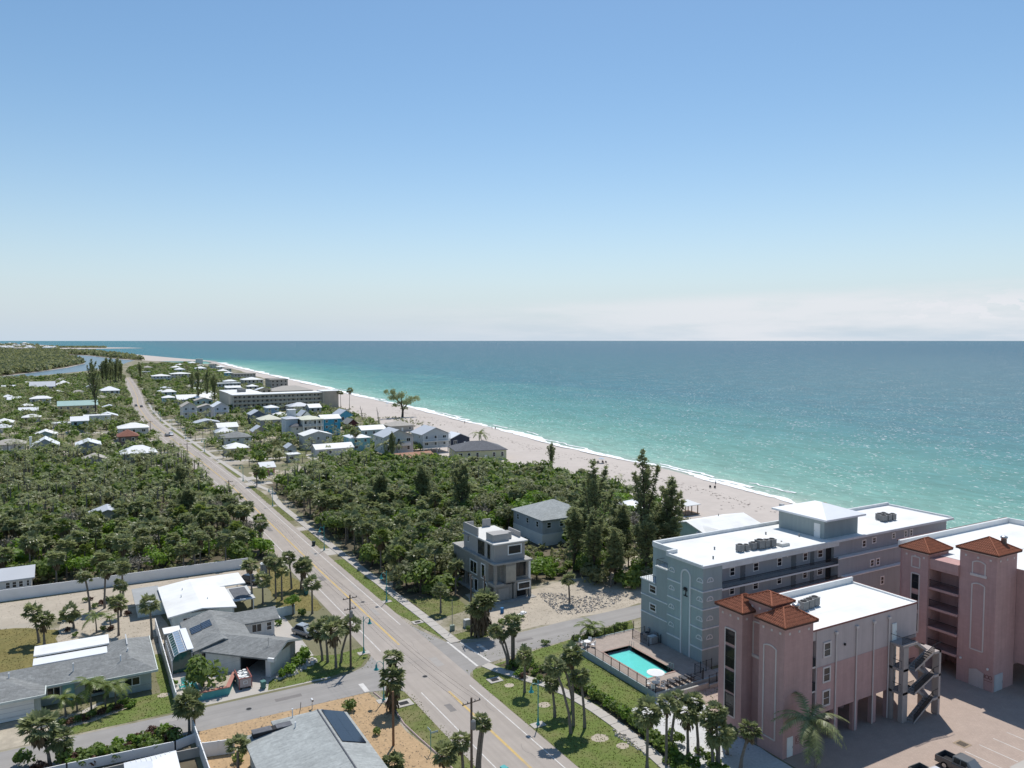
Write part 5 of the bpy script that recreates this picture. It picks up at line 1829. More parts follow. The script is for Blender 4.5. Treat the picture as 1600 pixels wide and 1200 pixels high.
house('broad house with a pale green grey gable roof near the lagoon', -38.1, -16.6, 855, 22, 4.2, 8.6, 'gablex', (0.30, 0.36, 0.42), 'grey_metal_roof', panes=False)
house('house with a wide bright white hip roof near the lagoon', -18.0, -2.8, 890, 18, 3.6, 7.8, 'hip', (0.42, 0.44, 0.45), 'white_roof', panes=False)
FAR_L = 'low white roofed cottages on the lagoon side'
for k, (x0, x1, y) in enumerate([(-33.7, -25.3, 624), (-32.2, -21.0, 579), (-3.8, 8.2, 757), (-18.9, -8.7, 779), (-45.6, -36.4, 695), (-60, -50, 640), (-75, -62, 730), (12, 24, 980), (-20, -8, 1010), (-50, -38, 960), (-62, -50, 880), (8, 20, 860), (-28, -18, 530)]):
 bb = house('low far cottage with a white roof among trees on the lagoon side', x0, x1, y, 9, 3.0, 4.6 + 0.4 * (k % 3), ['hip', 'gablex', 'flat'][k % 3] if k % 3 < 2 else 'hip', (0.5 - .04 * (k % 3), 0.5, 0.48), ['white_roof', 'white_metal', TAN_ROOF][k % 3], panes=False)
 bb.root['group'] = FAR_L
house('house hidden in the middle of the left wood showing only a slice of pale roof', 1.8, 11.0, 220, 8, 3.2, 4.8, 'gable', (0.5, 0.5, 0.48), 'grey_metal_roof')
house('white roofed cottage at the left picture edge below the dark trees', -34.0, -26.3, 466, 8, 3.2, 5.0, 'hip', (0.5, 0.5, 0.48), 'white_roof') if False else None

# right of the road, between road and beach
house('flat white roofed house near the far end of the road', 78.4, 89.0, 1140, 12, 6, 6.4, 'flat', (0.5, 0.52, 0.52), 'white_roof', 2, panes=False)
house('white and blue three storey house with white roof beside the far trees', 74.0, 93.5, 935, 18, 8.5, 10.4, 'hip', (0.56, 0.62, 0.66), 'white_roof', 3, panes=False)
house('white three storey house with pale hip roof in the far trees', 98.2, 121, 985, 20, 8.5, 10.2, 'hip', (0.64, 0.60, 0.56), 'white_roof', 3, panes=False)
house('long low building with a shining white metal roof behind the two gabled houses', 64.7, 88.9, 612, 14, 4.4, 7.6, 'gablex', (0.36, 0.40, 0.46), 'white_metal', panes=False)
house('small teal two storey house with a white hip roof close to the road', 55.6, 65.1, 620, 10, 5.6, 7.2, 'hip', (0.30, 0.48, 0.50), 'white_roof', 2)
house('tall white house with a tan gable roof and dark balcony near the road', 53.8, 62.6, 486, 12, 9.0, 11.6, 'gable', (0.62, 0.60, 0.58), TAN_ROOF, 3, balc=True)
house('tall white house with a pale lilac gable and white balconies', 70.6, 80.0, 482, 13, 8.5, 11.2, 'gable', (0.66, 0.64, 0.68), 'white_metal', 3, balc=True)
house('tiny far cottage with a lilac roof between palms by the road', 68.7, 79.5, 791, 10, 3.2, 4.6, 'hip', (0.5, 0.5, 0.5), 'grey_metal_roof', panes=False)
house('navy gabled house with a pale grey roof left of the tall white villa', 86.2, 95.2, 452, 12, 5.6, 8.0, 'gable', (0.115, 0.145, 0.20), 'grey_metal_roof', 2)
house('grey house with a cream green hip roof left of the tall white villa', 86.6, 98.9, 428, 12, 4.8, 7.2, 'hip', (0.34, 0.36, 0.37), CREAM_ROOF, 2)
house('small light blue house with a white roof in front of the long cream condominium', 105.0, 113.6, 500, 10, 5.2, 6.6, 'hip', (0.24, 0.38, 0.52), 'white_metal', 2)
house('bright blue three storey house with white roof and gable beside the white villa', 107.2, 117.6, 382, 10, 8.4, 10.2, 'gablex', (0.075, 0.36, 0.56), 'white_roof', 3)
house('bright blue gabled cottage at the edge of the beach', 132.6, 141.5, 436, 14, 4.5, 7.4, 'gable', (0.11, 0.38, 0.54), 'grey_metal_roof')
house('dark red cottage with a grey gable roof behind the palms by the beach', 124.9, 131.6, 396, 11, 3.5, 6.2, 'gable', (0.14, 0.045, 0.05), 'grey_shingle')
house('low grey hip roofed house nearest the road behind broad trees', 58.2, 67.5, 391, 10, 3.4, 5.6, 'hip', (0.45, 0.46, 0.47), 'grey_metal_roof')
house('white house with a grey hip roof and ground floor veranda near the road', 56.2, 68.6, 356, 12, 4.9, 7.0, 'hip', (0.60, 0.61, 0.62), 'grey_shingle', 2)
house('small beige gabled house between palms', 75.1, 82.7, 389, 9, 3.2, 5.8, 'gable', (0.42, 0.36, 0.33), 'grey_metal_roof')
house('grey hip roofed house in front of the right end of the long cream condominium', 121.2, 136.5, 506, 13, 4.8, 7.0, 'hip', (0.45, 0.45, 0.45), 'grey_metal_roof', 2)
house('low spreading pavilion with tan stepped hip roof by the far beach', 146.4, 182, 672, 24, 4.6, 8.4, 'hip', (0.5, 0.47, 0.42), TAN_ROOF, panes=False)
house('white roofed beach block behind the tan beach building', 148.4, 168.8, 812, 20, 8, 10.4, 'hip', (0.55, 0.53, 0.5), 'white_roof', 2, panes=False)
house('tan flat roofed three storey block at the far edge of the beach', 163.5, 180.6, 757, 26, 10, 10.6, 'flat', (0.42, 0.385, 0.35), TAN_ROOF, 3, panes=False, cat='apartment building')
house('long grey block with white flat roof in the far trees', 116.9, 138.4, 768, 14, 7, 7.5, 'flat', (0.40, 0.42, 0.45), 'white_roof', 2, panes=False)
house('blue grey house with white hip roof left of the long cream condominium', 110.6, 123.4, 678, 14, 8.2, 9.8, 'hip', (0.24, 0.29, 0.36), 'white_roof', 3, panes=False)
house('long pale block far along the beach', 160.1, 185.0, 932, 20, 9, 9.5, 'flat', (0.48, 0.46, 0.43), TAN_ROOF, 3, panes=False, cat='apartment building')
house('blue and white house far along the beach beside a pale block', 161.5, 170.8, 1000, 12, 8, 9.6, 'hip', (0.16, 0.42, 0.55), 'white_roof', 2, panes=False)
FAR_R = 'far pale houses along the beach'
for k, (x0, x1, y) in enumerate([(172, 186, 1120), (188, 200, 1180), (150, 166, 1180), (196, 210, 1290), (170, 186, 1330), (120, 134, 1150), (130, 146, 1300), (204, 216, 1420), (176, 190, 1470), (150, 164, 1420), (90, 104, 1290)]):
 bb = house('pale far house with a light roof among trees along the beach', x0, x1, y, 14, 6 + k % 3, 8.5 + k % 3, 'hip', (0.52, 0.55 + .02 * (k % 3), 0.54), ['white_roof', TAN_ROOF, 'white_metal'][k % 3], 2, panes=False)
 bb.root['group'] = FAR_R
t = house('far pale teal block at the point where the beach bends', 198, 210, 1540, 14, 13, 13.6, 'flat', (0.58, 0.70, 0.71), 'white_roof', 1, panes=False, win=False, cat='apartment building')
house('long white bungalow with a pale roof behind the right wood', 84.9, 101.5, 312, 9, 3.2, 4.9, 'gablex', (0.60, 0.60, 0.62), 'white_roof')
house('pale turquoise house with white roof left of the white stilt house', 103.0, 112.4, 322, 12, 5.6, 7.0, 'hip', (0.28, 0.55, 0.60), 'white_metal', 2)
bb = house('tall white gabled beach house on stilts with a pale metal roof', 104.2, 117.4, 284.6, 12, 10.0, 12.8, 'gable', (0.60, 0.60, 0.57), 'grey_metal_roof', 2, 3.6)
for x in (-2.6, 2.6):
 bb.part('balcony', MB().box(x - 2, x + 2, -7.0, -5.52, 6.4, 6.6), M['white_paint'])
 bb.part('balcony_railing', MB().box(x - 2, x + 2, -7.0, -6.92, 6.6, 7.6), M['white_paint'])
bb.part('stair', MB().box(-3.5, 3.5, -7.5, -6.2, 3.3, 3.5), M['wood'])
bb = house('white gabled beach house on stilts with a porch nearer the beach', 126.8, 140.2, 300, 13, 8.0, 10.9, 'gable', (0.56, 0.57, 0.58), 'grey_metal_roof', 2, 2.4, balc=True)
house('low dark navy cottage right of the stilt houses by the beach', 145.7, 156.2, 312, 10, 3.8, 6.0, 'gable', (0.05, 0.06, 0.085), 'white_metal')
house('pale yellow house with a broad dark grey hip roof beside the beach', 131.8, 153.4, 271, 16, 4.1, 7.0, 'hip', (0.55, 0.55, 0.36), 'dark_shingle', rz=R(-14))
house('small white cottage with a faded terracotta roof at the edge of the right wood', 106.5, 122.0, 275, 9, 2.9, 4.3, 'gablex', (0.62, 0.62, 0.62), TERRA)
house('low sandy roofed cottage beside the lone big beach tree', 142.3, 156.0, 378, 12, 3.2, 5.4, 'hip', (0.45, 0.42, 0.38), TAN_ROOF)
bb = house('white house with a broad grey hip roof and white base behind the pines', 93.2, 108.4, 149.6, 14.6, 6.2, 9.2, 'hip', (0.44, 0.47, 0.50), 'pale_shingle', 2)
bb.part('base_wall', MB().box(-7.16, 7.16, -6.86, 6.86, 0, 2.8), M['white_paint'])
house('small pink garage with a grey roof beside the road', 56.2, 61.8, 279, 8, 2.8, 4.3, 'gablex', (0.52, 0.24, 0.25), 'grey_metal_roof')
house('small pale gable roof between palms left of the white bungalow', 75.6, 80.3, 322, 7, 3.2, 4.8, 'gable', (0.55, 0.55, 0.55), 'grey_metal_roof')
house('small flat white roof between palms', 71.9, 77.0, 304, 6, 3.0, 3.2, 'flat', (0.5, 0.5, 0.5), 'white_roof')
bb = house('teal cottage with a broad white roof just behind the teal condominium', 122, 140.5, 126, 13.5, 4.4, 6.2, 'gablex', (0.30, 0.47, 0.45), 'white_roof')
bb.part('roof', gable_mesh(-9.2, -4.2, -9.4, -3.2, 4.3, 5.6, 'y', 0.18), M['white_roof'], label='projecting white gable')
bb.part('wall', gable_wall(MB(), -8.8, -4.6, -9.0, -6.3, 0, 4.2, 5.3), paint(0.30, 0.47, 0.45), label='projecting teal gable wall')

rx = random.Random(64)
taken = [(o.location.x, o.location.y) for o in SC.objects if o.type == 'EMPTY' and o.get('category') in ('house', 'apartment building')] + [(101, 382), (126, 540), (100, 575), (146, 540), (176, 450), (170, 430)]
made = 0
for q in range(900):
 right = q % 3 != 0
 y = 300 + 560 * rx.random() ** 1.25
 x = rx.uniform(58, 128 + (y - 300) * .045) if right else rx.uniform(-62, 24)
 if y < 395 and not right or y < 330:
  continue
 if any((x - a) ** 2 + ((y - c) * .75) ** 2 < (15 + y * .006) ** 2 for a, c in taken) or (88 < x < 165 and 515 < y < 610):
  continue
 taken.append((x, y))
 made += 1
 w_ = rx.uniform(8, 14)
 st_ = 1 if rx.random() < .55 else 2
 bb = house('pale roofed house among the far trees ' + ('between road and beach' if right else 'left of the road'), x - w_ / 2, x + w_ / 2, y - 5, rx.uniform(8, 12), 3.1 * st_, 3.1 * st_ + rx.uniform(1.4, 2.2), rx.choice(('hip', 'gablex', 'hip', 'gable')), rx.choice(((.55, .55, .53), (.42, .44, .47), (.55, .48, .38), (.36, .46, .48), (.5, .5, .5))), rx.choice(('white_roof', 'white_metal', 'grey_metal_roof', 'white_roof', TAN_ROOF)), st_, panes=y < 430)
 bb.root['group'] = 'far houses ' + ('between road and beach' if right else 'left of the road')
 if made >= 40:
  break

# tall white villa
b = Bld('villa', 'tall cream white three storey villa with pale yellow roofs and a roof tower', 'house', 88.7, 374)
b.part('wall', MB().box(96.2, 105.8, 375.5, 388, 0, 9.2), paint(0.66, 0.64, 0.58))
b.part('roof', hip_mesh(95.4, 106.5, 374.5, 389, 9.3, 10.6, 0.25), CREAM_ROOF)
b.part('wall', MB().box(89.3, 95.0, 380.5, 390, 0, 9.4), paint(0.50, 0.57, 0.62), label='pale blue left wing')
b.part('roof', hip_mesh(88.8, 96.1, 380, 390.5, 9.5, 10.4, 0.2), M['grey_metal_roof'], label='grey roof of the left wing')
b.part('tower', MB().box(92.6, 96.4, 389.5, 393, 0, 13), paint(0.60, 0.62, 0.63))
b.part('tower_roof', MB().box(92.4, 96.6, 389.3, 393.2, 13, 13.25), M['white_paint'])
b.part('wall', MB().box(91.2, 96.19, 376.6, 380.48, 0, 6.0), paint(0.66, 0.64, 0.58), label='lower cream corner wing')
b.part('roof', hip_mesh(90.8, 96.6, 376.0, 381, 6.1, 7.3, 0.2), M['dark_shingle'], label='blue grey roof of the corner wing')
b.part('roof', gable_mesh(98.5, 104.5, 389.2, 399, 9.6, 12.4, 'y', 0.2), M['grey_metal_roof'], label='grey gable behind')
b.part('wall', gable_wall(MB(), 99, 104, 388.1, 398.6, 0, 9.5, 12.1), paint(0.6, 0.6, 0.58), label='rear gable wall')
for z in (3.1, 6.2):
 b.part('balcony', MB().box(96.0, 106, 374.0, 375.48, z - .2, z), M['white_paint'])
 w = MB()
 for k in range(40):
  w.box(96.05 + k * .25, 96.10 + k * .25, 374.02, 374.08, z, z + .95)
 w.box(96, 106, 374, 374.1, z + .95, z + 1.03)
 b.part('balcony_railing', w, M['white_paint'])
for x in (96.15, 99.4, 102.6, 105.85):
 b.part('post', MB().box(x - .12, x + .12, 374.05, 374.3, 0, 9.1), M['white_paint'])
for z in (0.8, 3.8, 6.9):
 for x in (97.0, 99.2, 101.6, 103.8):
  b.win('S', 375.5, x, x + 1.2, z, z + 1.7)
for z in (1.2, 4.2):
 b.win('S', 376.6, 93.2, 94.2, z, z + 1.3)
 b.win('W', 89.3, 384, 385.2, z + 1, z + 2.4)

# long cream condominium in the middle distance
C_W = paint(0.55, 0.51, 0.44)
M['grey_pane'] = glass_mat('grey_pane', (.07, .075, .08), .2)
b = Bld('condominium', 'long cream four storey condominium with white flat roof and rows of galleries', 'apartment building', 91, 530)
b.part('wall', MB().box(91.0, 158, 536.6, 550, 0, 11.3), C_W)
b.part('wall', MB().box(151.0, 162.4, 534.2, 549, 0, 12.2), paint(0.50, 0.43, 0.36), label='plain tan end block')
b.part('wall', MB().box(92.5, 114, 550.1, 600, 0, 11.3), C_W, label='rear wing')
b.part('roof', MB().box(90.6, 158.4, 534.6, 550.2, 11.3, 11.8).box(151, 162.6, 533.9, 549.3, 12.2, 12.5), M['white_roof'])
b.part('roof', hip_mesh(92, 114.6, 550.3, 600, 11.4, 12.0, 0.1), M['white_roof'], label='white roof of the rear wing')
for s in range(4):
 z = s * 2.8
 b.part('gallery_slab', MB().box(91, 150.9, 535, 536.58, z + 2.62, z + 2.85), paint(0.56, 0.53, 0.47))
 b.part('gallery_parapet', MB().box(91, 150.9, 534.98, 535.12, z + .05, z + .95), paint(0.50, 0.47, 0.41)) if s else None
 for k in range(20):
  x = 92 + k * 2.95
  b.part('window', MB().box(x, x + (1.1 if (k + s) % 3 else 1.7), 536.5, 536.59, z + .9, z + 2.1), M['grey_pane'])
for k in range(11):
 x = 91.1 + k * 5.95
 b.part('gallery_column', MB().box(x, x + .35, 534.95, 535.3, 0, 11.29), paint(0.54, 0.51, 0.45))
b.part('stair_tower', MB().box(150.95, 152.6, 533.6, 534.19, 0, 12.2), paint(0.44, 0.40, 0.34))
b.part('roof_plant', MB().box(99, 104, 560, 566, 12.0, 14.0), M['grey_unit'])

# round beach house and its pavilion
b = Bld('beach_house', 'round white beach house with an eight sided roof and balcony behind the pines', 'house', 127, 158)
cx, cy = 127.6, 159.6
b.part('wall', MB().lathe([(3.3, 1.9), (3.3, 4.3)], 8, cx, cy), M['white_paint'])
b.part('roof', MB().lathe([(4.6, 4.3), (4.6, 4.5), (0.5, 5.7), (0.3, 5.9)], 8, cx, cy), M['white_metal'])
b.part('balcony', MB().lathe([(4.3, 1.6), (4.3, 1.9)], 8, cx, cy), M['white_paint'])
w = MB()
for k in range(48):
 a = k * 2 * math.pi / 48
 w.box(cx + 4.2 * math.cos(a) - .03, cx + 4.2 * math.cos(a) + .03, cy + 4.2 * math.sin(a) - .03, cy + 4.2 * math.sin(a) + .03, 1.9, 2.8)
w.lathe([(4.16, 2.8), (4.28, 2.8), (4.28, 2.88), (4.16, 2.88)], 16, cx, cy)
b.part('balcony_railing', w, M['white_paint'])
for k in range(8):
 a = (k + .5) * 2 * math.pi / 8
 b.part('stilt', MB().lathe([(0.16, 0), (0.16, 1.6)], 6, cx + 3.6 * math.cos(a), cy + 3.6 * math.sin(a)), M['wood'])
 a2 = (k + .5) * 2 * math.pi / 8
 q = MB()
 ux, uy = -math.sin(a2), math.cos(a2)
 r0 = 3.3 * math.cos(math.pi / 8) + .02
 px, py = cx + r0 * math.cos(a2), cy + r0 * math.sin(a2)
 q.poly([(px - ux * .8, py - uy * .8, 2.3), (px + ux * .8, py + uy * .8, 2.3), (px + ux * .8, py + uy * .8, 3.9), (px - ux * .8, py - uy * .8, 3.9)])
 b.part('window', q, M['pane'])
b = Bld('beach_pavilion', 'small open beach pavilion with a white roof on wooden posts', 'pavilion', 146, 158)
b.part('roof', hip_mesh(143.6, 149.2, 156.5, 161.5, 2.9, 4.0, 0.15), M['white_roof'])
for x in (144.2, 146.4, 148.6):
 for y in (157.1, 160.9):
  b.part('post', MB().box(x - .1, x + .1, y - .1, y + .1, 0, 2.75), M['wood'])
b.part('deck', MB().box(143.8, 149, 156.7, 161.3, 0.15, 0.35), M['wood'])

# settlement on the far island: tiny, too small to show parts
FI = random.Random(12)
ISL = 'white houses across the inlet'
for k in range(64):
 px = FI.uniform(-40, 88) if k % 4 else FI.uniform(-10, 60)
 py = 546.0 - 8.2 * FI.random() ** 1.6 * (1 if px < 50 else 0.35)
 x, y = ground_at(px, py, 0)
 s = FI.uniform(8, 15) * (1 + (546 - py) * 0.09)
 m = MB().box(-s, s, -s * .6, s * .6, 0, s * .75)
 m.poly([(-s, -s * .6, s * .75), (s, -s * .6, s * .75), (s * .5, 0, s * 1.05), (-s * .5, 0, s * 1.05)]).poly([(s, s * .6, s * .75), (-s, s * .6, s * .75), (-s * .5, 0, s * 1.05), (s * .5, 0, s * 1.05)])
 o = m.build('island_house', M['white_roof'] if FI.random() < .75 else W_CR, None, loc=(x, y, 0), rz=R(-30) + FI.uniform(-.3, .3))
 tag(o, 'tiny white house in the settlement across the inlet', 'house', ISL)

# ================================================================== PLANTS
PR = random.Random(77)


def rdir(rnd, lo=-1.0, hi=1.0):
 z = rnd.uniform(lo, hi)
 a = rnd.uniform(0, 6.2832)
 r = math.sqrt(max(0, 1 - z * z))
 return Vector((r * math.cos(a), r * math.sin(a), z))


def fan_crown(seed, r=1.7, leaves=46, blades=9, low=-0.62, hi=0.95):
 """cabbage palm head: many drooping fans round a bud"""
 rnd = random.Random(seed)
 m = MB()
 for i in range(leaves):
  d = rdir(rnd, low, hi)
  side = d.cross(Vector((0, 0, 1)))
  side = side.normalized() if side.length > 1e-3 else Vector((1, 0, 0))
  up = side.cross(d).normalized()
  pl = r * rnd.uniform(0.34, 0.60)
  fr = r * rnd.uniform(0.36, 0.52)
  base = d * pl
  tw = rnd.uniform(-0.5, 0.5)
  s2 = side * math.cos(tw) + up * math.sin(tw)
  u2 = s2.cross(d).normalized()
  for k in range(blades):
   a = R(-78 + 156 * k / (blades - 1)) + rnd.uniform(-.1, .1)
   bd = (d * math.cos(a) + s2 * math.sin(a)).normalized()
   ln = fr * (0.75 + 0.25 * math.cos(a)) * rnd.uniform(0.85, 1.15)
   w = fr * 0.14
   cr = bd.cross(u2).normalized() * w
   mid = base + bd * ln * 0.6 - Vector((0, 0, 0.01 * r))
   tip = base + bd * ln - Vector((0, 0, rnd.uniform(0.02, 0.14) * r))
   m.poly([base, mid + cr, tip, mid - cr])
 return m


def skirt(seed, r=1.1, h=2.6, n=120):
 rnd = random.Random(seed)
 m = MB()
 for i in range(n):
  a = rnd.uniform(0, 6.283)
  z = -rnd.uniform(0.1, h)
  rr = r * rnd.uniform(0.35, 1.0) * (1.0 - 0.35 * (-z / h))
  p = Vector((rr * 0.4 * math.cos(a), rr * 0.4 * math.sin(a), z + 0.5))
  q = Vector((rr * math.cos(a + .1), rr * math.sin(a + .1), z - 0.35))
  s = Vector((-math.sin(a), math.cos(a), 0)) * rnd.uniform(0.08, 0.2)
  m.poly([p, q + s, q + Vector((0, 0, -.35)), q - s])
 return m


def feather_frond(seed, ln=2.6, n=13, droop=0.9, w=0.5):
 """one pinnate frond along +X"""
 rnd = random.Random(seed)
 m = MB()
 pts = []
 for k in range(n + 1):
  t = k / n
  pts.append(Vector((ln * (t - 0.12 * t * t), 0, ln * (0.42 * t - droop * 0.75 * t * t))))
 for k in range(n):
  p, q = pts[k], pts[k + 1]
  t = (k + .5) / n
  ww = w * math.sin(math.pi * (0.12 + 0.86 * t)) + 0.08
  for s in (-1, 1):
   tip = p.lerp(q, 1.0) + Vector((0.28 * ww, s * ww, -0.42 * ww + rnd.uniform(-.08, .08)))
   m.poly([p, p.lerp(q, 0.75), tip])
   tip2 = p.lerp(q, 1.4) + Vector((0.25 * ww, s * ww * 0.95, -0.5 * ww + rnd.uniform(-.08, .08)))
   m.poly([p.lerp(q, 0.5), q, tip2])
  m.poly([p + Vector((0, .025, 0)), q + Vector((0, .02, 0)), q - Vector((0, .02, 0)), p - Vector((0, .025, 0))])
 return m


def leaf_crown(seed, rx=2.4, rz=1.9, lobes=9, n=520, size=0.34, cz=0.0, hole=0.0):
 rnd = random.Random(seed)
 m = MB()
 L_ = []
 for i in range(lobes):
  d = rdir(rnd, -0.45, 0.9)
  f = rnd.uniform(0.35, 0.75)
  L_.append((Vector((d.x * rx * f, d.y * rx * f, d.z * rz * f + cz)), rnd.uniform(0.32, 0.55)))
 L_.append((Vector((0, 0, cz)), 0.55))
 for i in range(n):
  c, f = L_[int(rnd.random() * len(L_))]
  d = rdir(rnd, -0.75, 1.0)
  rad = f * rnd.uniform(0.72, 1.08)
  p = c + Vector((d.x * rx * rad, d.y * rx * rad, d.z * rz * rad * 1.05))
  nrm = (d + rdir(rnd) * 0.75 + Vector((0, 0, 0.25))).normalized()
  a = nrm.cross(rdir(rnd))
  a = a.normalized() if a.length > 1e-3 else Vector((1, 0, 0))
  b_ = nrm.cross(a)
  s = size * rnd.uniform(0.6, 1.35)
  m.poly([p - a * s, p + b_ * s * 0.55, p + a * s, p - b_ * s * 0.55])
 return m


def twig_crown(seed, r=2.2, n=90):
 rnd = random.Random(seed)
 m = MB()

 def br(p, d, ln, rad, lv):
  q = p + d * ln
  m.tube([p, p.lerp(q, .5) + rdir(rnd) * ln * .07, q], [rad, rad * .75, rad * .5], 4, False)
  if lv:
   for k in range(3 if lv > 1 else 4):
    d2 = (d + rdir(rnd, -.3, 1) * 0.85).normalized()
    br(p.lerp(q, rnd.uniform(.55, 1)), d2, ln * rnd.uniform(.55, .8), rad * .55, lv - 1)
 for k in range(4):
  br(Vector((0, 0, 0)), (rdir(rnd, .3, 1) + Vector((0, 0, .4))).normalized(), r * .55, 0.07, 3)
 return m


def needle_crown(seed, h=22.0, rad=4.2, branches=70, base=0.22, fork=True):
 """casuarina: loose upright sprays with gaps; drooping needle tufts"""
 rnd = random.Random(seed)
 m, wd = MB(), MB()
 lean = Vector((rnd.uniform(-.05, .05), rnd.uniform(-.05, .05), 1))
 stems = [(Vector((0, 0, 0)), lean, h)]
 if fork:
  for j in range(6):
   f_ = .20 + .105 * j
   w_ = 2.4 * j + seed
   stems.append((lean * h * f_, Vector((math.cos(w_) * rnd.uniform(.22, .42), math.sin(w_) * rnd.uniform(.22, .42), 1)), h * (1 - f_) * rnd.uniform(.55, .85)))
 for s0, sd, sh in stems:
  r0 = 0.016 * sh + (.05 if sh == h else 0)
  wd.tube([s0, s0 + sd * sh * .4, s0 + sd * sh * .75, s0 + sd * sh * .97], [r0, r0 * .7, r0 * .35, .03], 6)
  nb_ = int(branches * (1 if sh == h else .62 * (sh / h) ** .6))
  for i in range(nb_):
   t = base + (1 - base) * (i + rnd.random()) / nb_ if sh == h else .15 + .85 * (i + rnd.random()) / nb_
   env = ((1 - t) ** .42 * (0.55 + .45 * min(1, t / .3)) + .08) * (.68 + .42 * math.sin(t * 15 + seed * 2.1) * math.sin(t * 7 + seed))
   ln = rad * env * rnd.uniform(.45, 1.15) * (.85 if sh == h else .42)
   a = rnd.uniform(0, 6.283) if rnd.random() < .35 else 1.26 * rnd.randint(0, 4) + int(t * 6) * .9 + rnd.uniform(-.35, .35)
   if rnd.random() < .12:
    ln *= 1.45
   d = Vector((math.cos(a), math.sin(a), rnd.uniform(.45, 1.6))).normalized()
   p = s0 + sd * sh * t
   q = p + d * ln
   wd.tube([p, q], [.05, .02], 3, False)
   for j in range(4):
    f = .42 + .6 * (j + rnd.random()) / 4
    c = p.lerp(q, f) + rdir(rnd) * .3
    tr = rnd.uniform(.38, .72)
    for k in range(11):
     dd = (rdir(rnd, -.5, 1.0) + d * .7).normalized()
     e = c + dd * tr * rnd.uniform(.7, 1.5)
     s = dd.cross(rdir(rnd)).normalized() * rnd.uniform(.07, .13)
     m.poly([c + dd * .06 - s, c + dd * .06 + s, e - Vector((0, 0, .12))])
 return m, wd


FAN = [fan_crown(k, 1.75, 62, 9).mesh('crown', M['frond']) for k in range(10)]
FAN_L = [fan_crown(20 + k, 1.7, 56, 9).mesh('crown', M['frond_light']) for k in range(2)]
SKIRT = [skirt(k).mesh('dead_fronds', M['dead_frond']) for k in range(2)]
SKIRT_S = [skirt(10 + k, .95, .7 + .3 * k, 34).mesh('dead_fronds', M['dead_frond']) for k in range(3)]
LEAF = [leaf_crown(k, 2.5, 1.9, 9, 620, .33).mesh('crown', M['leaf']) for k in range(5)]
LEAF_B = [leaf_crown(30 + k, 2.4, 1.7, 10, 640, .32).mesh('crown', M['leaf_bright']) for k in range(4)]
LEAF_O = [leaf_crown(60 + k, 2.5, 2.1, 12, 560, .30).mesh('crown', M['leaf_olive']) for k in range(4)]
TWIG = [twig_crown(k).mesh('branches', M['twig']) for k in range(3)]
GREYC = [leaf_crown(80 + k, 2.2, 1.6, 10, 230, .22).mesh('crown', M['shrub_grey']) for k in range(2)]
SHRUB = [leaf_crown(90 + k, .75, .6, 6, 170, .17, .45).mesh('leaves', M['leaf']) for k in range(3)]
SHRUB_B = [leaf_crown(95 + k, .75, .65, 6, 170, .18, .5).mesh('leaves', M['leaf_bright']) for k in range(3)]
SHRUB_R = [leaf_crown(99 + k, .7, .55, 6, 150, .17, .4).mesh('leaves', M['red_leaf']) for k in range(2)]
TRUNK = MB().tube([(0, 0, 0), (0.0, 0, .12), (0.01, 0, .5), (0, 0, 1)], [.24, .17, .155, .14], 7).mesh('trunk', M['trunk'])
TRUNK_D = MB().tube([(0, 0, 0), (0.05, 0, .5), (0, 0, 1)], [.20, .14, .10], 6).mesh('trunk', M['dark_trunk'])
LIMBS = []
for s_ in range(3):
 r_ = random.Random(s_)
 mm = MB().tube([(0, 0, 0), (0.03, 0.02, .5)], [.16, .12], 6)
 for k in range(4):
  a = k * 1.57 + r_.random()
  mm.tube([(0.03, .02, .45), (.25 * math.cos(a), .25 * math.sin(a), .75), (.62 * math.cos(a), .62 * math.sin(a), 1.05)], [.10, .07, .035], 5)
 LIMBS.append(mm.mesh('trunk', M['dark_trunk']))


def cam_dist(x, y):
 return math.hypot(x, y)


def palm(x, y, h, label, group=None, s=1.0, top=None, light=False, dead=False, rnd=PR):
 """cabbage palm; top = where the head stands if the stem leans"""
 t = thing('cabbage_palm', label, 'palm tree', (x, y, 0), 0, group)
 me = rnd.choice(FAN_L if light else FAN)
 tx, ty = (0, 0) if top is None else (top[0] - x, top[1] - y)
 if abs(tx) + abs(ty) > .25:
  mb = MB().tube([(0, 0, -.1), (tx * .12, ty * .12, h * .3), (tx * .5, ty * .5, h * .68), (tx, ty, h)], [.24, .17, .155, .14], 7)
  mb.build('trunk', M['trunk'], t)
 else:
  ob('trunk', TRUNK, t, None, rnd.uniform(0, 6), (1, 1, h))
  tx = ty = 0
 c_ = ob('crown', me, t, (tx, ty, h + .25 * s), None, (s * rnd.uniform(.92, 1.08), s * rnd.uniform(.92, 1.08), s * rnd.uniform(.85, 1.15)))
 c_.rotation_euler = (rnd.gauss(0, .14), rnd.gauss(0, .14), rnd.uniform(0, 6.28))
 if not dead and rnd.random() < .55:
  ob('dead_fronds', rnd.choice(SKIRT_S), t, (tx, ty, h), rnd.uniform(0, 6), (s, s, s))
 if dead:
  ob('dead_fronds', rnd.choice(SKIRT), t, (tx, ty, h), rnd.uniform(0, 6), (s, s, s))
 return t


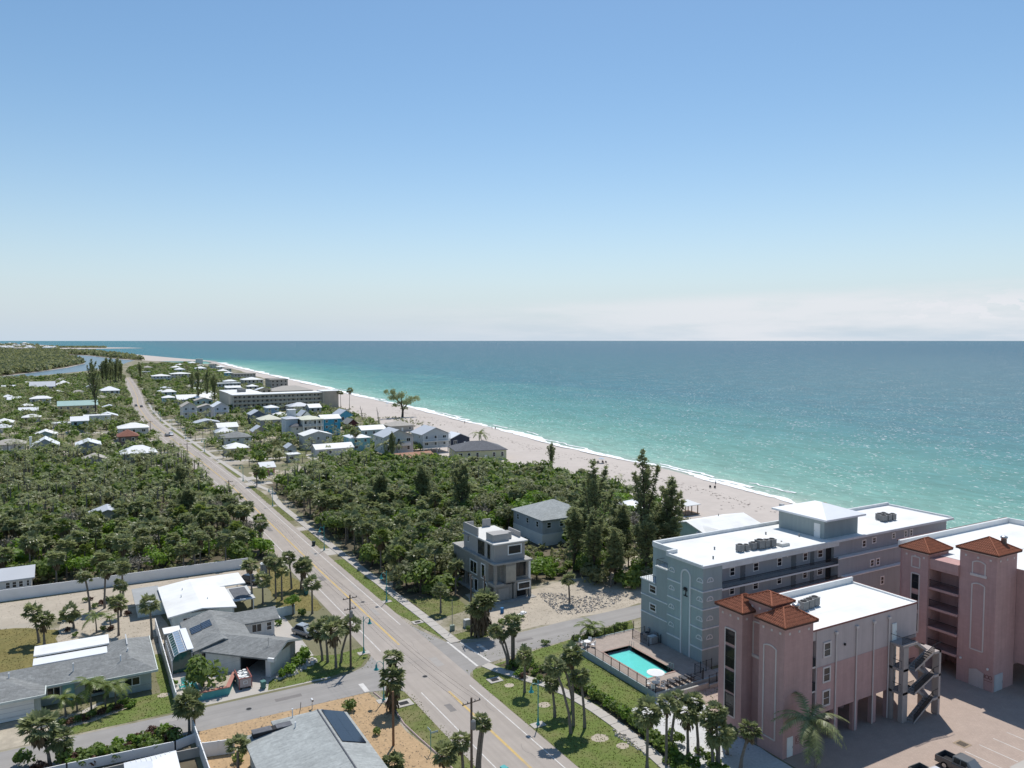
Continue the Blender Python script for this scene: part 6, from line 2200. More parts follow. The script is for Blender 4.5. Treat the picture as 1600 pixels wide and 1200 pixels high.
def tree(x, y, h, label, group=None, s=1.0, kind='leaf', rnd=PR, name='broadleaf_tree', cat='tree'):
 t = thing(name, label, cat, (x, y, 0), 0, group)
 if kind == 'twig':
  ob('trunk', TRUNK_D, t, None, rnd.uniform(0, 6), (1, 1, h * .35))
  ob('branches', rnd.choice(TWIG), t, (0, 0, h * .3), rnd.uniform(0, 6), (s, s, s))
  ob('crown', rnd.choice(GREYC), t, (0, 0, h * .3 + 1.6 * s), rnd.uniform(0, 6), (s, s, s * .8))
  return t
 me = rnd.choice({'leaf': LEAF, 'bright': LEAF_B, 'olive': LEAF_O}[kind])
 hz = max(.4, h - 1.9 * s)
 ob('trunk', rnd.choice(LIMBS), t, None, rnd.uniform(0, 6), (s * 1.2, s * 1.2, hz))
 ob('crown', me, t, (0, 0, hz), rnd.uniform(0, 6), (s * rnd.uniform(.9, 1.15), s * rnd.uniform(.9, 1.15), s * rnd.uniform(.85, 1.15)))
 return t


def shrub(x, y, s, label, group=None, kind='leaf', rnd=PR):
 """single mesh bush: leaves down to the ground"""
 o = ob('shrub', rnd.choice({'leaf': SHRUB, 'bright': SHRUB_B, 'red': SHRUB_R}[kind]), None, (x, y, 0), rnd.uniform(0, 6), (s, s, s * rnd.uniform(.85, 1.15)))
 return tag(o, label, 'shrub', group)


FROND = [feather_frond(k, 2.5, 12).mesh('frond', M['frond_light']) for k in range(4)]
FROND_D = [feather_frond(10 + k, 3.1, 14, .95, .55).mesh('frond', M['frond']) for k in range(4)]


def feather_palm(x, y, h, label, s=1.0, n=11, top=None, dark=False, group=None, stems=1, rnd=PR, name='feather_palm'):
 t = thing(name, label, 'palm tree', (x, y, 0), 0, group)
 for q in range(stems):
  ox, oy = (0, 0) if stems == 1 else (.5 * math.cos(q * 2.1), .5 * math.sin(q * 2.1))
  hh = h * (1 - .13 * q)
  tx, ty = (ox, oy) if top is None else (top[0] - x, top[1] - y)
  MB().tube([(ox * .4, oy * .4, -.1), (ox * .6 + tx * .2, oy * .6 + ty * .2, hh * .4), (tx, ty, hh)], [.16, .11, .09], 6).build('trunk', M['trunk'], t)
  for k in range(n):
   fr = ob('frond', rnd.choice(FROND_D if dark else FROND), t, (tx, ty, hh))
   el = rnd.uniform(-.15, .95)
   fr.rotation_euler = (rnd.uniform(-.2, .2), -el + .25, k * 2.4 + rnd.uniform(-.3, .3))
   k_ = s * rnd.uniform(.8, 1.1)
   fr.scale = (k_, k_, k_)
 return t


def px_palm(bx, by, cx, cy, rpx, label, kind='fan', **k):
 """palm surveyed from the photograph: foot pixel and head pixel"""
 g = ground_at(bx, by)
 h = max(1.2, height_at(bx, by, cy) - .2)
 top = ground_at(cx, cy, h)
 d = math.hypot(top[0], top[1])
 # a stem leans only within reason
 v = Vector((top[0] - g[0], top[1] - g[1]))
 # the head sits on the sight line; keep the sideways part
 side = Vector((math.cos(-YAW), -math.sin(-YAW)))
 v = side * v.dot(side)
 tp = (g[0] + v.x, g[1] + v.y)
 dist = math.sqrt(g[0] ** 2 + g[1] ** 2 + (CAM_H - h) ** 2)
 s = rpx / 1200 * dist / 1.62
 if kind == 'fan':
  return palm(g[0], g[1], h, label, s=s, top=tp, **k)
 return feather_palm(g[0], g[1], h, label, s=s, top=tp if k.get('stems', 1) == 1 else None, **k)


NP = [
 (61, 1004.5, 54, 958, 14, 'cabbage palm on the dry lawn, left one of the close pair'),
 (69.4, 1007, 71, 970.5, 15, 'cabbage palm on the dry lawn, right one of the close pair'),
 (140.8, 956, 136, 901, 12, 'tall slim palm in front of the long white wall, leftmost of three'),
 (163.5, 950.6, 168.6, 888, 14, 'tall slim palm in front of the long white wall, middle of three'),
 (192.6, 931, 192.6, 885.5, 12, 'tall slim palm touching the long white wall, rightmost of three'),
 (189, 963, 190, 915, 11, 'short palm in the sandy lot in front of the tall slim palms'),
 (185.5, 993, 185.5, 943.5, 14, 'palm standing behind the ridge end of the long grey bungalow'),
 (237.4, 999, 236.5, 945, 16, 'palm with a round head beside the white fence corner'),
 (78, 1196, 66.6, 1139, 27, 'big palm leaning over the paved driveway at bottom left'),
 (99, 1192, 96.3, 1156, 18, 'smaller pale palm right of the big leaning driveway palm'),
 (296, 1147.5, 295, 1101, 22, 'palm with bushy head at the end of the white fence by the side street'),
 (303.7, 1142.5, 303, 1110, 15, 'thin second stem close behind the bushy palm at the fence end'),
 (394.5, 950, 392.5, 884, 13, 'tallest thin palm beside the black car at the white roofed bungalow'),
 (410.7, 943.7, 411, 906, 14, 'palm in the gravel bed right of the tallest thin palm'),
 (431, 935, 431, 880, 13, 'palm with narrow head in the middle of the roadside group'),
 (440.5, 937.5, 441, 892.5, 13, 'palm in front of the middle of the roadside group'),
 (455.5, 920, 452.5, 871, 12, 'tall palm at the back of the roadside group nearest the long wall'),
 (470, 920, 475, 885, 16, 'palm with two crossing stems and a dense head beside the main road'),
 (474, 921, 473, 888, 12, 'leaning stem of the crossing pair beside the main road'),
 (488, 958.7, 488.7, 912.5, 14, 'palm nearest the main road in front of the roadside group'),
 (421, 910, 421, 877, 10, 'small palm behind the porta cabin near the wall end'),
 (525, 1043.7, 522.5, 985, 22, 'large headed palm on the corner lawn beside the wooden pole'),
 (532.5, 1035, 548.7, 977.5, 17, 'palm leaning right behind the wooden pole on the corner lawn'),
 (503.7, 1032, 497.5, 986, 16, 'palm at the left of the corner lawn clump'),
 (512, 1035, 508, 975, 14, 'slim palm between the others in the corner lawn clump'),
 (305.5, 893.4, 305, 858.8, 11, 'yellowish palm just behind the long white wall'),
 (401.4, 759, 401.4, 733, 9, 'single palm on the small round green island beside the road'),
 (614, 1106.6, 614, 1028, 16, 'tallest palm on the mulch corner with a round head'),
 (745, 1213, 753, 1127, 15, 'palm beside the nearest wooden pole, taller head of the forked pair'),
 (749, 1213, 756, 1134, 12, 'palm beside the nearest wooden pole, lower head of the forked pair'),
 (723.6, 1210, 720.4, 1157.6, 17, 'palm at the bottom edge left of the nearest wooden pole'),
 (694, 1217, 694, 1179, 20, 'broad palm at the bottom edge on the road verge'),
 (615, 1213, 615, 1195, 18, 'palm head just showing at the bottom edge beside the pale roof'),
 (819.7, 1082, 820, 1024, 15, 'palm standing alone on the lawn near the crossing'),
 (793.7, 1042, 774.6, 985, 14, 'palm leaning left from the crossing bed, leftmost stem'),
 (796, 1038.6, 784, 990, 12, 'palm leaning left from the crossing bed, second stem'),
 (800, 1037.5, 799, 972, 15, 'upright tall palm of the crossing bed'),
 (803, 1036.5, 803, 982, 12, 'upright shorter palm of the crossing bed'),
 (867, 1120, 861, 1066, 14, 'palm left of the bent palm clump on the lawn'),
 (892, 1146, 866, 1040, 18, 'bent palm in the lawn clump, stem bowed to the left'),
 (896, 1134, 893, 1024, 19, 'tallest palm in the lawn clump beside the pavement'),
 (913.8, 1136.8, 906, 1057, 18, 'right hand palm of the lawn clump beside the pavement'),
 (895, 1110, 880, 1036, 15, 'palm at the back of the lawn clump beside the pavement'),
 (1011, 1200, 1011, 1115, 22, 'big palm at the bottom edge right of the pavement'),
 (1041, 1196, 1042, 1098, 16, 'palm with a tall stem behind the big pavement palm'),
 (1048, 1172, 1057, 1092, 15, 'palm at the top of the dense group below the pool'),
 (1075, 1184, 1072, 1113, 22, 'fullest palm in the dense group below the pool'),
 (1091, 1179, 1084, 1098, 18, 'palm with a thick stem in the dense group below the pool'),
 (1121, 1203, 1117, 1112, 18, 'palm touching the corner of the pink tower'),
 (1114, 1203, 1106, 1124, 16, 'palm left of the one touching the pink tower'),
 (1123, 1205, 1122, 1147, 23, 'low wide palm in front of the pink tower corner'),
 (1136, 1179, 1138, 1144, 13, 'small palm against the foot of the pink tower'),
 (1157, 1202, 1171, 1141, 18, 'palm leaning right in the pale gravel beside the pink tower'),
 (712, 927.5, 712.5, 885, 14, 'palm beside the left wall of the unfinished house'),
 (688.7, 957.5, 690, 922.5, 14, 'palm on the grass between pavement and unfinished house'),
 (890, 942, 887.5, 905, 13, 'palm at the rubble edge under the dark pines'),
 (115.6, 982, 113, 957.7, 13, 'short bushy palm beside the dry lawn pair'),
 (532.5, 637.5, 533, 614, 5.5, 'tall thin beach palm, left of the pair by the cream block'),
 (546, 638.7, 548, 610, 6, 'tall thin beach palm, right of the pair by the cream block'),
 (555, 705, 556, 676, 9, 'palm between the turquoise house and the dark red cottage'),
 (560, 700, 563, 684, 7, 'palm close behind the one by the turquoise house'),
]
for a in NP:
 px_palm(*a)
px_palm(613, 1113, 614, 1064, 22, 'shaggy palm with a brown skirt on the mulch corner', dead=True)
px_palm(747.5, 996, 756, 942, 24, 'shaggy palm with a long brown skirt in front of the unfinished house', dead=True)
px_palm(743, 994, 746, 952, 20, 'second shaggy palm close beside the wooden pole at the unfinished house', dead=True)
for a in [
 (143, 1112, 143, 1066, 19, 'tallest feather palm in the front garden bed of the long bungalow'),
 (102.8, 1120.6, 102, 1088, 16, 'feather palm at the left of the front garden bed'),
 (121, 1112, 120.4, 1088, 14, 'feather palm second from left in the front garden bed'),
 (165, 1109, 167, 1071, 17, 'feather palm right of the tallest one in the front garden bed'),
 (181, 1104, 182, 1068, 16, 'feather palm at the right end of the front garden bed'),
 (151, 989, 151.6, 960.6, 14, 'light green feather palm in the sandy lot'),
 (173.4, 982, 173.4, 963.4, 10, 'small feather palm in the sandy lot'),
 (602.5, 725, 602, 692.5, 10, 'feather palm before the white stilt house, left of two'),
 (621, 722.5, 621, 692.5, 10, 'feather palm before the white stilt house, right of two'),
]:
 px_palm(*a, kind='feather', dark='stilt' in a[5])
px_palm(1275, 1206, 1262, 1122, 30, 'coconut palm blown to the left in front of the pink columns', kind='feather', dark=True, n=15, name='coconut_palm')
px_palm(752.5, 690, 750, 676, 10, 'dark coconut palm on the beach beside the yellow house', kind='feather', dark=True, n=12, name='coconut_palm')
px_palm(922.5, 997.5, 922.5, 974, 15, 'clump of three feather palms at the corner of the pool fence', kind='feather', stems=3, n=8)
feather_palm(142.3, 112, 11.8, 'dark palm head showing behind the teal penthouse', s=.8, n=12, dark=True, name='coconut_palm')

# ---- casuarinas
def scatter0(poly, d, seed, tries):
 rnd = random.Random(seed)
 x0, x1 = min(p[0] for p in poly), max(p[0] for p in poly)
 y0, y1 = min(p[1] for p in poly), max(p[1] for p in poly)
 out = []
 for k in range(tries):
  p = (rnd.uniform(x0, x1), rnd.uniform(y0, y1))
  if inside(p, poly) and all((p[0] - q[0]) ** 2 + (p[1] - q[1]) ** 2 > d * d for q in out):
   out.append(p)
 return out


def inside(p, poly):
 x, y = p
 c = False
 n = len(poly)
 for i in range(n):
  x0, y0 = poly[i]
  x1, y1 = poly[(i + 1) % n]
  if (y0 > y) != (y1 > y) and x < (x1 - x0) * (y - y0) / (y1 - y0) + x0:
   c = not c
 return c


NEED = [needle_crown(1, 26, 5.2, 92), needle_crown(2, 23, 5.4, 86), needle_crown(3, 18, 4.8, 70), needle_crown(4, 14, 5.0, 66)]
NEED = [(a.mesh('crown', M['needle']), w_.mesh('trunk', M['dark_trunk']), h) for (a, w_), h in zip(NEED, (26, 23, 18, 14))]


def casuarina(x, y, h, label, v=0, group=None, wide=1.0, rz=0.0):
 t = thing('pine_tree', label, 'tree', (x, y, 0), rz, group)
 c, w_, h0 = NEED[v]
 k = h / h0
 ob('trunk', w_, t, None, None, (k * wide, k * wide, k))
 ob('crown', c, t, None, None, (k * wide, k * wide, k))
 return t


casuarina(100.6, 120.8, 25.5, 'tallest wispy dark pine, right of the two between unfinished house and teal condominium', 0, None, .95)
casuarina(94.2, 129, 22.5, 'tall dark pine left of the tallest, before the grey roofed house', 1, None, 1.0, 1.0)
casuarina(105.6, 120.0, 19.5, 'dark pine right of the tallest one, next to the round beach house', 2, None, 1.0, 2.0)
casuarina(89.5, 131, 13.0, 'broad lower pine right behind the unfinished house', 3, None, 1.15, .5)
casuarina(97.5, 117.5, 13.0, 'bushy low pine in front of the tallest one', 3, None, 1.0, 2.6)
casuarina(89.5, 123.5, 13.5, 'bushy low pine at the left foot of the tall pines', 3, None, 1.0, 4.0)
casuarina(96.0, 140.0, 11.0, 'feathery pine before the right half of the grey roofed house, left one', 3, None, 1.2, 4.4)
casuarina(99.5, 143.0, 12.0, 'feathery pine before the right half of the grey roofed house, right one', 3, None, 1.2, 1.1)
casuarina(148.5, 232, 11.0, 'small single pine at the edge of the open beach', 2, None, 1.0, 1.4)
casuarina(104.5, 275.5, 13.0, 'slender pine in front of the turquoise house', 2, None, .7, .4)
casuarina(80.5, 190, 14.0, 'hazy olive pine rising in the middle of the right wood', 3, None, 1.2, .4)
casuarina(88.0, 182, 15.0, 'hazy olive pine right of the middle of the right wood', 3, None, 1.2, 1.9)
casuarina(70.5, 196, 12.5, 'hazy olive pine left of the middle of the right wood', 3, None, 1.2, 3.0)
casuarina(24.0, 211, 10.5, 'grey green feathery tree inside the left wood near the road', 3, None, 1.35, 3.6)
casuarina(27.5, 253, 9.5, 'grey green feathery tree further back inside the left wood', 3, None, 1.3, 5.6)
GP = 'trees round the tall pines'
for k, (x, y) in enumerate(scatter0([(87, 119), (93, 114.5), (104, 113), (110, 117), (113, 124), (112, 140), (109, 128), (96, 133), (90, 128)], 3.4, 17, 900)):
 if k % 4 == 0:
  palm(x, y, PR.uniform(3, 5.5), 'cabbage palm under the tall dark pines', GP + ', palms', PR.uniform(.9, 1.2))
 else:
  tree(x, y, PR.uniform(2.6, 5.0), ('dull olive tree' if k % 3 == 0 else 'dark leafy tree') + ' under the tall dark pines', GP + (', olive' if k % 3 == 0 else ', dark'), PR.uniform(.9, 1.35), 'olive' if k % 3 == 0 else 'leaf')
for k, (x, y, h, v) in enumerate([(91.5, 119.5, 11, 3), (96.5, 124.5, 14, 3), (103.5, 117, 12, 3), (104.5, 122.5, 14, 2)]):
 casuarina(x, y, h, 'wispy lower pine crowding round the two tallest pines', v, 'lower pines round the tall ones', 1.15, k * .9)
FARP = 'dark pines at the far end of the road'
for k, (px, py, top) in enumerate([(150, 648, 571), (146, 618, 562), (166, 606, 560), (172, 604, 556), (180, 605, 562), (186, 602, 560), (190, 604, 563), (220, 597, 566), (160, 604, 566), (310, 632, 575), (324, 628, 578), (335, 632, 585), (300, 618, 580), (176, 600, 566)]):
 g = ground_at(px, py)
 h = height_at(px, py, top)
 casuarina(g[0], g[1], h, 'dark feathery pine among the far houses by the road' if k else 'tallest dark pine left of the road, beside the pale blue house', k % 3, FARP if k else None, .9, k * 1.3)

# lone big tree on the beach: thick trunk, three spreading heads
t = thing('beach_tree', 'lone big spreading tree on the open beach', 'tree', (177.0, 449, 0))
MB().tube([(0, 0, -.3), (.3, 0, 4), (-.6, .2, 9)], [.9, .65, .5], 8).tube([(.2, 0, 4), (4.0, 1, 9), (9, 1.5, 12)], [.5, .35, .15], 6).tube([(-.5, .2, 8), (-5.5, 0, 13.5), (-7.5, 0, 17)], [.4, .3, .1], 6).tube([(-.6, .2, 9), (-.5, 0, 14)], [.4, .12], 6).build('trunk', M['dark_trunk'], t)
cr = MB()
for (x, y, z, rx, rz, n) in ((-7.8, 0, 16.3, 4.2, 3.6, 520), (-5.5, 0, 12.4, 4.2, 3.2, 420), (-1.0, 0, 13.0, 4.4, 4.2, 560), (2.5, 0, 8.6, 3.8, 3.4, 380), (5.5, 1, 10.4, 4.0, 3.2, 420), (9.5, 1.5, 11.4, 3.2, 2.4, 260), (-3.0, .5, 8.0, 3.6, 3.0, 320), (1.5, .5, 5.6, 2.6, 1.8, 160)):
 q = leaf_crown(int(x * 7 + 99), rx, rz, 9, n, .42)
 o_ = len(cr.v)
 cr.v += [(a + x, b_ + y, c + z) for a, b_, c in q.v]
 cr.f += [tuple(i + o_ for i in f) for f in q.f]
cr.build('crown', M['needle'], t)

# ---- named single trees and bushes
g = GA(310, 1083)
tree(g[0] + .6, g[1], 5.2, 'round yard tree with dense crown over the turquoise chairs', s=1.25, kind='leaf')
tree(79.5, 129.5, 4.6, 'bright leafy tree at the right side of the unfinished house', s=1.1, kind='bright')
tree(83.5, 133.5, 3.6, 'smaller bright leafy tree behind the right side of the unfinished house', s=.9, kind='bright')
g = GA(458, 961)
tree(g[0], g[1], 3.9, 'bright green round tree at the white garden wall beside the road', s=.62, kind='bright')
for k, (px, py, s, kd, lb) in enumerate([
 (436, 976, 1.1, 'bright', 'small yellow green bush by the garden path of the rear wing'),
 (470, 962, 1.3, 'leaf', 'dark bush beside the bright round tree at the road'),
 (546, 1112, 1.5, 'leaf', 'single dark spiky bush in the orange mulch by the solar panel'),
 (590, 1148, .9, 'leaf', 'low bush at the foot of the mulch corner palms'),
 (898, 1008, 1.6, 'leaf', 'dark round bush left of the pool fence corner'),
 (852, 1008, 1.0, 'leaf', 'small dark bush on the grass along the right side street'),
 (37, 1198, 1.7, 'leaf', 'round green bush at the bottom left beside the driveway'),
 (62, 1204, 1.5, 'red', 'reddish bush at the bottom left edge'),
 (300, 1085, 1.2, 'leaf', 'bush at the left end of the turquoise planter'),
 (346, 1068, 1.0, 'leaf', 'small bush growing in the turquoise planter'),
 (272, 1072, .9, 'bright', 'small bright bush beside the white fence and the turquoise chairs'),
 (372, 1190, 1.1, 'leaf', 'low bush at the gate fence'),
]):
 g = GA(px, py)
 shrub(g[0], g[1], s, lb, None, kd)
px_palm(372, 1204, 372, 1164, 17, 'short palm behind the white gate fence by the pale roof')
for k, (u_, v_, s_, lb) in enumerate([(12.9, -3.0, 1.3, 'frontmost'), (13.2, -1.2, 1.6, 'second from front'), (13.3, .8, 1.7, 'third from front'), (13.0, 2.8, 1.6, 'fourth from front'), (12.2, 4.6, 1.4, 'rearmost')]):
 g = DIAG @ Vector((u_, v_, 0))
 shrub(g.x, g.y, s_, 'bright leafy bush at the slanting gable of the corner bungalow, ' + lb, None, 'bright')
HB = 'dark bushes in the garden bed of the long bungalow'
for k in range(13):
 f = k / 12
 shrub(-2.6 + 7.4 * f + PR.uniform(-.2, .2), 108.4 + 2.3 * f + PR.uniform(-.3, .3), .8 + .2 * PR.random(), 'dark bush in the garden bed of the long grey bungalow', HB, 'red' if k % 3 == 1 else 'leaf')
HE = 'clipped hedge bushes round the lawn corner'
for k in range(9):
 a = R(-60 + 150 * k / 8)
 shrub(4.0 + 1.5 * math.cos(a), 110.6 + 1.0 * math.sin(a), .62, 'low clipped hedge bush at the rounded end of the garden bed', HE, 'bright')
HG = 'hedge along the pavement below the pool lawn'
for k in range(34):
 f = k / 33
 x = 59.3 + .5 * math.sin(f * 3) - 1.2 * f * f + PR.uniform(-.35, .35)
 shrub(x, 87 - 23 * f + PR.uniform(-.4, .4), 1.15 + .5 * PR.random(), 'leafy bush in the mixed hedge between the pavement and the pool lawn', HG, 'bright' if k % 5 == 2 else 'leaf')
HP = 'row of round bushes behind the pool fence'
for k in range(9):
 shrub(69.5 + 1.15 * k, 98.6 + .2 * k + PR.uniform(-.15, .15), .95 + .15 * PR.random(), 'round bush in the row behind the pool fence', HP, 'leaf')
HC = 'plants in the bed at the crossing'
for k in range(22):
 shrub(53.8 + 4.4 * PR.random(), 89.5 + 7.6 * PR.random(), .55 + .6 * PR.random(), 'low plant in the palm bed at the crossing', HC, ('leaf', 'leaf', 'bright', 'red')[k % 4])
HL = 'wild bushes along the bottom left fence'
for k in range(36):
 f = k / 35
 g = GA(105 + 170 * f + PR.uniform(-6, 6), 1196 - 42 * f + PR.uniform(-10, 12))
 shrub(g[0], g[1], .9 + .8 * PR.random(), 'wild bush along the low fence at bottom left', HL, ('leaf', 'leaf', 'bright', 'red', 'leaf')[k % 5])
HR = 'bushes under the dense palms below the pool'
for k in range(26):
 shrub(56.5 + 5.5 * PR.random(), 50 + 18 * PR.random(), .8 + .7 * PR.random(), 'bush under the dense palms between pavement and pink tower', HR, ('leaf', 'leaf', 'bright')[k % 3])
HS = 'small plants in the sandy lot'
for k, (px, py) in enumerate([(150, 950), (158, 946), (166, 942), (175, 940), (183, 941), (120, 960), (98, 972), (105, 988), (117, 995), (172, 985), (160, 985), (200, 962), (135, 940), (142, 938)]):
 g = GA(px, py)
 shrub(g[0], g[1], .75 + .35 * PR.random(), 'small plant in the mulch beds of the sandy lot', HS, 'red' if k % 2 else 'leaf')
HF = 'bushes along the front of the unfinished house'
for k, (px, py) in enumerate([(770, 985), (782, 978), (795, 976), (806, 972), (735, 985), (760, 990), (815, 968)]):
 g = GA(px, py)
 shrub(g[0], g[1], .8 + .4 * PR.random(), 'low bush between the shaggy palms and the unfinished house', HF, 'leaf')

for k in range(26):
 shrub(80 + 10.5 * PR.random(), 127.5 + 17 * PR.random() , 1.0 + .9 * PR.random(), 'low wild bush on the open ground beside the grey roofed house', 'bushes beside the grey roofed house', ('leaf', 'bright', 'leaf')[k % 3])
# ---- footprints of the buildings, so that trees keep clear of them
bpy.context.view_layer.update()
FOOT = []
for o in list(SC.objects):
 if o.type == 'EMPTY' and o.get('category') in ('house', 'apartment building', 'pavilion', 'canopy'):
  xs, ys = [], []
  for c in o.children_recursive:
   if c.type == 'MESH':
    for v in c.bound_box:
     w_ = c.matrix_world @ Vector(v)
     xs.append(w_.x)
     ys.append(w_.y)
  FOOT.append((min(xs), max(xs), min(ys), max(ys)))


def roadx(y):
 return interp([(x, yy) for x, yy in ROAD], y)


def free(x, y, m=1.0, walk=True):
 for a, b_, c, d in FOOT:
  if a - m < x < b_ + m and c - m * 1.6 < y < d + m:
   return False
 r_ = roadx(y)
 if r_ - 6.3 < x < r_ + (9.6 if y < 320 else 7.2):
  return False
 return x < shore(y) - 30


def scatter(poly, d, seed, tries):
 rnd = random.Random(seed)
 x0, x1 = min(p[0] for p in poly), max(p[0] for p in poly)
 y0, y1 = min(p[1] for p in poly), max(p[1] for p in poly)
 cell = {}
 out = []
 for k in range(tries):
  p = (rnd.uniform(x0, x1), rnd.uniform(y0, y1))
  if not inside(p, poly) or not free(*p):
   continue
  ci = (int(p[0] / d), int(p[1] / d))
  ok = True
  for i in (-1, 0, 1):
   for j in (-1, 0, 1):
    for q in cell.get((ci[0] + i, ci[1] + j), ()):
     if (p[0] - q[0]) ** 2 + (p[1] - q[1]) ** 2 < d * d:
      ok = False
  if ok:
   cell.setdefault(ci, []).append(p)
   out.append(p)
 return out


WOOD_L = [(-62, 172.5), (-22, 171.5), (30.5, 170), (37.2, 174), (37.4, 335), (28, 345), (10, 352), (-18, 374), (-62, 372)]
WOOD_R = [(53.6, 133), (61, 131), (64, 141), (90, 133), (112, 142), (126, 150), (140, 165), (146, 195), (144, 230), (124, 262), (96, 296), (55, 252)]
GL, GR = 'palms of the left wood', 'palms of the right wood'
palms_far, leaves_far = MB(), MB()
spots = []
for side, poly, d in (('L', WOOD_L, 3.3), ('R', WOOD_R, 3.1)):
 for (x, y) in scatter(poly, d, 5 if side == 'L' else 9, 14000):
  # lines of sight to a few houses stay open
  if side == 'L' and -20 < x + (y - 300) * .0 and y > 345:
   pass
  if 79 < x < 97 and 126 < y < 166:
   continue
  u = PR.random()
  n_ = math.sin(x * .11 + 2) * math.cos(y * .07) + .5 * math.sin(x * .23 + y * .17)
  if side == 'L':
   kind = 'palm' if u < .58 + .15 * n_ else ('bright' if u < .70 else ('leaf' if u < .82 else ('olive' if u < .93 else 'twig')))
   if y < 196 and x < 6 and u > .45:
    kind = 'bright' if u < .75 else 'leaf'
  else:
   nearroad = x < 66 + (y - 130) * .05
   if nearroad:
    kind = 'palm' if u < .66 else ('leaf' if u < .82 else ('olive' if u < .94 else 'twig'))
   else:
    kind = 'bright' if u < .40 + .22 * n_ else ('palm' if u < .55 else ('leaf' if u < .76 else ('olive' if u < .93 else 'twig')))
  spots.append((cam_dist(x, y), x, y, kind, side))
spots.sort()
NPALM, NTREE = 0, 0
FAR_FAN = [fan_crown(200 + k, 1.75, 15, 4) for k in range(3)]
FAR_LEAF = [leaf_crown(210 + k, 2.4, 1.9, 7, 90, .62) for k in range(4)]


def add_far(mb, proto, x, y, z, s, rz):
 o_ = len(mb.v)
 c, s_ = math.cos(rz) * s, math.sin(rz) * s
 mb.v += [(x + a * c - b_ * s_, y + a * s_ + b_ * c, z + e * s) for a, b_, e in proto.v]
 mb.f += [tuple(i + o_ for i in f) for f in proto.f]


far_palm, far_leaf, far_olive, far_trunk = MB(), MB(), MB(), MB()
LBL = {'L': 'in the dense wood left of the road', 'R': 'in the dense wood right of the road'}
for d, x, y, kind, side in spots:
 hh = PR.uniform(4.2, 7.0) if side == 'L' else PR.uniform(4.2, 7.2)
 if kind == 'palm':
  if NPALM < 220:
   palm(x, y, hh, 'cabbage palm ' + LBL[side], GL if side == 'L' else GR, PR.uniform(1.08, 1.42) * (1.1 if side == 'R' and x < 60 else 1), light=PR.random() < .12)
   NPALM += 1
  else:
   add_far(far_palm, PR.choice(FAR_FAN), x, y, hh + .3, PR.uniform(.95, 1.2), PR.uniform(0, 6))
   far_trunk.tube([(x, y, 0), (x, y, hh)], .17, 4, False)
 else:
  if NTREE < 270:
   nm = {'bright': 'bright green leafy tree ', 'leaf': 'dark green leafy tree ', 'olive': 'dull olive tree ', 'twig': 'bare grey twiggy tree '}[kind]
   gp = {'bright': 'bright leafy trees', 'leaf': 'dark leafy trees', 'olive': 'olive trees', 'twig': 'bare twiggy trees'}[kind] + (' of the left wood' if side == 'L' else ' of the right wood')
   tree(x, y, PR.uniform(3.6, 5.8) * (1 if side == 'L' else 1.2) + (1.0 if kind == 'olive' else 0), nm + LBL[side], gp, PR.uniform(1.1, 1.65), kind)
   NTREE += 1
  else:
   add_far(far_olive if kind in ('olive', 'twig') else far_leaf, PR.choice(FAR_LEAF), x, y, PR.uniform(2.2, 3.8), PR.uniform(1.05, 1.5), PR.uniform(0, 6))
# ---- trees between the far houses
LEFT_FAR = [(-70, 352), (-22, 386), (12, 352), (37, 338), (36, 700), (52, 1080), (40, 1160), (-30, 1100), (-90, 1090), (-110, 800)]
RIGHT_FAR = [(50, 262), (96, 302), (126, 300), (128, 330), (146, 420), (150, 640), (168, 900), (180, 1200), (195, 1560), (110, 1560), (50, 1150), (60, 900), (46, 640)]
rf = random.Random(31)
for poly, d, seed, pp in ((LEFT_FAR, 4.6, 41, .5), (RIGHT_FAR, 4.5, 43, .5)):
 for (x, y) in scatter(poly, d, seed, 26000):
  # leave gardens and drives open
  clump = math.sin(x * .09 + 1.3) * math.cos(y * .052) + .6 * math.sin(x * .19 - y * .11)
  if rf.random() > (.82 if poly is LEFT_FAR else .68) + .30 * clump:
   continue
  u = rf.random()
  sc = 1 + max(0, y - 500) / 1300
  if u < pp:
   hh = rf.uniform(2.4, 4.8)
   add_far(far_palm, rf.choice(FAR_FAN), x, y, hh + .3, rf.uniform(1.1, 1.5) * sc, rf.uniform(0, 6))
   far_trunk.tube([(x, y, 0), (x, y, hh)], .12, 4, False)
  else:
   add_far(far_olive if u > .84 else far_leaf, rf.choice(FAR_LEAF), x, y, rf.uniform(1.8, 3.2) * sc, rf.uniform(.95, 1.6) * sc, rf.uniform(0, 6))
tag(far_palm.build('distant_palms', M['frond']), 'mass of far palm heads between the distant houses', 'palm trees', kind='stuff')
tag(far_leaf.build('distant_trees', M['leaf']), 'mass of far green trees between the distant houses', 'trees', kind='stuff')
tag(far_olive.build('distant_bushes', M['leaf_olive']), 'mass of far olive green trees between the distant houses', 'trees', kind='stuff')
tag(far_trunk.build('distant_stems', M['trunk']), 'thin stems of the far palms between the distant houses', 'palm stems', kind='stuff')

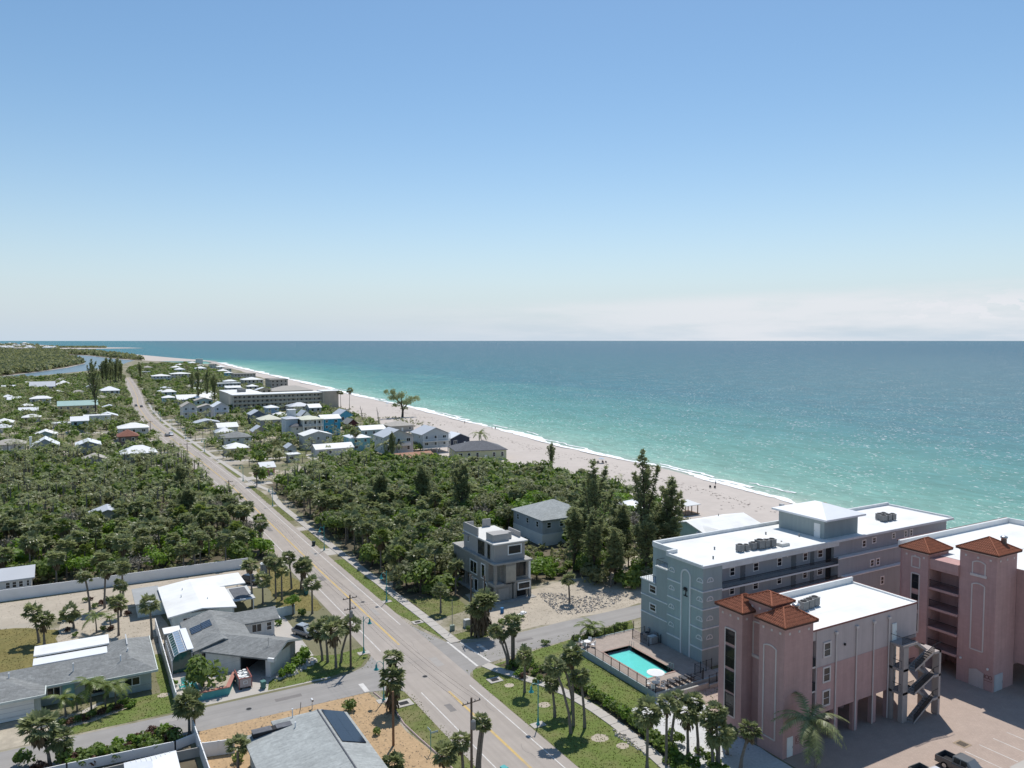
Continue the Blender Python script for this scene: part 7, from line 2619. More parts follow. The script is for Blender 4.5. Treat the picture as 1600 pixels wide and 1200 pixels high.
# ---- undergrowth of the two woods, dune plants
ug = MB()
ru = random.Random(51)
UG = [leaf_crown(230 + k, 1.1, .7, 5, 22, .34, .35) for k in range(4)]
for poly, n in ((WOOD_L, 2600), (WOOD_R, 2400)):
 x0, x1 = min(p[0] for p in poly), max(p[0] for p in poly)
 y0, y1 = min(p[1] for p in poly), max(p[1] for p in poly)
 for k in range(n):
  p = (ru.uniform(x0, x1), ru.uniform(y0, y1))
  if inside(p, poly) and free(*p, .3):
   add_far(ug, ru.choice(UG), p[0], p[1], 0.05, ru.uniform(.7, 1.6), ru.uniform(0, 6))
tag(ug.build('undergrowth', M['leaf_olive']), 'low undergrowth between the stems of the two woods', 'undergrowth', kind='stuff')
dn = MB()
for k in range(1100):
 y = ru.uniform(120, 900) if k % 3 else ru.uniform(130, 330)
 x = interp(VEG, y) + ru.gauss(-3, 3.2)
 if free(x, y, .5):
  add_far(dn, ru.choice(UG), x, y, 0.12, ru.uniform(.4, 1.0), ru.uniform(0, 6))
for k in range(130):
 y = ru.uniform(395, 455)
 x = 176 + ru.gauss(-6, 4)
 add_far(dn, ru.choice(UG), x, y, 0.12, ru.uniform(.3, .8), ru.uniform(0, 6))
tag(dn.build('dune_plants', M['leaf_olive']), 'low plants along the back edge of the beach', 'dune plants', kind='stuff')

# ---- mangroves beyond the lagoon, trees of the far island
mg = MB()
MGP = [leaf_crown(240 + k, 1, .7, 4, 16, .5) for k in range(4)]
wp = [(p[0], p[1]) for p in wood_pts]
k = 0
while k < 5200:
 px, py = ru.uniform(-60, 226), 550.5 + 38 * ru.random() ** 1.1
 p = ground_at(px, py, -.3)
 k += 1
 if inside(p, wp):
  dd = math.hypot(*p)
  add_far(mg, ru.choice(MGP), p[0], p[1], 2.5 + dd / 900, 4.2 + dd / 420, ru.uniform(0, 6))
tag(mg.build('mangroves', M['leaf_olive']), 'dark green mangrove wood beyond the lagoon', 'mangroves', kind='stuff')
iw = MB()
for k in range(900):
 px, py = ru.uniform(-60, 92), 546.2 - 8 * ru.random() ** 1.5
 if k > 500:
  px, py = ru.uniform(60, 165), 543.6 - 1.0 * ru.random()
 if px > 60 and py < 541.5:
  continue
 p = ground_at(px, py, 0)
 dd = math.hypot(*p)
 add_far(iw, ru.choice(MGP), p[0], p[1], dd / 1800, dd / 560, ru.uniform(0, 6))
tag(iw.build('island_trees', M['leaf_olive']), 'trees round the settlement across the inlet', 'trees', kind='stuff')

# ================================================================== POOL
b = Bld('swimming_pool', 'rectangular turquoise swimming pool in its raised paved deck beside the teal condominium', 'swimming pool', 66.2, 77.4)
PZ = 0.9
px0, px1, py0, py1 = 68.3, 73.3, 81.6, 92.0
m = MB()
for x0, x1, y0, y1 in ((66.35, px0 - .3, 77.6, 97.0), (px1 + .3, 78.3, 77.6, 97.0), (px0 - .3, px1 + .3, 77.6, py0 - .3), (px0 - .3, px1 + .3, py1 + .3, 97.0)):
 m.box(x0, x1, y0, y1, 0.0, PZ)
b.part('deck', m, M['pool_deck'])
m = MB()
for x0, x1, y0, y1 in ((px0 - .3, px0, py0, py1), (px1, px1 + .3, py0, py1), (px0 - .3, px1 + .3, py0 - .3, py0), (px0 - .3, px1 + .3, py1, py1 + .3)):
 m.box(x0, x1, y0, y1, 0, PZ + .05)
b.part('coping', m, paint(0.36, 0.25, 0.21))
m = MB().poly([(px0, py0, .12), (px1, py0, .12), (px1, py1, .30), (px0, py1, .30)])
b.part('pool_floor', m, mat('pool_floor', (0.30, 0.66, 0.63), 0.6, 0.05, 1))
m = MB()
for (a, c), (d, e) in (((px0, py0), (px0, py1)), ((px0, py1), (px1, py1)), ((px1, py1), (px1, py0)), ((px1, py0), (px0, py0))):
 m.poly([(a, c, .05), (d, e, .05), (d, e, PZ - .01), (a, c, PZ - .01)])
b.part('pool_wall', m, mat('pool_tile', (0.06, 0.46, 0.42), 0.4, 0.1, 6))
m = MB()
for k in range(3):
 m.box(px0 + .02, px0 + 1.5 - .4 * k, py0 + .02, py0 + 1.6 - .45 * k, 0.05, .30 + .14 * k)
b.part('step', m, mat('pool_step', (0.45, 0.75, 0.70), 0.6, 0.05, 1))


def water_mat():
 m_ = bpy.data.materials.new('pool_water')
 m_.use_nodes = True
 nt = m_.node_tree
 nt.nodes.remove(nt.nodes['Principled BSDF'])
 tr = nt.nodes.new('ShaderNodeBsdfTransparent')
 tr.inputs[0].default_value = (0.62, 0.93, 0.92, 1)
 gl = nt.nodes.new('ShaderNodeBsdfGlossy')
 gl.inputs['Roughness'].default_value = 0.06
 fr = nt.nodes.new('ShaderNodeFresnel')
 fr.inputs[0].default_value = 1.2
 n = nt.nodes.new('ShaderNodeTexNoise')
 n.inputs['Scale'].default_value = 2.2
 bp = nt.nodes.new('ShaderNodeBump')
 bp.inputs['Strength'].default_value = .3
 bp.inputs['Distance'].default_value = .1
 mx = nt.nodes.new('ShaderNodeMixShader')
 nt.links.new(n.outputs['Fac'], bp.inputs['Height'])
 nt.links.new(bp.outputs[0], gl.inputs['Normal'])
 nt.links.new(bp.outputs[0], fr.inputs['Normal'])
 nt.links.new(fr.outputs[0], mx.inputs[0])
 nt.links.new(tr.outputs[0], mx.inputs[1])
 nt.links.new(gl.outputs[0], mx.inputs[2])
 nt.links.new(mx.outputs[0], nt.nodes['Material Output'].inputs['Surface'])
 return m_


b.part('water', MB().poly([(px0 + .002, py0 + .002, PZ - .14), (px1 - .002, py0 + .002, PZ - .14), (px1 - .002, py1 - .002, PZ - .14), (px0 + .002, py1 - .002, PZ - .14)]), water_mat())
m = MB().box(66.15, 66.34, 77.4, 97.2, 0, PZ + .06).box(66.35, 78.4, 77.4, 77.59, 0, PZ + .06).box(66.35, 78.35, 97.01, 97.2, 0, PZ + .06)
b.part('deck_wall', m, paint(0.36, 0.42, 0.43))
for y in (82.2, 91.2):
 m = MB()
 for o_ in (0, .5):
  m.tube([(px1 + .2, y + o_, PZ), (px1 + .2, y + o_, PZ + .8), (px1 - .2, y + o_, PZ + .85), (px1 - .35, y + o_, PZ - .1)], .03, 5)
 b.part('handrail', m, M['steel'])


def fence_run(bb, pts, z, h, post=2.0, col='black_metal', gap=.115, pick=.02):
 """posts and picket panels along a line; each is a part"""
 for (xa, ya), (xb, yb) in zip(pts, pts[1:]):
  ln = math.hypot(xb - xa, yb - ya)
  n = max(1, round(ln / post))
  dx, dy = (xb - xa) / ln, (yb - ya) / ln
  for k in range(n):
   ax, ay = xa + dx * ln * k / n, ya + dy * ln * k / n
   bb.part('post', MB().box(ax - .035, ax + .035, ay - .035, ay + .035, z, z + h + .06), M[col])
   m = MB()
   sl_ = ln / n
   q = int(sl_ / gap)
   for j in range(1, q):
    x, y = ax + dx * sl_ * j / q, ay + dy * sl_ * j / q
    m.poly([(x - dx * pick / 2, y - dy * pick / 2, z + .1), (x + dx * pick / 2, y + dy * pick / 2, z + .1), (x + dx * pick / 2, y + dy * pick / 2, z + h - .05), (x - dx * pick / 2, y - dy * pick / 2, z + h - .05)])
   for zz in (.12, h - .06):
    m.tube([(ax, ay, z + zz), (ax + dx * sl_, ay + dy * sl_, z + zz)], .022, 4)
   bb.part('picket_panel', m, M[col])
  bb.part('post', MB().box(xb - .035, xb + .035, yb - .035, yb + .035, z, z + h + .06), M[col])


b = Bld('pool_fence', 'black metal picket fence round the pool deck', 'fence', 66.2, 77.5)
fence_run(b, [(66.25, 97.1), (66.25, 77.5), (74.6, 77.5)], PZ + .06, 1.25)
fence_run(b, [(66.4, 97.1), (78.2, 97.1)], PZ + .06, 1.25)
b = Bld('equipment_fence', 'short black fence round the pool equipment at the foot of the teal wall', 'fence', 75.6, 90)
fence_run(b, [(78.2, 94.4), (75.8, 94.4), (75.8, 90.4), (78.2, 90.4)], PZ, 1.35)
b = Bld('gate_fence', 'black gated fence between pool and pink condominium', 'fence', 74.8, 76.5)
fence_run(b, [(74.8, 77.5), (74.8, 79.2), (78.2, 79.4)], PZ, 1.6, 1.2)
fence_run(b, [(75.0, 76.6), (79.5, 76.9)], .5, 1.3, 1.4)
b = Bld('retaining_wall', 'low pale concrete wall below the gated fence', 'wall', 67, 76.4)
b.part('wall', MB().box(67.2, 75.0, 76.6, 76.9, 0, .75).box(75.0, 79.6, 76.4, 76.7, 0, .5), M['concrete'])
ac_unit(77.3, 92.6, PZ, 'grey pool pump unit inside the short black fence', None, 1.1)
t = thing('equipment_box', 'pale grey cabinet beside the pool pump unit', 'cabinet', (77.2, 91.2, PZ))
MB().box(-.6, .6, -.5, .5, 0, 1.0).build('cabinet', paint(.5, .52, .52), t)
MB().box(-.64, .64, -.54, .54, 1.0, 1.06).build('lid', paint(.58, .6, .6), t)


def chair_mesh(m):
 m.box(-.28, .28, -.28, .28, .38, .44)
 m.box(-.28, .28, .24, .30, .44, .95)
 for x in (-.25, .25):
  for y in (-.25, .25):
   m.box(x - .025, x + .025, y - .025, y + .025, 0, .38)
  m.box(x - .03, x + .03, -.25, .25, .60, .64)
 return m


CHW = chair_mesh(MB())


def patio_set(x, y, z, label, umbrella=False):
 t = thing('patio_table', label, 'table', (x, y, z))
 MB().lathe([(.55, .70), (.55, .74)], 14).build('table_top', M['white_paint'], t)
 MB().lathe([(.28, 0), (.28, .05), (.04, .08), (.04, .70)], 8).build('pedestal', M['white_metal'], t)
 for k in range(4):
  a = k * 1.571 + .6
  c = thing('patio_chair', 'white patio chair at the ' + label.split(' by ')[0].split(' with')[0], 'chair', (x + 1.0 * math.cos(a), y + 1.0 * math.sin(a), z), a - 1.571, 'patio chairs')
  ob('frame', CHW_ME, c)
  c['label'] = ('white patio chair at the umbrella table' if umbrella else 'white patio chair at the bare table by the fence corner')
  c['group'] = 'chairs at the umbrella table' if umbrella else 'chairs at the bare table'
 if umbrella:
  u = thing('parasol', 'white round parasol open over the pool table', 'parasol', (x, y, z))
  MB().lathe([(.03, 0.75), (.03, 2.3)], 6).build('pole', M['steel'], u)
  MB().lathe([(1.25, 2.05), (1.22, 2.1), (.6, 2.32), (.06, 2.5)], 12).build('canopy', M['white_paint'], u)


CHW_ME = CHW.mesh('frame', M['white_metal'])
patio_set(67.4, 78.9, PZ, 'white table by the near corner of the pool', True)
patio_set(67.6, 95.2, PZ, 'white round table by the far corner of the pool fence', False)
LOUNGE = MB().box(-.32, .32, -.95, .45, .28, .34)
LOUNGE.poly([(-.32, .45, .30), (.32, .45, .30), (.32, 1.0, .75), (-.32, 1.0, .75)]).poly([(-.32, 1.0, .79), (.32, 1.0, .79), (.32, .45, .34), (-.32, .45, .34)])
for x in (-.3, .3):
 for y in (-.85, .4):
  LOUNGE.box(x - .025, x + .025, y - .025, y + .025, 0, .28)
LOUNGE_ME = LOUNGE.mesh('frame', mat('lounger_mesh', (0.10, 0.10, 0.11), .8, .1, 4))
for k in range(5):
 c = thing('sun_lounger', 'dark sun lounger at the near end of the pool, ' + ORD[k] + ' of five from the parasol', 'sun lounger', (69.2 + 1.05 * k, 78.6, PZ), 3.14, 'dark sun loungers')
 ob('frame', LOUNGE_ME, c)

# ================================================================== WALLS AND FENCES
def panel_wall(label, pts, h, m, step, cat='wall', name='garden_wall', th=.12, cap=True):
 bb = Bld(name, label, cat, pts[0][0], pts[0][1])
 for (xa, ya), (xb, yb) in zip(pts, pts[1:]):
  ln = math.hypot(xb - xa, yb - ya)
  n = max(1, round(ln / step))
  dx, dy = (xb - xa) / ln, (yb - ya) / ln
  nx, ny = -dy * th / 2, dx * th / 2
  for k in range(n):
   f0, f1 = ln * k / n + .07, ln * (k + 1) / n - .07
   p = [(xa + dx * f0 + nx, ya + dy * f0 + ny), (xa + dx * f0 - nx, ya + dy * f0 - ny), (xa + dx * f1 - nx, ya + dy * f1 - ny), (xa + dx * f1 + nx, ya + dy * f1 + ny)]
   bb.part('panel', MB().prism(p, 0, h), m)
   x, y = xa + dx * ln * k / n, ya + dy * ln * k / n
   bb.part('post', MB().box(x - .075, x + .075, y - .075, y + .075, 0, h + .05), m)
  bb.part('post', MB().box(xb - .075, xb + .075, yb - .075, yb + .075, 0, h + .05), m)
 return bb


VINYL = mat('white_vinyl', (0.80, 0.80, 0.80), .55, .04, .5, stain=.2, sscale=.4)
panel_wall('long smooth white boundary wall along the edge of the left wood', [(-44, 167.6), (30.7, 166.6)], 2.15, VINYL, 2.5, th=.16)
panel_wall('white vinyl fence between the long bungalow and the corner bungalow', [(10.4, 107.6), (10.5, 138.4)], 1.75, VINYL, 2.2, 'fence', 'vinyl_fence')
panel_wall('white vinyl fence running to the bottom edge beside the mulch yard', [(11.3, 99.2), (11.5, 84.0)], 1.8, VINYL, 2.2, 'fence', 'vinyl_fence')
panel_wall('short white fence with gate joining the pale roofed bungalow', [(11.6, 92.4), (14.9, 91.6)], 1.7, VINYL, 1.6, 'fence', 'gate_fence')
panel_wall('low white fence half hidden by wild bushes at bottom left', [(-12, 96.8), (-2.0, 96.4), (9.0, 95.6), (11.2, 96.4)], 1.1, VINYL, 2.3, 'fence', 'vinyl_fence')
panel_wall('low grey fence in front of the white canopy at the bottom edge', [(-6, 93.4), (6.5, 93.2), (11.2, 92.8)], 1.1, M['concrete'], 2.3, 'fence', 'garden_fence')
panel_wall('pale garden wall beside the bright round tree near the main road', [(26.8, 133.6), (32.4, 134.2)], 1.6, W_AQ, 1.4)
b = Bld('iron_fence', 'dark iron fence behind the white flat roof of the long bungalow', 'fence', -24, 125.2)
fence_run(b, [(-24, 126.0), (-6.6, 126.0)], 0, 1.2, 2.2)
b = Bld('iron_fence', 'dark iron fence between the sandy lot and the long bungalow', 'fence', -2, 131)
fence_run(b, [(-4.5, 131.2), (10.3, 131.6)], 0, 1.1, 2.1)
# turquoise planter
b = Bld('raised_planter', 'turquoise walled planter with a pinkish rim full of sand', 'planter', 13.4, 107.4)
PC = [(13.4, 107.4), (17.0, 107.4), (18.6, 111.9), (18.3, 112.0), (16.7, 107.75), (13.4, 107.75)]
b.part('wall', MB().prism(PC, 0, 1.0), paint(.11, .38, .37))
b.part('wall', MB().box(13.1, 13.39, 107.4, 112.0, 0, .9), paint(.11, .38, .37))
b.part('rim', MB().prism([(13.1, 107.3), (17.1, 107.3), (18.75, 111.95), (18.25, 112.1), (16.65, 107.85), (13.1, 107.85)], 1.0, 1.1), paint(.42, .20, .16))
b.part('soil', MB().prism([(13.4, 107.76), (16.68, 107.76), (18.2, 112.0), (13.4, 112.0)], 0, .75), M['pale_sand'])
# container with rubbish
b = Bld('skip_container', 'red framed skip container with pale sides full of white rubble', 'skip', 18.4, 108.0)
for nm, q in (('side', (18.4, 18.5, 108.1, 111.4)), ('side', (20.0, 20.1, 108.1, 111.4)), ('front_panel', (18.4, 20.1, 108.0, 108.1)), ('floor', (18.5, 20.0, 108.1, 111.4))):
 b.part(nm, MB().box(*q, .3, 1.5 if nm != 'floor' else .4), paint(.50, .42, .40))
m = MB()
for x in (18.38, 20.04):
 for y in (107.96, 111.36):
  m.box(x, x + .1, y, y + .1, .1, 1.62)
 m.box(x, x + .1, 108.06, 111.36, 1.5, 1.6)
m.box(18.48, 20.04, 107.96, 108.06, 1.5, 1.6)
b.part('frame', m, paint(.36, .12, .10))
m = MB()
rs = random.Random(4)
for k in range(40):
 x, y, s = rs.uniform(18.7, 19.8), rs.uniform(108.4, 111.1), rs.uniform(.12, .3)
 m.box(x - s, x + s * .6, y - s * .5, y + s, .9, 1.15 + rs.random() * .4)
b.part('rubble', m, M['white_paint'], kind='stuff')
m = MB()
bars(m, 'S', 108.0, [(19.0, .75), (19.5, .75), (19.5, 1.15), (19.0, 1.15), (19.0, .75)], .07, .02)
b.part('notice', m, M['white_paint'])
b.part('corner_foot', MB().box(18.5, 18.8, 108.1, 108.5, 0, .3).box(19.7, 20.0, 108.1, 108.5, 0, .3).box(18.5, 18.8, 111, 111.3, 0, .3).box(19.7, 20.0, 111, 111.3, 0, .3), M['black_metal'])

# adirondack chairs
ADI = MB()
for k in range(5):
 ADI.poly([(-.26 + k * .105, .25, .28), (-.17 + k * .105, .25, .28), (-.17 + k * .115 + (k - 2) * .02, .55, 1.0), (-.27 + k * .115 + (k - 2) * .02, .55, 1.0)])
 ADI.poly([(-.27 + k * .115 + (k - 2) * .02, .58, 1.0), (-.17 + k * .115 + (k - 2) * .02, .58, 1.0), (-.17 + k * .105, .28, .28), (-.26 + k * .105, .28, .28)])
 ADI.box(-.28, .28, -.35 + k * .12, -.25 + k * .12, .36 - k * .02, .385 - k * .02)
for x in (-.36, .30):
 ADI.box(x, x + .06, -.38, .45, .55, .58).box(x, x + .05, -.36, -.28, 0, .55).box(x, x + .05, .2, .28, 0, .55)
ADI_ME = ADI.mesh('frame', paint(.06, .42, .40))
for k, (x, y, a, lb) in enumerate([(12.1, 113.3, .4, 'turquoise garden chair nearest the white fence'), (13.0, 112.7, -.6, 'turquoise garden chair nearest the planter'), (12.4, 111.6, 2.6, 'turquoise garden chair nearest the street'), (11.6, 112.3, 1.6, 'turquoise garden chair turned to the yard tree')]):
 c = thing('garden_chair', lb, 'chair', (x, y, .02), a)
 ob('frame', ADI_ME, c)

# ================================================================== STREET FURNITURE
def street_lamp(x, y, side, label, h=5.6):
 """side: unit vector of the arm"""
 t = thing('street_lamp', label, 'street lamp', (x, y, 0))
 MB().box(-.9, .9, -.6, .6, 0, .06).build('pad', M['walk'], t)
 MB().lathe([(.24, .06), (.24, .16), (.16, .28), (.13, .75), (.075, .95), (.06, h)], 8).build('pole', M['turquoise'], t)
 a = Vector((side[0], side[1], 0))
 arm = MB().tube([Vector((0, 0, h - .75)), Vector((0, 0, h - .35)) + a * .2, Vector((0, 0, h - .12)) + a * .55, Vector((0, 0, h - .16)) + a * .85, Vector((0, 0, h - .42)) + a * 1.0], .04, 5)
 arm.lathe([(.09, h), (.05, h + .12), (.01, h + .2)], 6)
 arm.build('arm', M['turquoise'], t)
 l_ = MB().lathe([(.05, h - .40), (.12, h - .52), (.16, h - .9), (.34, h - 1.12), (.34, h - 1.16)], 10, a.x * 1.0, a.y * 1.0).build('lantern', M['turquoise'], t)
 MB().lathe([(.15, h - 1.12), (.17, h - 1.22), (.05, h - 1.3)], 8, a.x, a.y).build('globe', M['white_paint'], l_)
 return t


rgt = (math.cos(YAW), math.sin(YAW))
sr_ = (.869, -.495)
lf_ = (-.869, .495)
street_lamp(37.4, 111.7, (1, 0), 'turquoise street lamp on the corner lawn beside the wooden pole, arm over the road')
street_lamp(48.7, 132.1, (-1, 0), 'turquoise street lamp on the right verge opposite the corner lawn')
street_lamp(49.1, 79.6, (-1, 0), 'turquoise street lamp on the wide lawn nearest the viewer, right of the road')
street_lamp(48.5, 172.0, (-1, 0), 'turquoise street lamp beside the shaded pavement of the right wood, second from the crossing')
street_lamp(34.6, 95.3, (-1, 0), 'street lamp half hidden behind the shaggy palm on the mulch corner')
street_lamp(48.9, 271.3, (-1, 0), 'street lamp by the small pink garage')
street_lamp(48.8, 225.9, (-1, 0), 'street lamp at the bend of the pavement before the right wood')
street_lamp(47.7, 352, (-1, 0), 'far street lamp by the grey hip roofed houses')
for k, y in enumerate((402, 448, 500, 552)):
 t = street_lamp(roadx(y) + 5.6, y, (-1, 0), 'tiny far street lamp on the right side of the road')
 t['group'] = 'far street lamps'


def utility_pole(x, y, h, label, ax=(0.2, .98), trans=False, arms=1, group=None):
 t = thing('utility_pole', label, 'utility pole', (x, y, 0), 0, group)
 MB().tube([(0, 0, -.3), (0, 0, h)], [.17, .11], 7).build('pole', M['wood_pole'], t)
 a = Vector((ax[0], ax[1], 0)).normalized()
 for k in range(arms):
  z = h - .5 - k * 1.6
  p, q = -a * (1.1 - .2 * k), a * (1.1 - .2 * k)
  MB().tube([(p.x, p.y, z), (q.x, q.y, z)], .065, 4).build('crossarm', M['wood_pole'], t)
  for f in (-1, -.45, .45, 1):
   c = a * (1.0 - .2 * k) * f
   MB().lathe([(.05, z + .05), (.07, z + .16), (.03, z + .24)], 6, c.x, c.y).build('insulator', M['grey_unit'], t)
 if trans:
  c = Vector((a.y, -a.x, 0)) * .38
  MB().lathe([(.22, h - 3.2), (.25, h - 3.1), (.25, h - 2.3), (.12, h - 2.15)], 9, c.x, c.y).build('transformer', M['grey_unit'], t)
 return t


UP = [('a', 33.9, 107.2, 11.0), ('b', 34.6, 69.2, 11.0), ('c', 54.8, 109.6, 10.2), ('d', 57.2, 109.5, 9.6), ('e', 36.6, 224.4, 9.5), ('f', 36.0, 310.6, 9.5), ('g', 31.3, 405.4, 10), ('h', 36.2, 160, 10)]
utility_pole(33.9, 107.2, 11.0, 'wooden power pole on the corner lawn with crossarms and brackets', (1, .1), True, 2)
utility_pole(34.6, 69.2, 11.2, 'wooden power pole nearest the viewer at the bottom edge by the road', (1, .1), True, 1)
utility_pole(54.8, 109.6, 10.2, 'wooden power pole left of the shaggy palms before the unfinished house', (.25, 1), False, 1)
utility_pole(57.2, 109.5, 9.6, 'wooden power pole among the shaggy palms with a grey transformer', (.25, 1), True, 1)
utility_pole(36.6, 224.4, 9.0, 'dark power pole at the roadside edge of the left wood', (1, 0), False, 1)
utility_pole(36.0, 310.6, 9.5, 'dark power pole at the far end of the left wood', (1, 0), False, 1)
utility_pole(30.8, 405.4, 9.5, 'far power pole beside the brown tiled house', (1, 0), False, 1)
utility_pole(78.5, 293.2, 10.0, 'power pole behind the right wood near the white bungalow', (1, 0), False, 1)
utility_pole(109.2, 366, 8.5, 'thin power pole in front of the bright blue house', (1, 0), False, 1)
t = thing('wooden_post', 'brown bare wooden pole standing in the mulch before the tall corner palm', 'pole', (31.6, 83.9, 0))
MB().tube([(0, 0, -.2), (0, 0, 6.6)], [.16, .13], 7).build('pole', mat('brown_pole', (.23, .135, .08), .9, .2, 3), t)
t = thing('metal_post', 'thin grey metal post with a box at its foot on the pavement edge', 'pole', (53.2, 113.4, 0))
MB().tube([(0, 0, 0), (0, 0, 5.2)], .05, 6).build('pole', M['grey_unit'], t)
MB().box(-.35, .35, -.25, .25, 0, .9).build('cabinet', paint(.3, .36, .3), t)


def wire(pts, sag, label, group='overhead wires'):
 m = MB()
 for a, c in zip(pts, pts[1:]):
  a, c = Vector(a), Vector(c)
  n = 10
  q = [a.lerp(c, k / n) - Vector((0, 0, sag * 4 * (k / n) * (1 - k / n))) for k in range(n + 1)]
  m.tube(q, .010, 3, False)
 o = m.build('power_line', M['dark'], None)
 return tag(o, label, 'wire', group)


for dx in (-1.0, -.45, .45, 1.0):
 wire([(34.6 + dx, 69.2, 10.9), (33.9 + dx, 107.2, 10.7), (35.9 + dx * .8, 160, 9.6), (36.6 + dx, 224.4, 8.7), (36 + dx, 310.6, 9.2), (30.8 + dx, 405.4, 9.2)], .8, 'thin power line running along the left side of the main road')
for dz in (0, .9):
 wire([(33.9, 107.2, 9.2 + dz * .6), (54.8, 109.6, 9.6 - dz)], .5, 'thin power line crossing the main road at the junction')
wire([(54.8, 109.6, 9.7), (57.2, 109.5, 9.1), (78.4, 92.0, 8)], .4, 'thin power line from the shaggy palms to the teal condominium')
wire([(-30, 98, 8.0), (10.6, 101.5, 6.6), (33.9, 107.2, 8.6)], 1.2, 'thin power line above the side street on the left')
wire([(12.4, 111.5, 3.0), (33.9, 107.2, 7.6)], .5, 'thin service wire over the turquoise planter')

# road signs, bins, boxes
t = thing('street_sign', 'turquoise street name post with two pale blades on the left verge', 'sign', (34.8, 80.2, 0))
MB().tube([(0, 0, 0), (0, 0, 2.6)], .045, 6).build('post', M['turquoise'], t)
MB().box(-.05, .95, -.015, .015, 2.3, 2.52).build('sign_blade', paint(.5, .62, .6), t)
MB().box(-.015, .015, -.05, .9, 2.55, 2.77).build('sign_blade', paint(.5, .62, .6), t)
t = thing('mailbox', 'white mailbox on a post in the mulch beside the side street', 'mailbox', (25.7, 97.8, 0))
MB().box(-.05, .05, -.05, .05, 0, 1.05).build('post', M['white_paint'], t)
MB().box(-.14, .14, -.28, .28, 1.05, 1.2).tube([(0, -.28, 1.2), (0, .28, 1.2)], .14, 8).build('box', M['white_metal'], t)
t = thing('bent_pipe', 'thin bent grey pipe standing in the mulch left of the mailbox', 'pipe', (23.9, 96.4, 0))
MB().tube([(-.5, -.3, 0), (-.1, 0, .9), (0, 0, 1.9)], .05, 6).build('pipe', M['grey_unit'], t)


def bin_(x, y, m, label, rz=0.0, z=0.0, group=None):
 t = thing('wheelie_bin', label, 'bin', (x, y, z), rz, group)
 b_ = MB()
 b_.v = [(-.24, -.26, .06), (.24, -.26, .06), (.24, .26, .06), (-.24, .26, .06), (-.3, -.35, 1.0), (.3, -.35, 1.0), (.3, .35, 1.0), (-.3, .35, 1.0)]
 b_.f = [(3, 2, 1, 0), (4, 5, 6, 7), (0, 1, 5, 4), (1, 2, 6, 5), (2, 3, 7, 6), (3, 0, 4, 7)]
 b_.build('body', m, t)
 MB().box(-.32, .32, -.4, .38, 1.0, 1.07).build('lid', m, t)
 for x_ in (-.27, .27):
  MB().tube([(x_ - .03, .26, .11), (x_ + .03, .26, .11)], .11, 8).build('wheel', M['tyre'], t)
 return t


bin_(47.5, 177.2, paint(.05, .07, .07), 'dark wheeled bin at the roadside by the right wood', .3)
bin_(21.4, 107.0, paint(.10, .22, .20), 'green wheeled bin beside the skip at the side street', .2)
bin_(39.9, 71.8, M['turquoise'], 'turquoise topped bin at the bottom edge of the road', .2)
bin_(36.9, 143.4, paint(.07, .20, .18), 'dark green bin beside the main road before the leaning palms', .2)
t = thing('portable_toilet', 'grey portable toilet with a white roof behind the roadside palms', 'portable toilet', (32.7, 160.6, 0))
MB().box(-.6, .6, -.6, .6, .1, 2.1).build('cabin', paint(.20, .22, .23), t)
MB().box(-.66, .66, -.66, .66, 2.1, 2.2).box(-.5, .5, -.5, .5, 2.2, 2.36).build('roof', M['white_paint'], t)
MB().box(-.38, .38, -.64, -.6, .2, 1.95).build('door', paint(.28, .30, .31), t)
for x, y, s, lb in ((49.6, 119.6, .9, 'round storm drain with a pale concrete rim on the right verge'), (50.4, 93.4, 1.0, 'storm drain slab in the palm shade by the crossing'), (36.6, 93.2, 1.15, 'square concrete drain slab on the left verge behind the shaggy palm')):
 t = thing('storm_drain', lb, 'drain', (x, y, 0))
 MB().box(-s, s, -s * .8, s * .8, 0, .09).build('slab', M['walk'], t)
 MB().box(-s * .55, s * .55, -s * .4, s * .4, .09, .10).build('opening', M['dark'], t)
t = thing('floor_grate', 'square dark floor grate in the brick car park', 'drain', (90.6, 50.7, .013))
MB().box(-.75, .75, -.75, .75, 0, .02).build('frame', paint(.34, .26, .18), t)
for k in range(7):
 MB().box(-.5, .5, -.5 + k * .15, -.41 + k * .15, .021, .035).build('bar', M['black_metal'], t)
t = thing('blue_barrel', 'blue barrel against the foot of the unfinished house', 'barrel', (64.3, 116.4, 0))
MB().lathe([(.3, 0), (.32, .3), (.32, .7), (.3, .95)], 10).build('drum', paint(.06, .20, .42), t)
SK = MB().box(-.4, .4, -.28, .28, 0, .2)
for k, (x, y, z) in enumerate([(66.9, 114.0, 0), (67.6, 114.3, 0), (67.2, 114.2, .2), (66.2, 113.8, 0)]):
 o = SK.mesh('sack', M['white_paint'])
 o = ob('cement_sack', o, None, (x, y, z + .01), .3 * k)
 tag(o, 'white sack in the small heap in front of the unfinished house', 'sack', 'white sacks')
t = thing('utility_box', 'pale utility boxes beside the pavement left of the shaggy palms', 'cabinet', (56.0, 113.6, 0))
MB().box(-.5, .5, -.4, .4, 0, 1.3).build('cabinet', paint(.5, .5, .48), t)
MB().box(.55, 1.0, -.3, .3, 0, .9).build('cabinet', paint(.42, .42, .41), t)


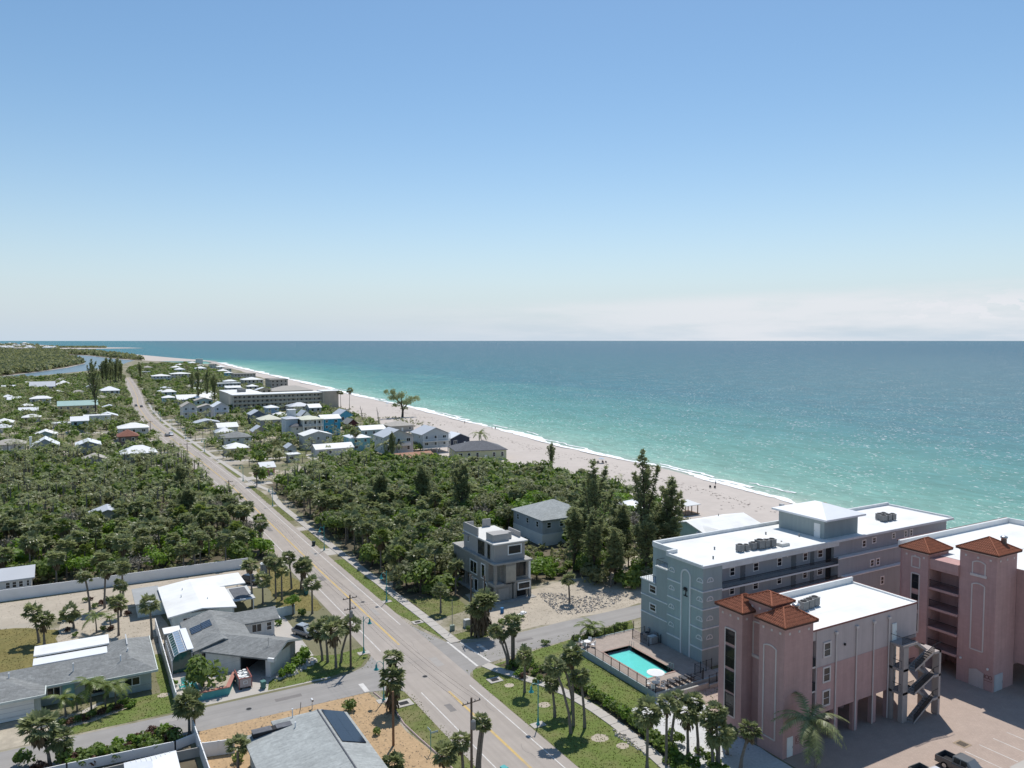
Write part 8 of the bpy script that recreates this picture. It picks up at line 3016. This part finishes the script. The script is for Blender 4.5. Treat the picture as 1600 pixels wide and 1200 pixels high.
def rubble(poly, n, seed, label, m, smin=.12, smax=.45):
 rnd = random.Random(seed)
 mb = MB()
 x0, x1 = min(p[0] for p in poly), max(p[0] for p in poly)
 y0, y1 = min(p[1] for p in poly), max(p[1] for p in poly)
 k = 0
 while k < n:
  p = (rnd.uniform(x0, x1), rnd.uniform(y0, y1))
  if not inside(p, poly):
   continue
  k += 1
  s = rnd.uniform(smin, smax) * (1 if rnd.random() < .85 else 1.6)
  a = rnd.uniform(0, 3)
  q = [Vector((math.cos(a + i * 1.57) * s * rnd.uniform(.6, 1), math.sin(a + i * 1.57) * s * rnd.uniform(.6, 1), 0)) for i in range(4)]
  h = s * rnd.uniform(.5, 1.1)
  b_ = len(mb.v)
  mb.v += [(p[0] + v.x, p[1] + v.y, 0) for v in q] + [(p[0] + v.x * .6, p[1] + v.y * .6, h * rnd.uniform(.7, 1.1)) for v in q]
  for f in ((4, 5, 6, 7), (0, 1, 5, 4), (1, 2, 6, 5), (2, 3, 7, 6), (3, 0, 4, 7)):
   mb.f.append(tuple(b_ + i for i in f))
 return tag(mb.build('rubble', m), label, 'rubble', kind='stuff')


rubble([(72.5, 110.5), (77, 108.9), (84, 109.8), (90, 113), (88, 117), (81, 116), (79, 121), (75, 122)], 1000, 3, 'grey broken stone rubble spread on the lot right of the unfinished house', mat('rubble_grey', (.40, .37, .335), .95, .3, 1.2), .05, .22)
rubble([(23.3, 108.6), (26.5, 109.2), (30.5, 112.4), (29.5, 114.4), (27.0, 114.0), (24.5, 111.4)], 320, 4, 'pale rock border below the slanting gable', mat('rubble_pale', (.52, .50, .47), .95, .3, 1.2), .1, .34)
rubble([(56.3, 66.5), (57.2, 69), (56.8, 74.5), (55.9, 73)], 120, 5, 'pale stones in the bare patch on the lawn', mat('rubble_sand', (.48, .44, .38), .95, .2, 1.2), .08, .26)
for k, (x, y, w_) in enumerate([(53.9, 73.2, 1.4), (52.6, 83.7, 1.1), (55.2, 70.4, 1.0), (51.4, 91, .9), (9.2, 111.6, 1.0)]):
 sheet('bare_soil', wobble([(x + w_ * .8 * math.cos(j * .52), y + w_ * .7 * math.sin(j * .52)) for j in range(12)], .14, .25, 60 + k), .016, 'pale_sand')


# ================================================================== VEHICLES
def wheel(t, x, y, r=.36, w=.24):
 ty = MB().tube([(x - w / 2, y, r), (x + w / 2, y, r)], r, 14).build('wheel', M['tyre'], t)
 s = -1 if x < 0 else 1
 MB().tube([(x + s * (w / 2 - .02), y, r), (x + s * (w / 2 + .015), y, r)], r * .6, 10).build('rim', M['steel'], ty)


def loft(secs):
 """secs: list of (y, [(x, z) ...]) cross sections of equal length"""
 m = MB()
 n = len(secs[0][1])
 for y, ps in secs:
  m.v += [(x, y, z) for x, z in ps]
 for i in range(len(secs) - 1):
  for k in range(n):
   k2 = (k + 1) % n
   m.f.append((i * n + k, i * n + k2, (i + 1) * n + k2, (i + 1) * n + k))
 m.f.append(tuple(range(n - 1, -1, -1)))
 m.f.append(tuple((len(secs) - 1) * n + k for k in range(n)))
 return m


def sec(w, z0, z1, c=.12):
 return [(-w + .05, z0), (w - .05, z0), (w, z0 + .2), (w, z1 - c), (w - c, z1), (-w + c, z1), (-w, z1 - c), (-w, z0 + .2)]


CARP = {}


def car_paint(col):
 if col not in CARP:
  m_ = bpy.data.materials.new('car_paint')
  m_.use_nodes = True
  b_ = m_.node_tree.nodes['Principled BSDF']
  b_.inputs['Base Color'].default_value = col + (1,)
  b_.inputs['Roughness'].default_value = .28
  b_.inputs['Coat Weight'].default_value = .6
  b_.inputs['Metallic'].default_value = .15
  CARP[col] = m_
 return CARP[col]


def car(x, y, rz, col, label, kind='car', group=None, roofcol=None, z=.02):
 """front faces local -Y"""
 t = thing('parked_' + kind if kind != 'car' else 'car', label, {'car': 'car', 'suv': 'car', 'pickup': 'pickup truck'}[kind], (x, y, z), rz, group)
 p = car_paint(col)
 if kind == 'pickup':
  loft([(-2.85, sec(.86, .5, .98)), (-2.7, sec(.95, .42, 1.06)), (-1.35, sec(.97, .40, 1.16)), (-1.2, sec(.97, .40, 1.18)), (1.05, sec(.97, .40, 1.16))]).build('body', p, t)
  cabn = loft([(-1.3, [(-.78, 1.12), (.78, 1.12), (.80, 1.14), (.80, 1.15), (.78, 1.16), (-.78, 1.16), (-.80, 1.15), (-.80, 1.14)]),
                     (-.55, [(-.92, 1.1), (.92, 1.1), (.90, 1.3), (.74, 1.80), (.68, 1.84), (-.68, 1.84), (-.74, 1.80), (-.90, 1.3)]),
                     (.8, [(-.92, 1.1), (.92, 1.1), (.90, 1.3), (.76, 1.84), (.70, 1.88), (-.70, 1.88), (-.76, 1.84), (-.90, 1.3)]),
                     (1.05, [(-.92, 1.1), (.92, 1.1), (.90, 1.3), (.78, 1.78), (.72, 1.80), (-.72, 1.80), (-.78, 1.78), (-.90, 1.3)])]).build('cab', car_paint(roofcol or col), t)
  MB().poly([(-.70, -1.2, 1.22), (.70, -1.2, 1.22), (.62, -.58, 1.80), (-.62, -.58, 1.80)]).build('windscreen', M['pane'], t)
  for s in (-1, 1):
   q = [(.935 * s, -.75, 1.24), (.935 * s, .1, 1.24), (.80 * s, .1, 1.74), (.80 * s, -.45, 1.74)]
   MB().poly(q if s > 0 else q[::-1]).build('side_window', M['pane'], t)
   q = [(.935 * s, .2, 1.24), (.935 * s, .9, 1.24), (.80 * s, .85, 1.74), (.80 * s, .2, 1.74)]
   MB().poly(q if s > 0 else q[::-1]).build('side_window', M['pane'], t)
  MB().poly([(.66, 1.065, 1.3), (-.66, 1.065, 1.3), (-.60, 1.065, 1.72), (.60, 1.065, 1.72)]).build('rear_window', M['pane'], t)
  m = MB()
  for s in (-1, 1):
   m.box(min(.87 * s, .97 * s), max(.87 * s, .97 * s), 1.06, 2.9, .45, 1.2)
  m.box(-.87, .87, 1.06, 2.9, .5, .66)
  bed = m.build('bed', p, t)
  MB().box(-.87, .87, 2.82, 2.92, .5, 1.2).build('tailgate', p, bed)
  MB().box(-.86, .86, 1.08, 2.8, .661, .69).build('bed_liner', M['dark'], bed)
  MB().box(-.88, .88, 2.92, 3.04, .42, .62).build('bumper', M['steel'], t)
  MB().box(-.86, .86, -2.98, -2.84, .42, .64).build('bumper', M['steel'], t)
  MB().box(-.55, .55, -2.9, -2.85, .66, .92).build('grille', M['dark'], t)
  for s in (-.72, .72):
   MB().box(s - .15, s + .15, -2.88, -2.80, .72, .92).build('headlight', M['white_metal'], t)
   MB().box(s * 1.27 - .05, s * 1.27 + .05, 2.9, 2.94, .75, 1.12).build('tail_light', paint(.35, .02, .02), t)
   MB().box(s * 1.42 - .08, s * 1.42 + .08, -.75, -.55, 1.25, 1.42).build('mirror', p, t)
  for wx in (-.86, .86):
   for wy in (-1.9, 1.85):
    wheel(t, wx, wy, .40, .27)
  return t
 hgt = 1.48 if kind == 'car' else 1.75
 rear = 2.15
 loft([(-2.25, sec(.78, .45, .72)), (-2.1, sec(.86, .35, .82)), (-1.0, sec(.90, .30, .98)), (1.2, sec(.90, .30, 1.0)), (rear, sec(.86, .34, .98)), (rear + .12, sec(.80, .45, .9))]).build('body', p, t)
 tail = 1.35 if kind == 'car' else 1.95
 hz = hgt
 loft([(-1.05, [(-.74, .94), (.74, .94), (.76, .95), (.76, .96), (.72, .97), (-.72, .97), (-.76, .96), (-.76, .95)]),
          (-.3, [(-.84, .94), (.84, .94), (.82, 1.05), (.66, hz - .05), (.60, hz), (-.60, hz), (-.66, hz - .05), (-.82, 1.05)]),
          (tail - .7, [(-.84, .94), (.84, .94), (.82, 1.05), (.68, hz - .05), (.62, hz), (-.62, hz), (-.68, hz - .05), (-.82, 1.05)]),
          (tail, [(-.82, .94), (.82, .94), (.80, .98), (.76, 1.02), (.72, 1.04), (-.72, 1.04), (-.76, 1.02), (-.80, .98)])]).build('cabin', car_paint(roofcol or col), t)
 MB().poly([(-.68, -.99, 1.02), (.68, -.99, 1.02), (.58, -.36, hz - .06), (-.58, -.36, hz - .06)]).build('windscreen', M['pane'], t)
 MB().poly([(.64, tail - .02, 1.07), (-.64, tail - .02, 1.07), (-.56, tail - .62, hz - .06), (.56, tail - .62, hz - .06)]).build('rear_window', M['pane'], t)
 for s in (-1, 1):
  q = [(.85 * s, -.75, 1.02), (.85 * s, tail - .3, 1.02), (.70 * s, tail - .75, hz - .10), (.70 * s, -.30, hz - .10)]
  MB().poly(q if s > 0 else q[::-1]).build('side_window', M['pane'], t)
  MB().box(s * .62 - .14, s * .62 + .14, -2.24, -2.12, .62, .76).build('headlight', M['white_metal'], t)
  MB().box(s * .66 - .12, s * .66 + .12, rear + .08, rear + .14, .7, .86).build('tail_light', paint(.35, .02, .02), t)
 for wx in (-.78, .78):
  for wy in (-1.4, 1.35):
   wheel(t, wx, wy, .33, .22)
 return t


car(84.5, 46.8, R(1), (.075, .08, .088), 'dark grey pickup truck with an open bed parked in the brick car park', 'pickup', roofcol=(.16, .17, .175))
car(79.3, 46.7, R(-2), (.12, .125, .12), 'pickup truck with a white cab cut off by the bottom edge', 'pickup', roofcol=(.7, .7, .7))
car(29.0, 155.5, R(35), (.012, .012, .014), 'black car half under the palms by the white roofed bungalow', 'suv')
car(31.4, 123.4, R(28), (.16, .17, .18), 'grey car with a light roof parked in the corner bungalow drive', 'suv', roofcol=(.42, .44, .45))
car(41.4, 421, R(5), (.62, .63, .64), 'white car with dark windows driving on the main road', 'suv')
car(39.4, 419.0, R(5), (.03, .03, .035), 'dark car beside the white car on the main road', 'car')
car(38.2, 622, 0, (.03, .03, .035), 'dark car far up the main road', 'car')
car(59.6, 466, R(80), (.02, .05, .10), 'dark blue car in front of the tall white gabled house', 'car')
car(41.0, 612, 0, (.04, .04, .045), 'second small dark car far up the main road', 'car')


# ================================================================== PEOPLE ON THE BEACH
SKIN = mat('skin', (.42, .24, .16), .7, .05, 5)


def person(x, y, z, rz, label, shirt, short, pose='stand', group=None):
 """one continuous skinned body with clothing sleeves"""
 t = thing('person', label, 'person', (x, y, z), rz, group)
 if pose == 'stand':
  J = {'pel': (0, 0, .93, .145), 'bel': (0, 0, 1.12, .135), 'chs': (0, 0, 1.34, .155), 'nek': (0, 0, 1.50, .06), 'hd0': (0, -.02, 1.60, .088), 'hd1': (0, -.02, 1.72, .085),
             'sl': (-.19, 0, 1.42, .062), 'el': (-.27, .03, 1.14, .045), 'wl': (-.28, -.10, .90, .032), 'fl': (-.28, -.14, .80, .035),
             'sr': (.19, 0, 1.42, .062), 'er': (.27, .03, 1.14, .045), 'wr': (.28, -.06, .90, .032), 'fr': (.28, -.09, .80, .035),
             'hl': (-.10, 0, .86, .095), 'kl': (-.11, -.05, .48, .062), 'al': (-.12, .04, .09, .042), 'tl': (-.13, -.12, .04, .04),
             'hr': (.10, 0, .86, .095), 'kr': (.11, .02, .48, .062), 'ar': (.12, .12, .09, .042), 'tr': (.13, -.04, .04, .04)}
 else:
  J = {'pel': (0, .1, .34, .15), 'bel': (0, .16, .52, .14), 'chs': (0, .24, .74, .155), 'nek': (0, .28, .92, .06), 'hd0': (0, .26, 1.02, .088), 'hd1': (0, .26, 1.13, .085),
             'sl': (-.19, .24, .82, .06), 'el': (-.30, .08, .60, .045), 'wl': (-.28, -.16, .54, .032), 'fl': (-.28, -.25, .53, .035),
             'sr': (.19, .24, .82, .06), 'er': (.30, .08, .60, .045), 'wr': (.28, -.16, .54, .032), 'fr': (.28, -.25, .53, .035),
             'hl': (-.10, .02, .34, .095), 'kl': (-.13, -.40, .44, .065), 'al': (-.13, -.62, .09, .042), 'tl': (-.13, -.76, .05, .04),
             'hr': (.10, .02, .34, .095), 'kr': (.13, -.40, .44, .065), 'ar': (.13, -.62, .09, .042), 'tr': (.13, -.76, .05, .04)}
 E_ = ['pel-bel', 'bel-chs', 'chs-nek', 'nek-hd0', 'hd0-hd1', 'chs-sl', 'sl-el', 'el-wl', 'wl-fl', 'chs-sr', 'sr-er', 'er-wr', 'wr-fr', 'pel-hl', 'hl-kl', 'kl-al', 'al-tl', 'pel-hr', 'hr-kr', 'kr-ar', 'ar-tr']
 ks = list(J)
 me = bpy.data.meshes.new('body')
 me.from_pydata([J[k][:3] for k in ks], [tuple(ks.index(q) for q in e.split('-')) for e in E_], [])
 o = ob('body', me, t)
 md = o.modifiers.new('skin', 'SKIN')
 for k, sv in zip(ks, me.skin_vertices[0].data):
  sv.radius = (J[k][3], J[k][3])
  sv.use_root = k == 'pel'
 sb = o.modifiers.new('sub', 'SUBSURF')
 sb.levels = sb.render_levels = 1
 me.materials.append(SKIN)
 V = lambda k: Vector(J[k][:3])
 MB().tube([V('bel') - (V('bel') - V('pel')) * .3, V('bel'), V('chs'), V('chs').lerp(V('nek'), .75)], [.185, .18, .205, .11], 10).tube([V('sl'), V('sl').lerp(V('el'), .6)], [.10, .085], 8).tube([V('sr'), V('sr').lerp(V('er'), .6)], [.10, .085], 8).build('shirt', paint(*shirt), t, True)
 MB().tube([V('bel').lerp(V('pel'), .4), V('pel'), V('hl').lerp(V('hr'), .5)], [.185, .20, .19], 10).tube([V('hl'), V('hl').lerp(V('kl'), .7)], [.13, .105], 8).tube([V('hr'), V('hr').lerp(V('kr'), .7)], [.13, .105], 8).build('shorts', paint(*short), t, True)
 h = V('hd1')
 MB().lathe([(.103, h.z - .05), (.108, h.z + .03), (.08, h.z + .10), (.02, h.z + .125)], 9, h.x, h.y + .015).build('hair', M['dark_trunk'], t, True)
 return t


def beach_z(x, y):
 d = x - shore(y)
 pr = [(-62, .05), (-40, .10), (-24, .14), (-17, .10), (-12, -.15), (-6, -.55), (0, -1.0)]
 for (a, c), (e, f) in zip(pr, pr[1:]):
  if d <= e:
   return c + (f - c) * max(0, (d - a)) / (e - a)
 return -1.0


person(184.9, 187.2, beach_z(184.9, 187.2), .6, 'person in dark clothes standing at the water line beyond the two beach chairs', (.05, .05, .08), (.04, .05, .10))
for k, (x, y, lb, s_, q_) in enumerate([(199.4, 368.5, 'person in a dark shirt walking along the far surf, right of a pair', (.10, .05, .05), (.04, .04, .06)), (198.3, 370.2, 'person in light shorts walking along the far surf, left of a pair', (.30, .28, .26), (.35, .33, .30)), (196.4, 400.3, 'single person on the sand near the lone big tree', (.06, .07, .10), (.05, .05, .05))]):
 person(x, y, beach_z(x, y), k * 1.1, lb, s_, q_)


def beach_chair(x, y, rz, label, col=(.03, .03, .035)):
 z = beach_z(x, y)
 t = thing('beach_chair', label, 'beach chair', (x, y, z), rz)
 MB().poly([(-.28, -.25, .30), (.28, -.25, .30), (.28, .25, .22), (-.28, .25, .22)]).poly([(-.28, .25, .20), (.28, .25, .20), (.28, -.25, .28), (-.28, -.25, .28)]).build('seat', paint(*col), t)
 MB().box(-.28, .28, .25, .29, .22, .95).build('backrest', paint(*col), t)
 m = MB()
 for s in (-.3, .3):
  m.tube([(s, -.28, 0), (s, -.25, .5), (s, .3, .55), (s, .32, .95)], .02, 4).tube([(s, .3, 0), (s, .2, .5)], .02, 4)
 m.build('frame', M['steel'], t)


beach_chair(179.6, 184.2, 2.2, 'black beach chair facing the water, left of two')
beach_chair(180.7, 183.2, 2.2, 'black beach chair facing the water, right of two')


def parasol(x, y, label, col):
 z = beach_z(x, y)
 t = thing('beach_umbrella', label, 'beach umbrella', (x, y, z))
 MB().tube([(0, 0, -.2), (0, 0, 2.2)], .03, 5).build('pole', M['white_metal'], t)
 MB().lathe([(1.3, 1.75), (1.28, 1.8), (.75, 2.1), (.05, 2.32)], 10).build('canopy', paint(*col), t)


parasol(177.8, 241.5, 'white and blue beach umbrella over a sitting group on the open beach', (.55, .60, .66))
for k, (dx, dy) in enumerate([(-2.2, -.4), (-1.1, .6), (1.0, .4), (2.1, -.3)]):
 beach_chair(177.8 + dx, 241.5 + dy, 2.0, 'dark beach chair under the umbrella, ' + ['leftmost', 'second from left', 'third from left', 'rightmost'][k] + ' of four')
person(176.7, 242.0, beach_z(176.7, 242), 2.0, 'person sitting in the dark beach chair left under the umbrella', (.06, .07, .11), (.04, .04, .05), 'sit')
person(178.8, 241.8, beach_z(178.8, 241.8), 2.0, 'person sitting in the dark beach chair right under the umbrella', (.12, .05, .06), (.04, .04, .05), 'sit')
parasol(199.6, 536, 'pale blue beach umbrella near the lone tree, left of two', (.45, .55, .62))
parasol(202.6, 532, 'white beach umbrella near the lone tree, right of two', (.62, .62, .62))
t = thing('driftwood', 'bleached branching driftwood on the sand above the teal condominium roof', 'driftwood', (161, 137, .1))
MB().tube([(-2.5, 0, .1), (0, .3, .4), (2.2, .2, .2)], [.16, .14, .05], 5).tube([(0, .3, .4), (1.1, .9, 1.0)], [.09, .03], 5).tube([(-1, .1, .3), (-.6, -.6, .9)], [.08, .03], 5).build('branch', M['dark_trunk'], t)
# bare dead trunks at the beach edge
for k, (px, py, top, lb) in enumerate([(592, 665, 636, 'bare leaning dead stem at the beach edge, nearer one'), (566, 655, 634, 'bare thin dead stem at the beach edge, farther one')]):
 g = GA(px, py)
 h = height_at(px, py, top)
 t = thing('dead_tree', lb, 'dead tree', (g[0], g[1], 0))
 MB().tube([(0, 0, 0), (-.4, .1, h * .5), (-1.2, 0, h)], [.3, .22, .08], 6).tube([(-.5, .1, h * .55), (.5, .3, h * .8)], [.12, .04], 5).tube([(-.8, 0, h * .75), (-1.8, 0, h * .85)], [.1, .03], 5).build('trunk', M['twig'], t)

# ================================================================== WEAR ON THE GROUND
rg = random.Random(19)
gr, gd = MB(), MB()
for nm, dens in (('lush_lawn', 11), ('lawn', 9), ('dry_grass', 6)):
 for o in [o for o in SC.objects if o.get('kind') == 'structure' and o.type == 'MESH' and o.data.materials and o.data.materials[0] == M[nm]]:
  poly = [tuple(v.co[:2]) for v in o.data.vertices]
  x0, x1, y0, y1 = min(p[0] for p in poly), max(p[0] for p in poly), min(p[1] for p in poly), max(p[1] for p in poly)
  if y0 > 260:
   continue
  for k in range(int((x1 - x0) * (y1 - y0) * dens)):
   p = (rg.uniform(x0 - .12, x1 + .12), rg.uniform(y0 - .12, y1 + .12))
   if not inside(p, poly) and rg.random() > .25:
    continue
   a, s, h = rg.uniform(0, 6.28), rg.uniform(.05, .14), rg.uniform(.05, .15)
   c, s_ = math.cos(a) * s, math.sin(a) * s
   q = gd if nm == 'dry_grass' or rg.random() < .22 else gr
   q.poly([(p[0] - c, p[1] - s_, .012), (p[0] + c, p[1] + s_, .012), (p[0] + rg.uniform(-.06, .06) - s_ * .4, p[1] + rg.uniform(-.06, .06) + c * .4, h)])
tag(gr.build('grass', leaf_mat('grass_blades', (.11, .14, .03), (.22, .26, .075), .35)), 'short green tufts on the lawns and road verges', 'grass', kind='stuff')
tag(gd.build('dry_grass', leaf_mat('dry_blades', (.16, .14, .05), (.26, .22, .09), .2)), 'short straw coloured tufts on the lawns and verges', 'grass', kind='stuff')
# leaf litter and stones on sand, mulch and drives
lt = MB()
for (x0, x1, y0, y1, n) in ((11.6, 34.5, 78, 99, 1500), (-4, 12, 132, 152, 900), (-45, 34, 152, 166, 900), (60, 90, 108, 124, 1100), (62, 79, 62, 78, 500), (52, 60, 108, 132, 300), (84, 122, 108, 125, 700)):
 for k in range(n):
  x, y, s, a = rg.uniform(x0, x1), rg.uniform(y0, y1), rg.uniform(.04, .15), rg.uniform(0, 6.3)
  if (15.3 < x < 27.6 and 66 < y < 91) or (65 < x < 74 and 120 < y < 140):
   continue
  c, s_ = math.cos(a) * s, math.sin(a) * s
  lt.poly([(x - c, y - s_, .022), (x + s_ * .5, y - c * .5, .04), (x + c, y + s_, .022), (x - s_ * .5, y + c * .5, .05)])
tag(lt.build('litter', leaf_mat('dead_leaves', (.12, .09, .055), (.30, .24, .16), .1)), 'fallen leaves and bits scattered over sand and mulch', 'leaf litter', kind='stuff')
# tar patches, cracks and a manhole on the roads
tar = mat('tar', (.21, .195, .185), .9, .15, 1)
for k, (x, y, w_, l_) in enumerate([(45.2, 101.5, 1.2, 3.4), (41.0, 88, .9, 2.2), (44.6, 126, .8, 4), (41.6, 150, 1.1, 3), (46.0, 141, .6, 5), (22, 102.0, 3.5, .9), (8, 103.2, 2.2, 1.1), (60, 103.5, 3.0, .8), (45.4, 168, .8, 6), (41.4, 196, 1.0, 7)]):
 struct(MB().poly([(p[0], p[1], .0235) for p in wobble([(x, y), (x + w_, y), (x + w_, y + l_), (x, y + l_)], .06, .5, 70 + k)]).build('road_patch', tar if k % 2 else mat('patch', (.35, .325, .30), .9, .1, 1)))
ck = MB()
for k in range(46):
 x, y = rg.uniform(38.6, 47.2), rg.uniform(60, 210)
 a = rg.choice((0, 1.57)) + rg.uniform(-.25, .25)
 p = Vector((x, y, 0))
 for j in range(rg.randint(4, 12)):
  q = p + Vector((math.cos(a), math.sin(a), 0)) * rg.uniform(.3, .8)
  a += rg.uniform(-.5, .5)
  n_ = Vector((-math.sin(a), math.cos(a), 0)) * .018
  if not (38.3 < q.x < 47.6):
   break
  ck.poly([(p.x - n_.x, p.y - n_.y, .0245), (q.x - n_.x, q.y - n_.y, .0245), (q.x + n_.x, q.y + n_.y, .0245), (p.x + n_.x, p.y + n_.y, .0245)])
  p = q
tag(ck.build('road_crack', tar), 'fine dark cracks wandering over the main road', 'cracks', kind='stuff')
for x, y in ((42.3, 99.4), (44.8, 134), (18.5, 101.8)):
 t = thing('manhole_cover', 'round dark manhole cover in the ' + ('side street on the left' if x < 30 else 'middle of the junction' if y < 110 else 'main road beyond the junction'), 'manhole cover', (x, y, .021))
 MB().lathe([(.42, 0), (.42, .012), (.36, .016)], 14).build('ring', M['grey_unit'], t)
 MB().lathe([(.34, .012), (.34, .02)], 14).build('lid', M['dark'], t)
# sandy drives and yards between the far houses
for k, f in enumerate(FOOT):
 a, b_, c, d = f
 if c < 255 or c > 900 or k % 5 == 4:
  continue
 r_ = roadx(c)
 sheet('house_yard', wobble([(a - 3, c - 7), (b_ + 3, c - 7), (b_ + 2.5, d + 2), (a - 2, d + 1.5)], .7, 2, 100 + k), .010 + .0006 * (k % 9), ['pale_sand', 'walk', 'pale_sand', 'lawn'][k % 4])
 if abs((a + b_) / 2 - r_) < 45:
  x0, x1 = (b_, r_ - 5.2) if b_ < r_ else (r_ + 4.7, a)
  sheet('house_drive', [(x0 - .3, c - 5), (x1 + .3, c - 5), (x1 + .3, c - 1.5), (x0 - .3, c - 1.5)], .016 + .0003 * (k % 9), 'walk')
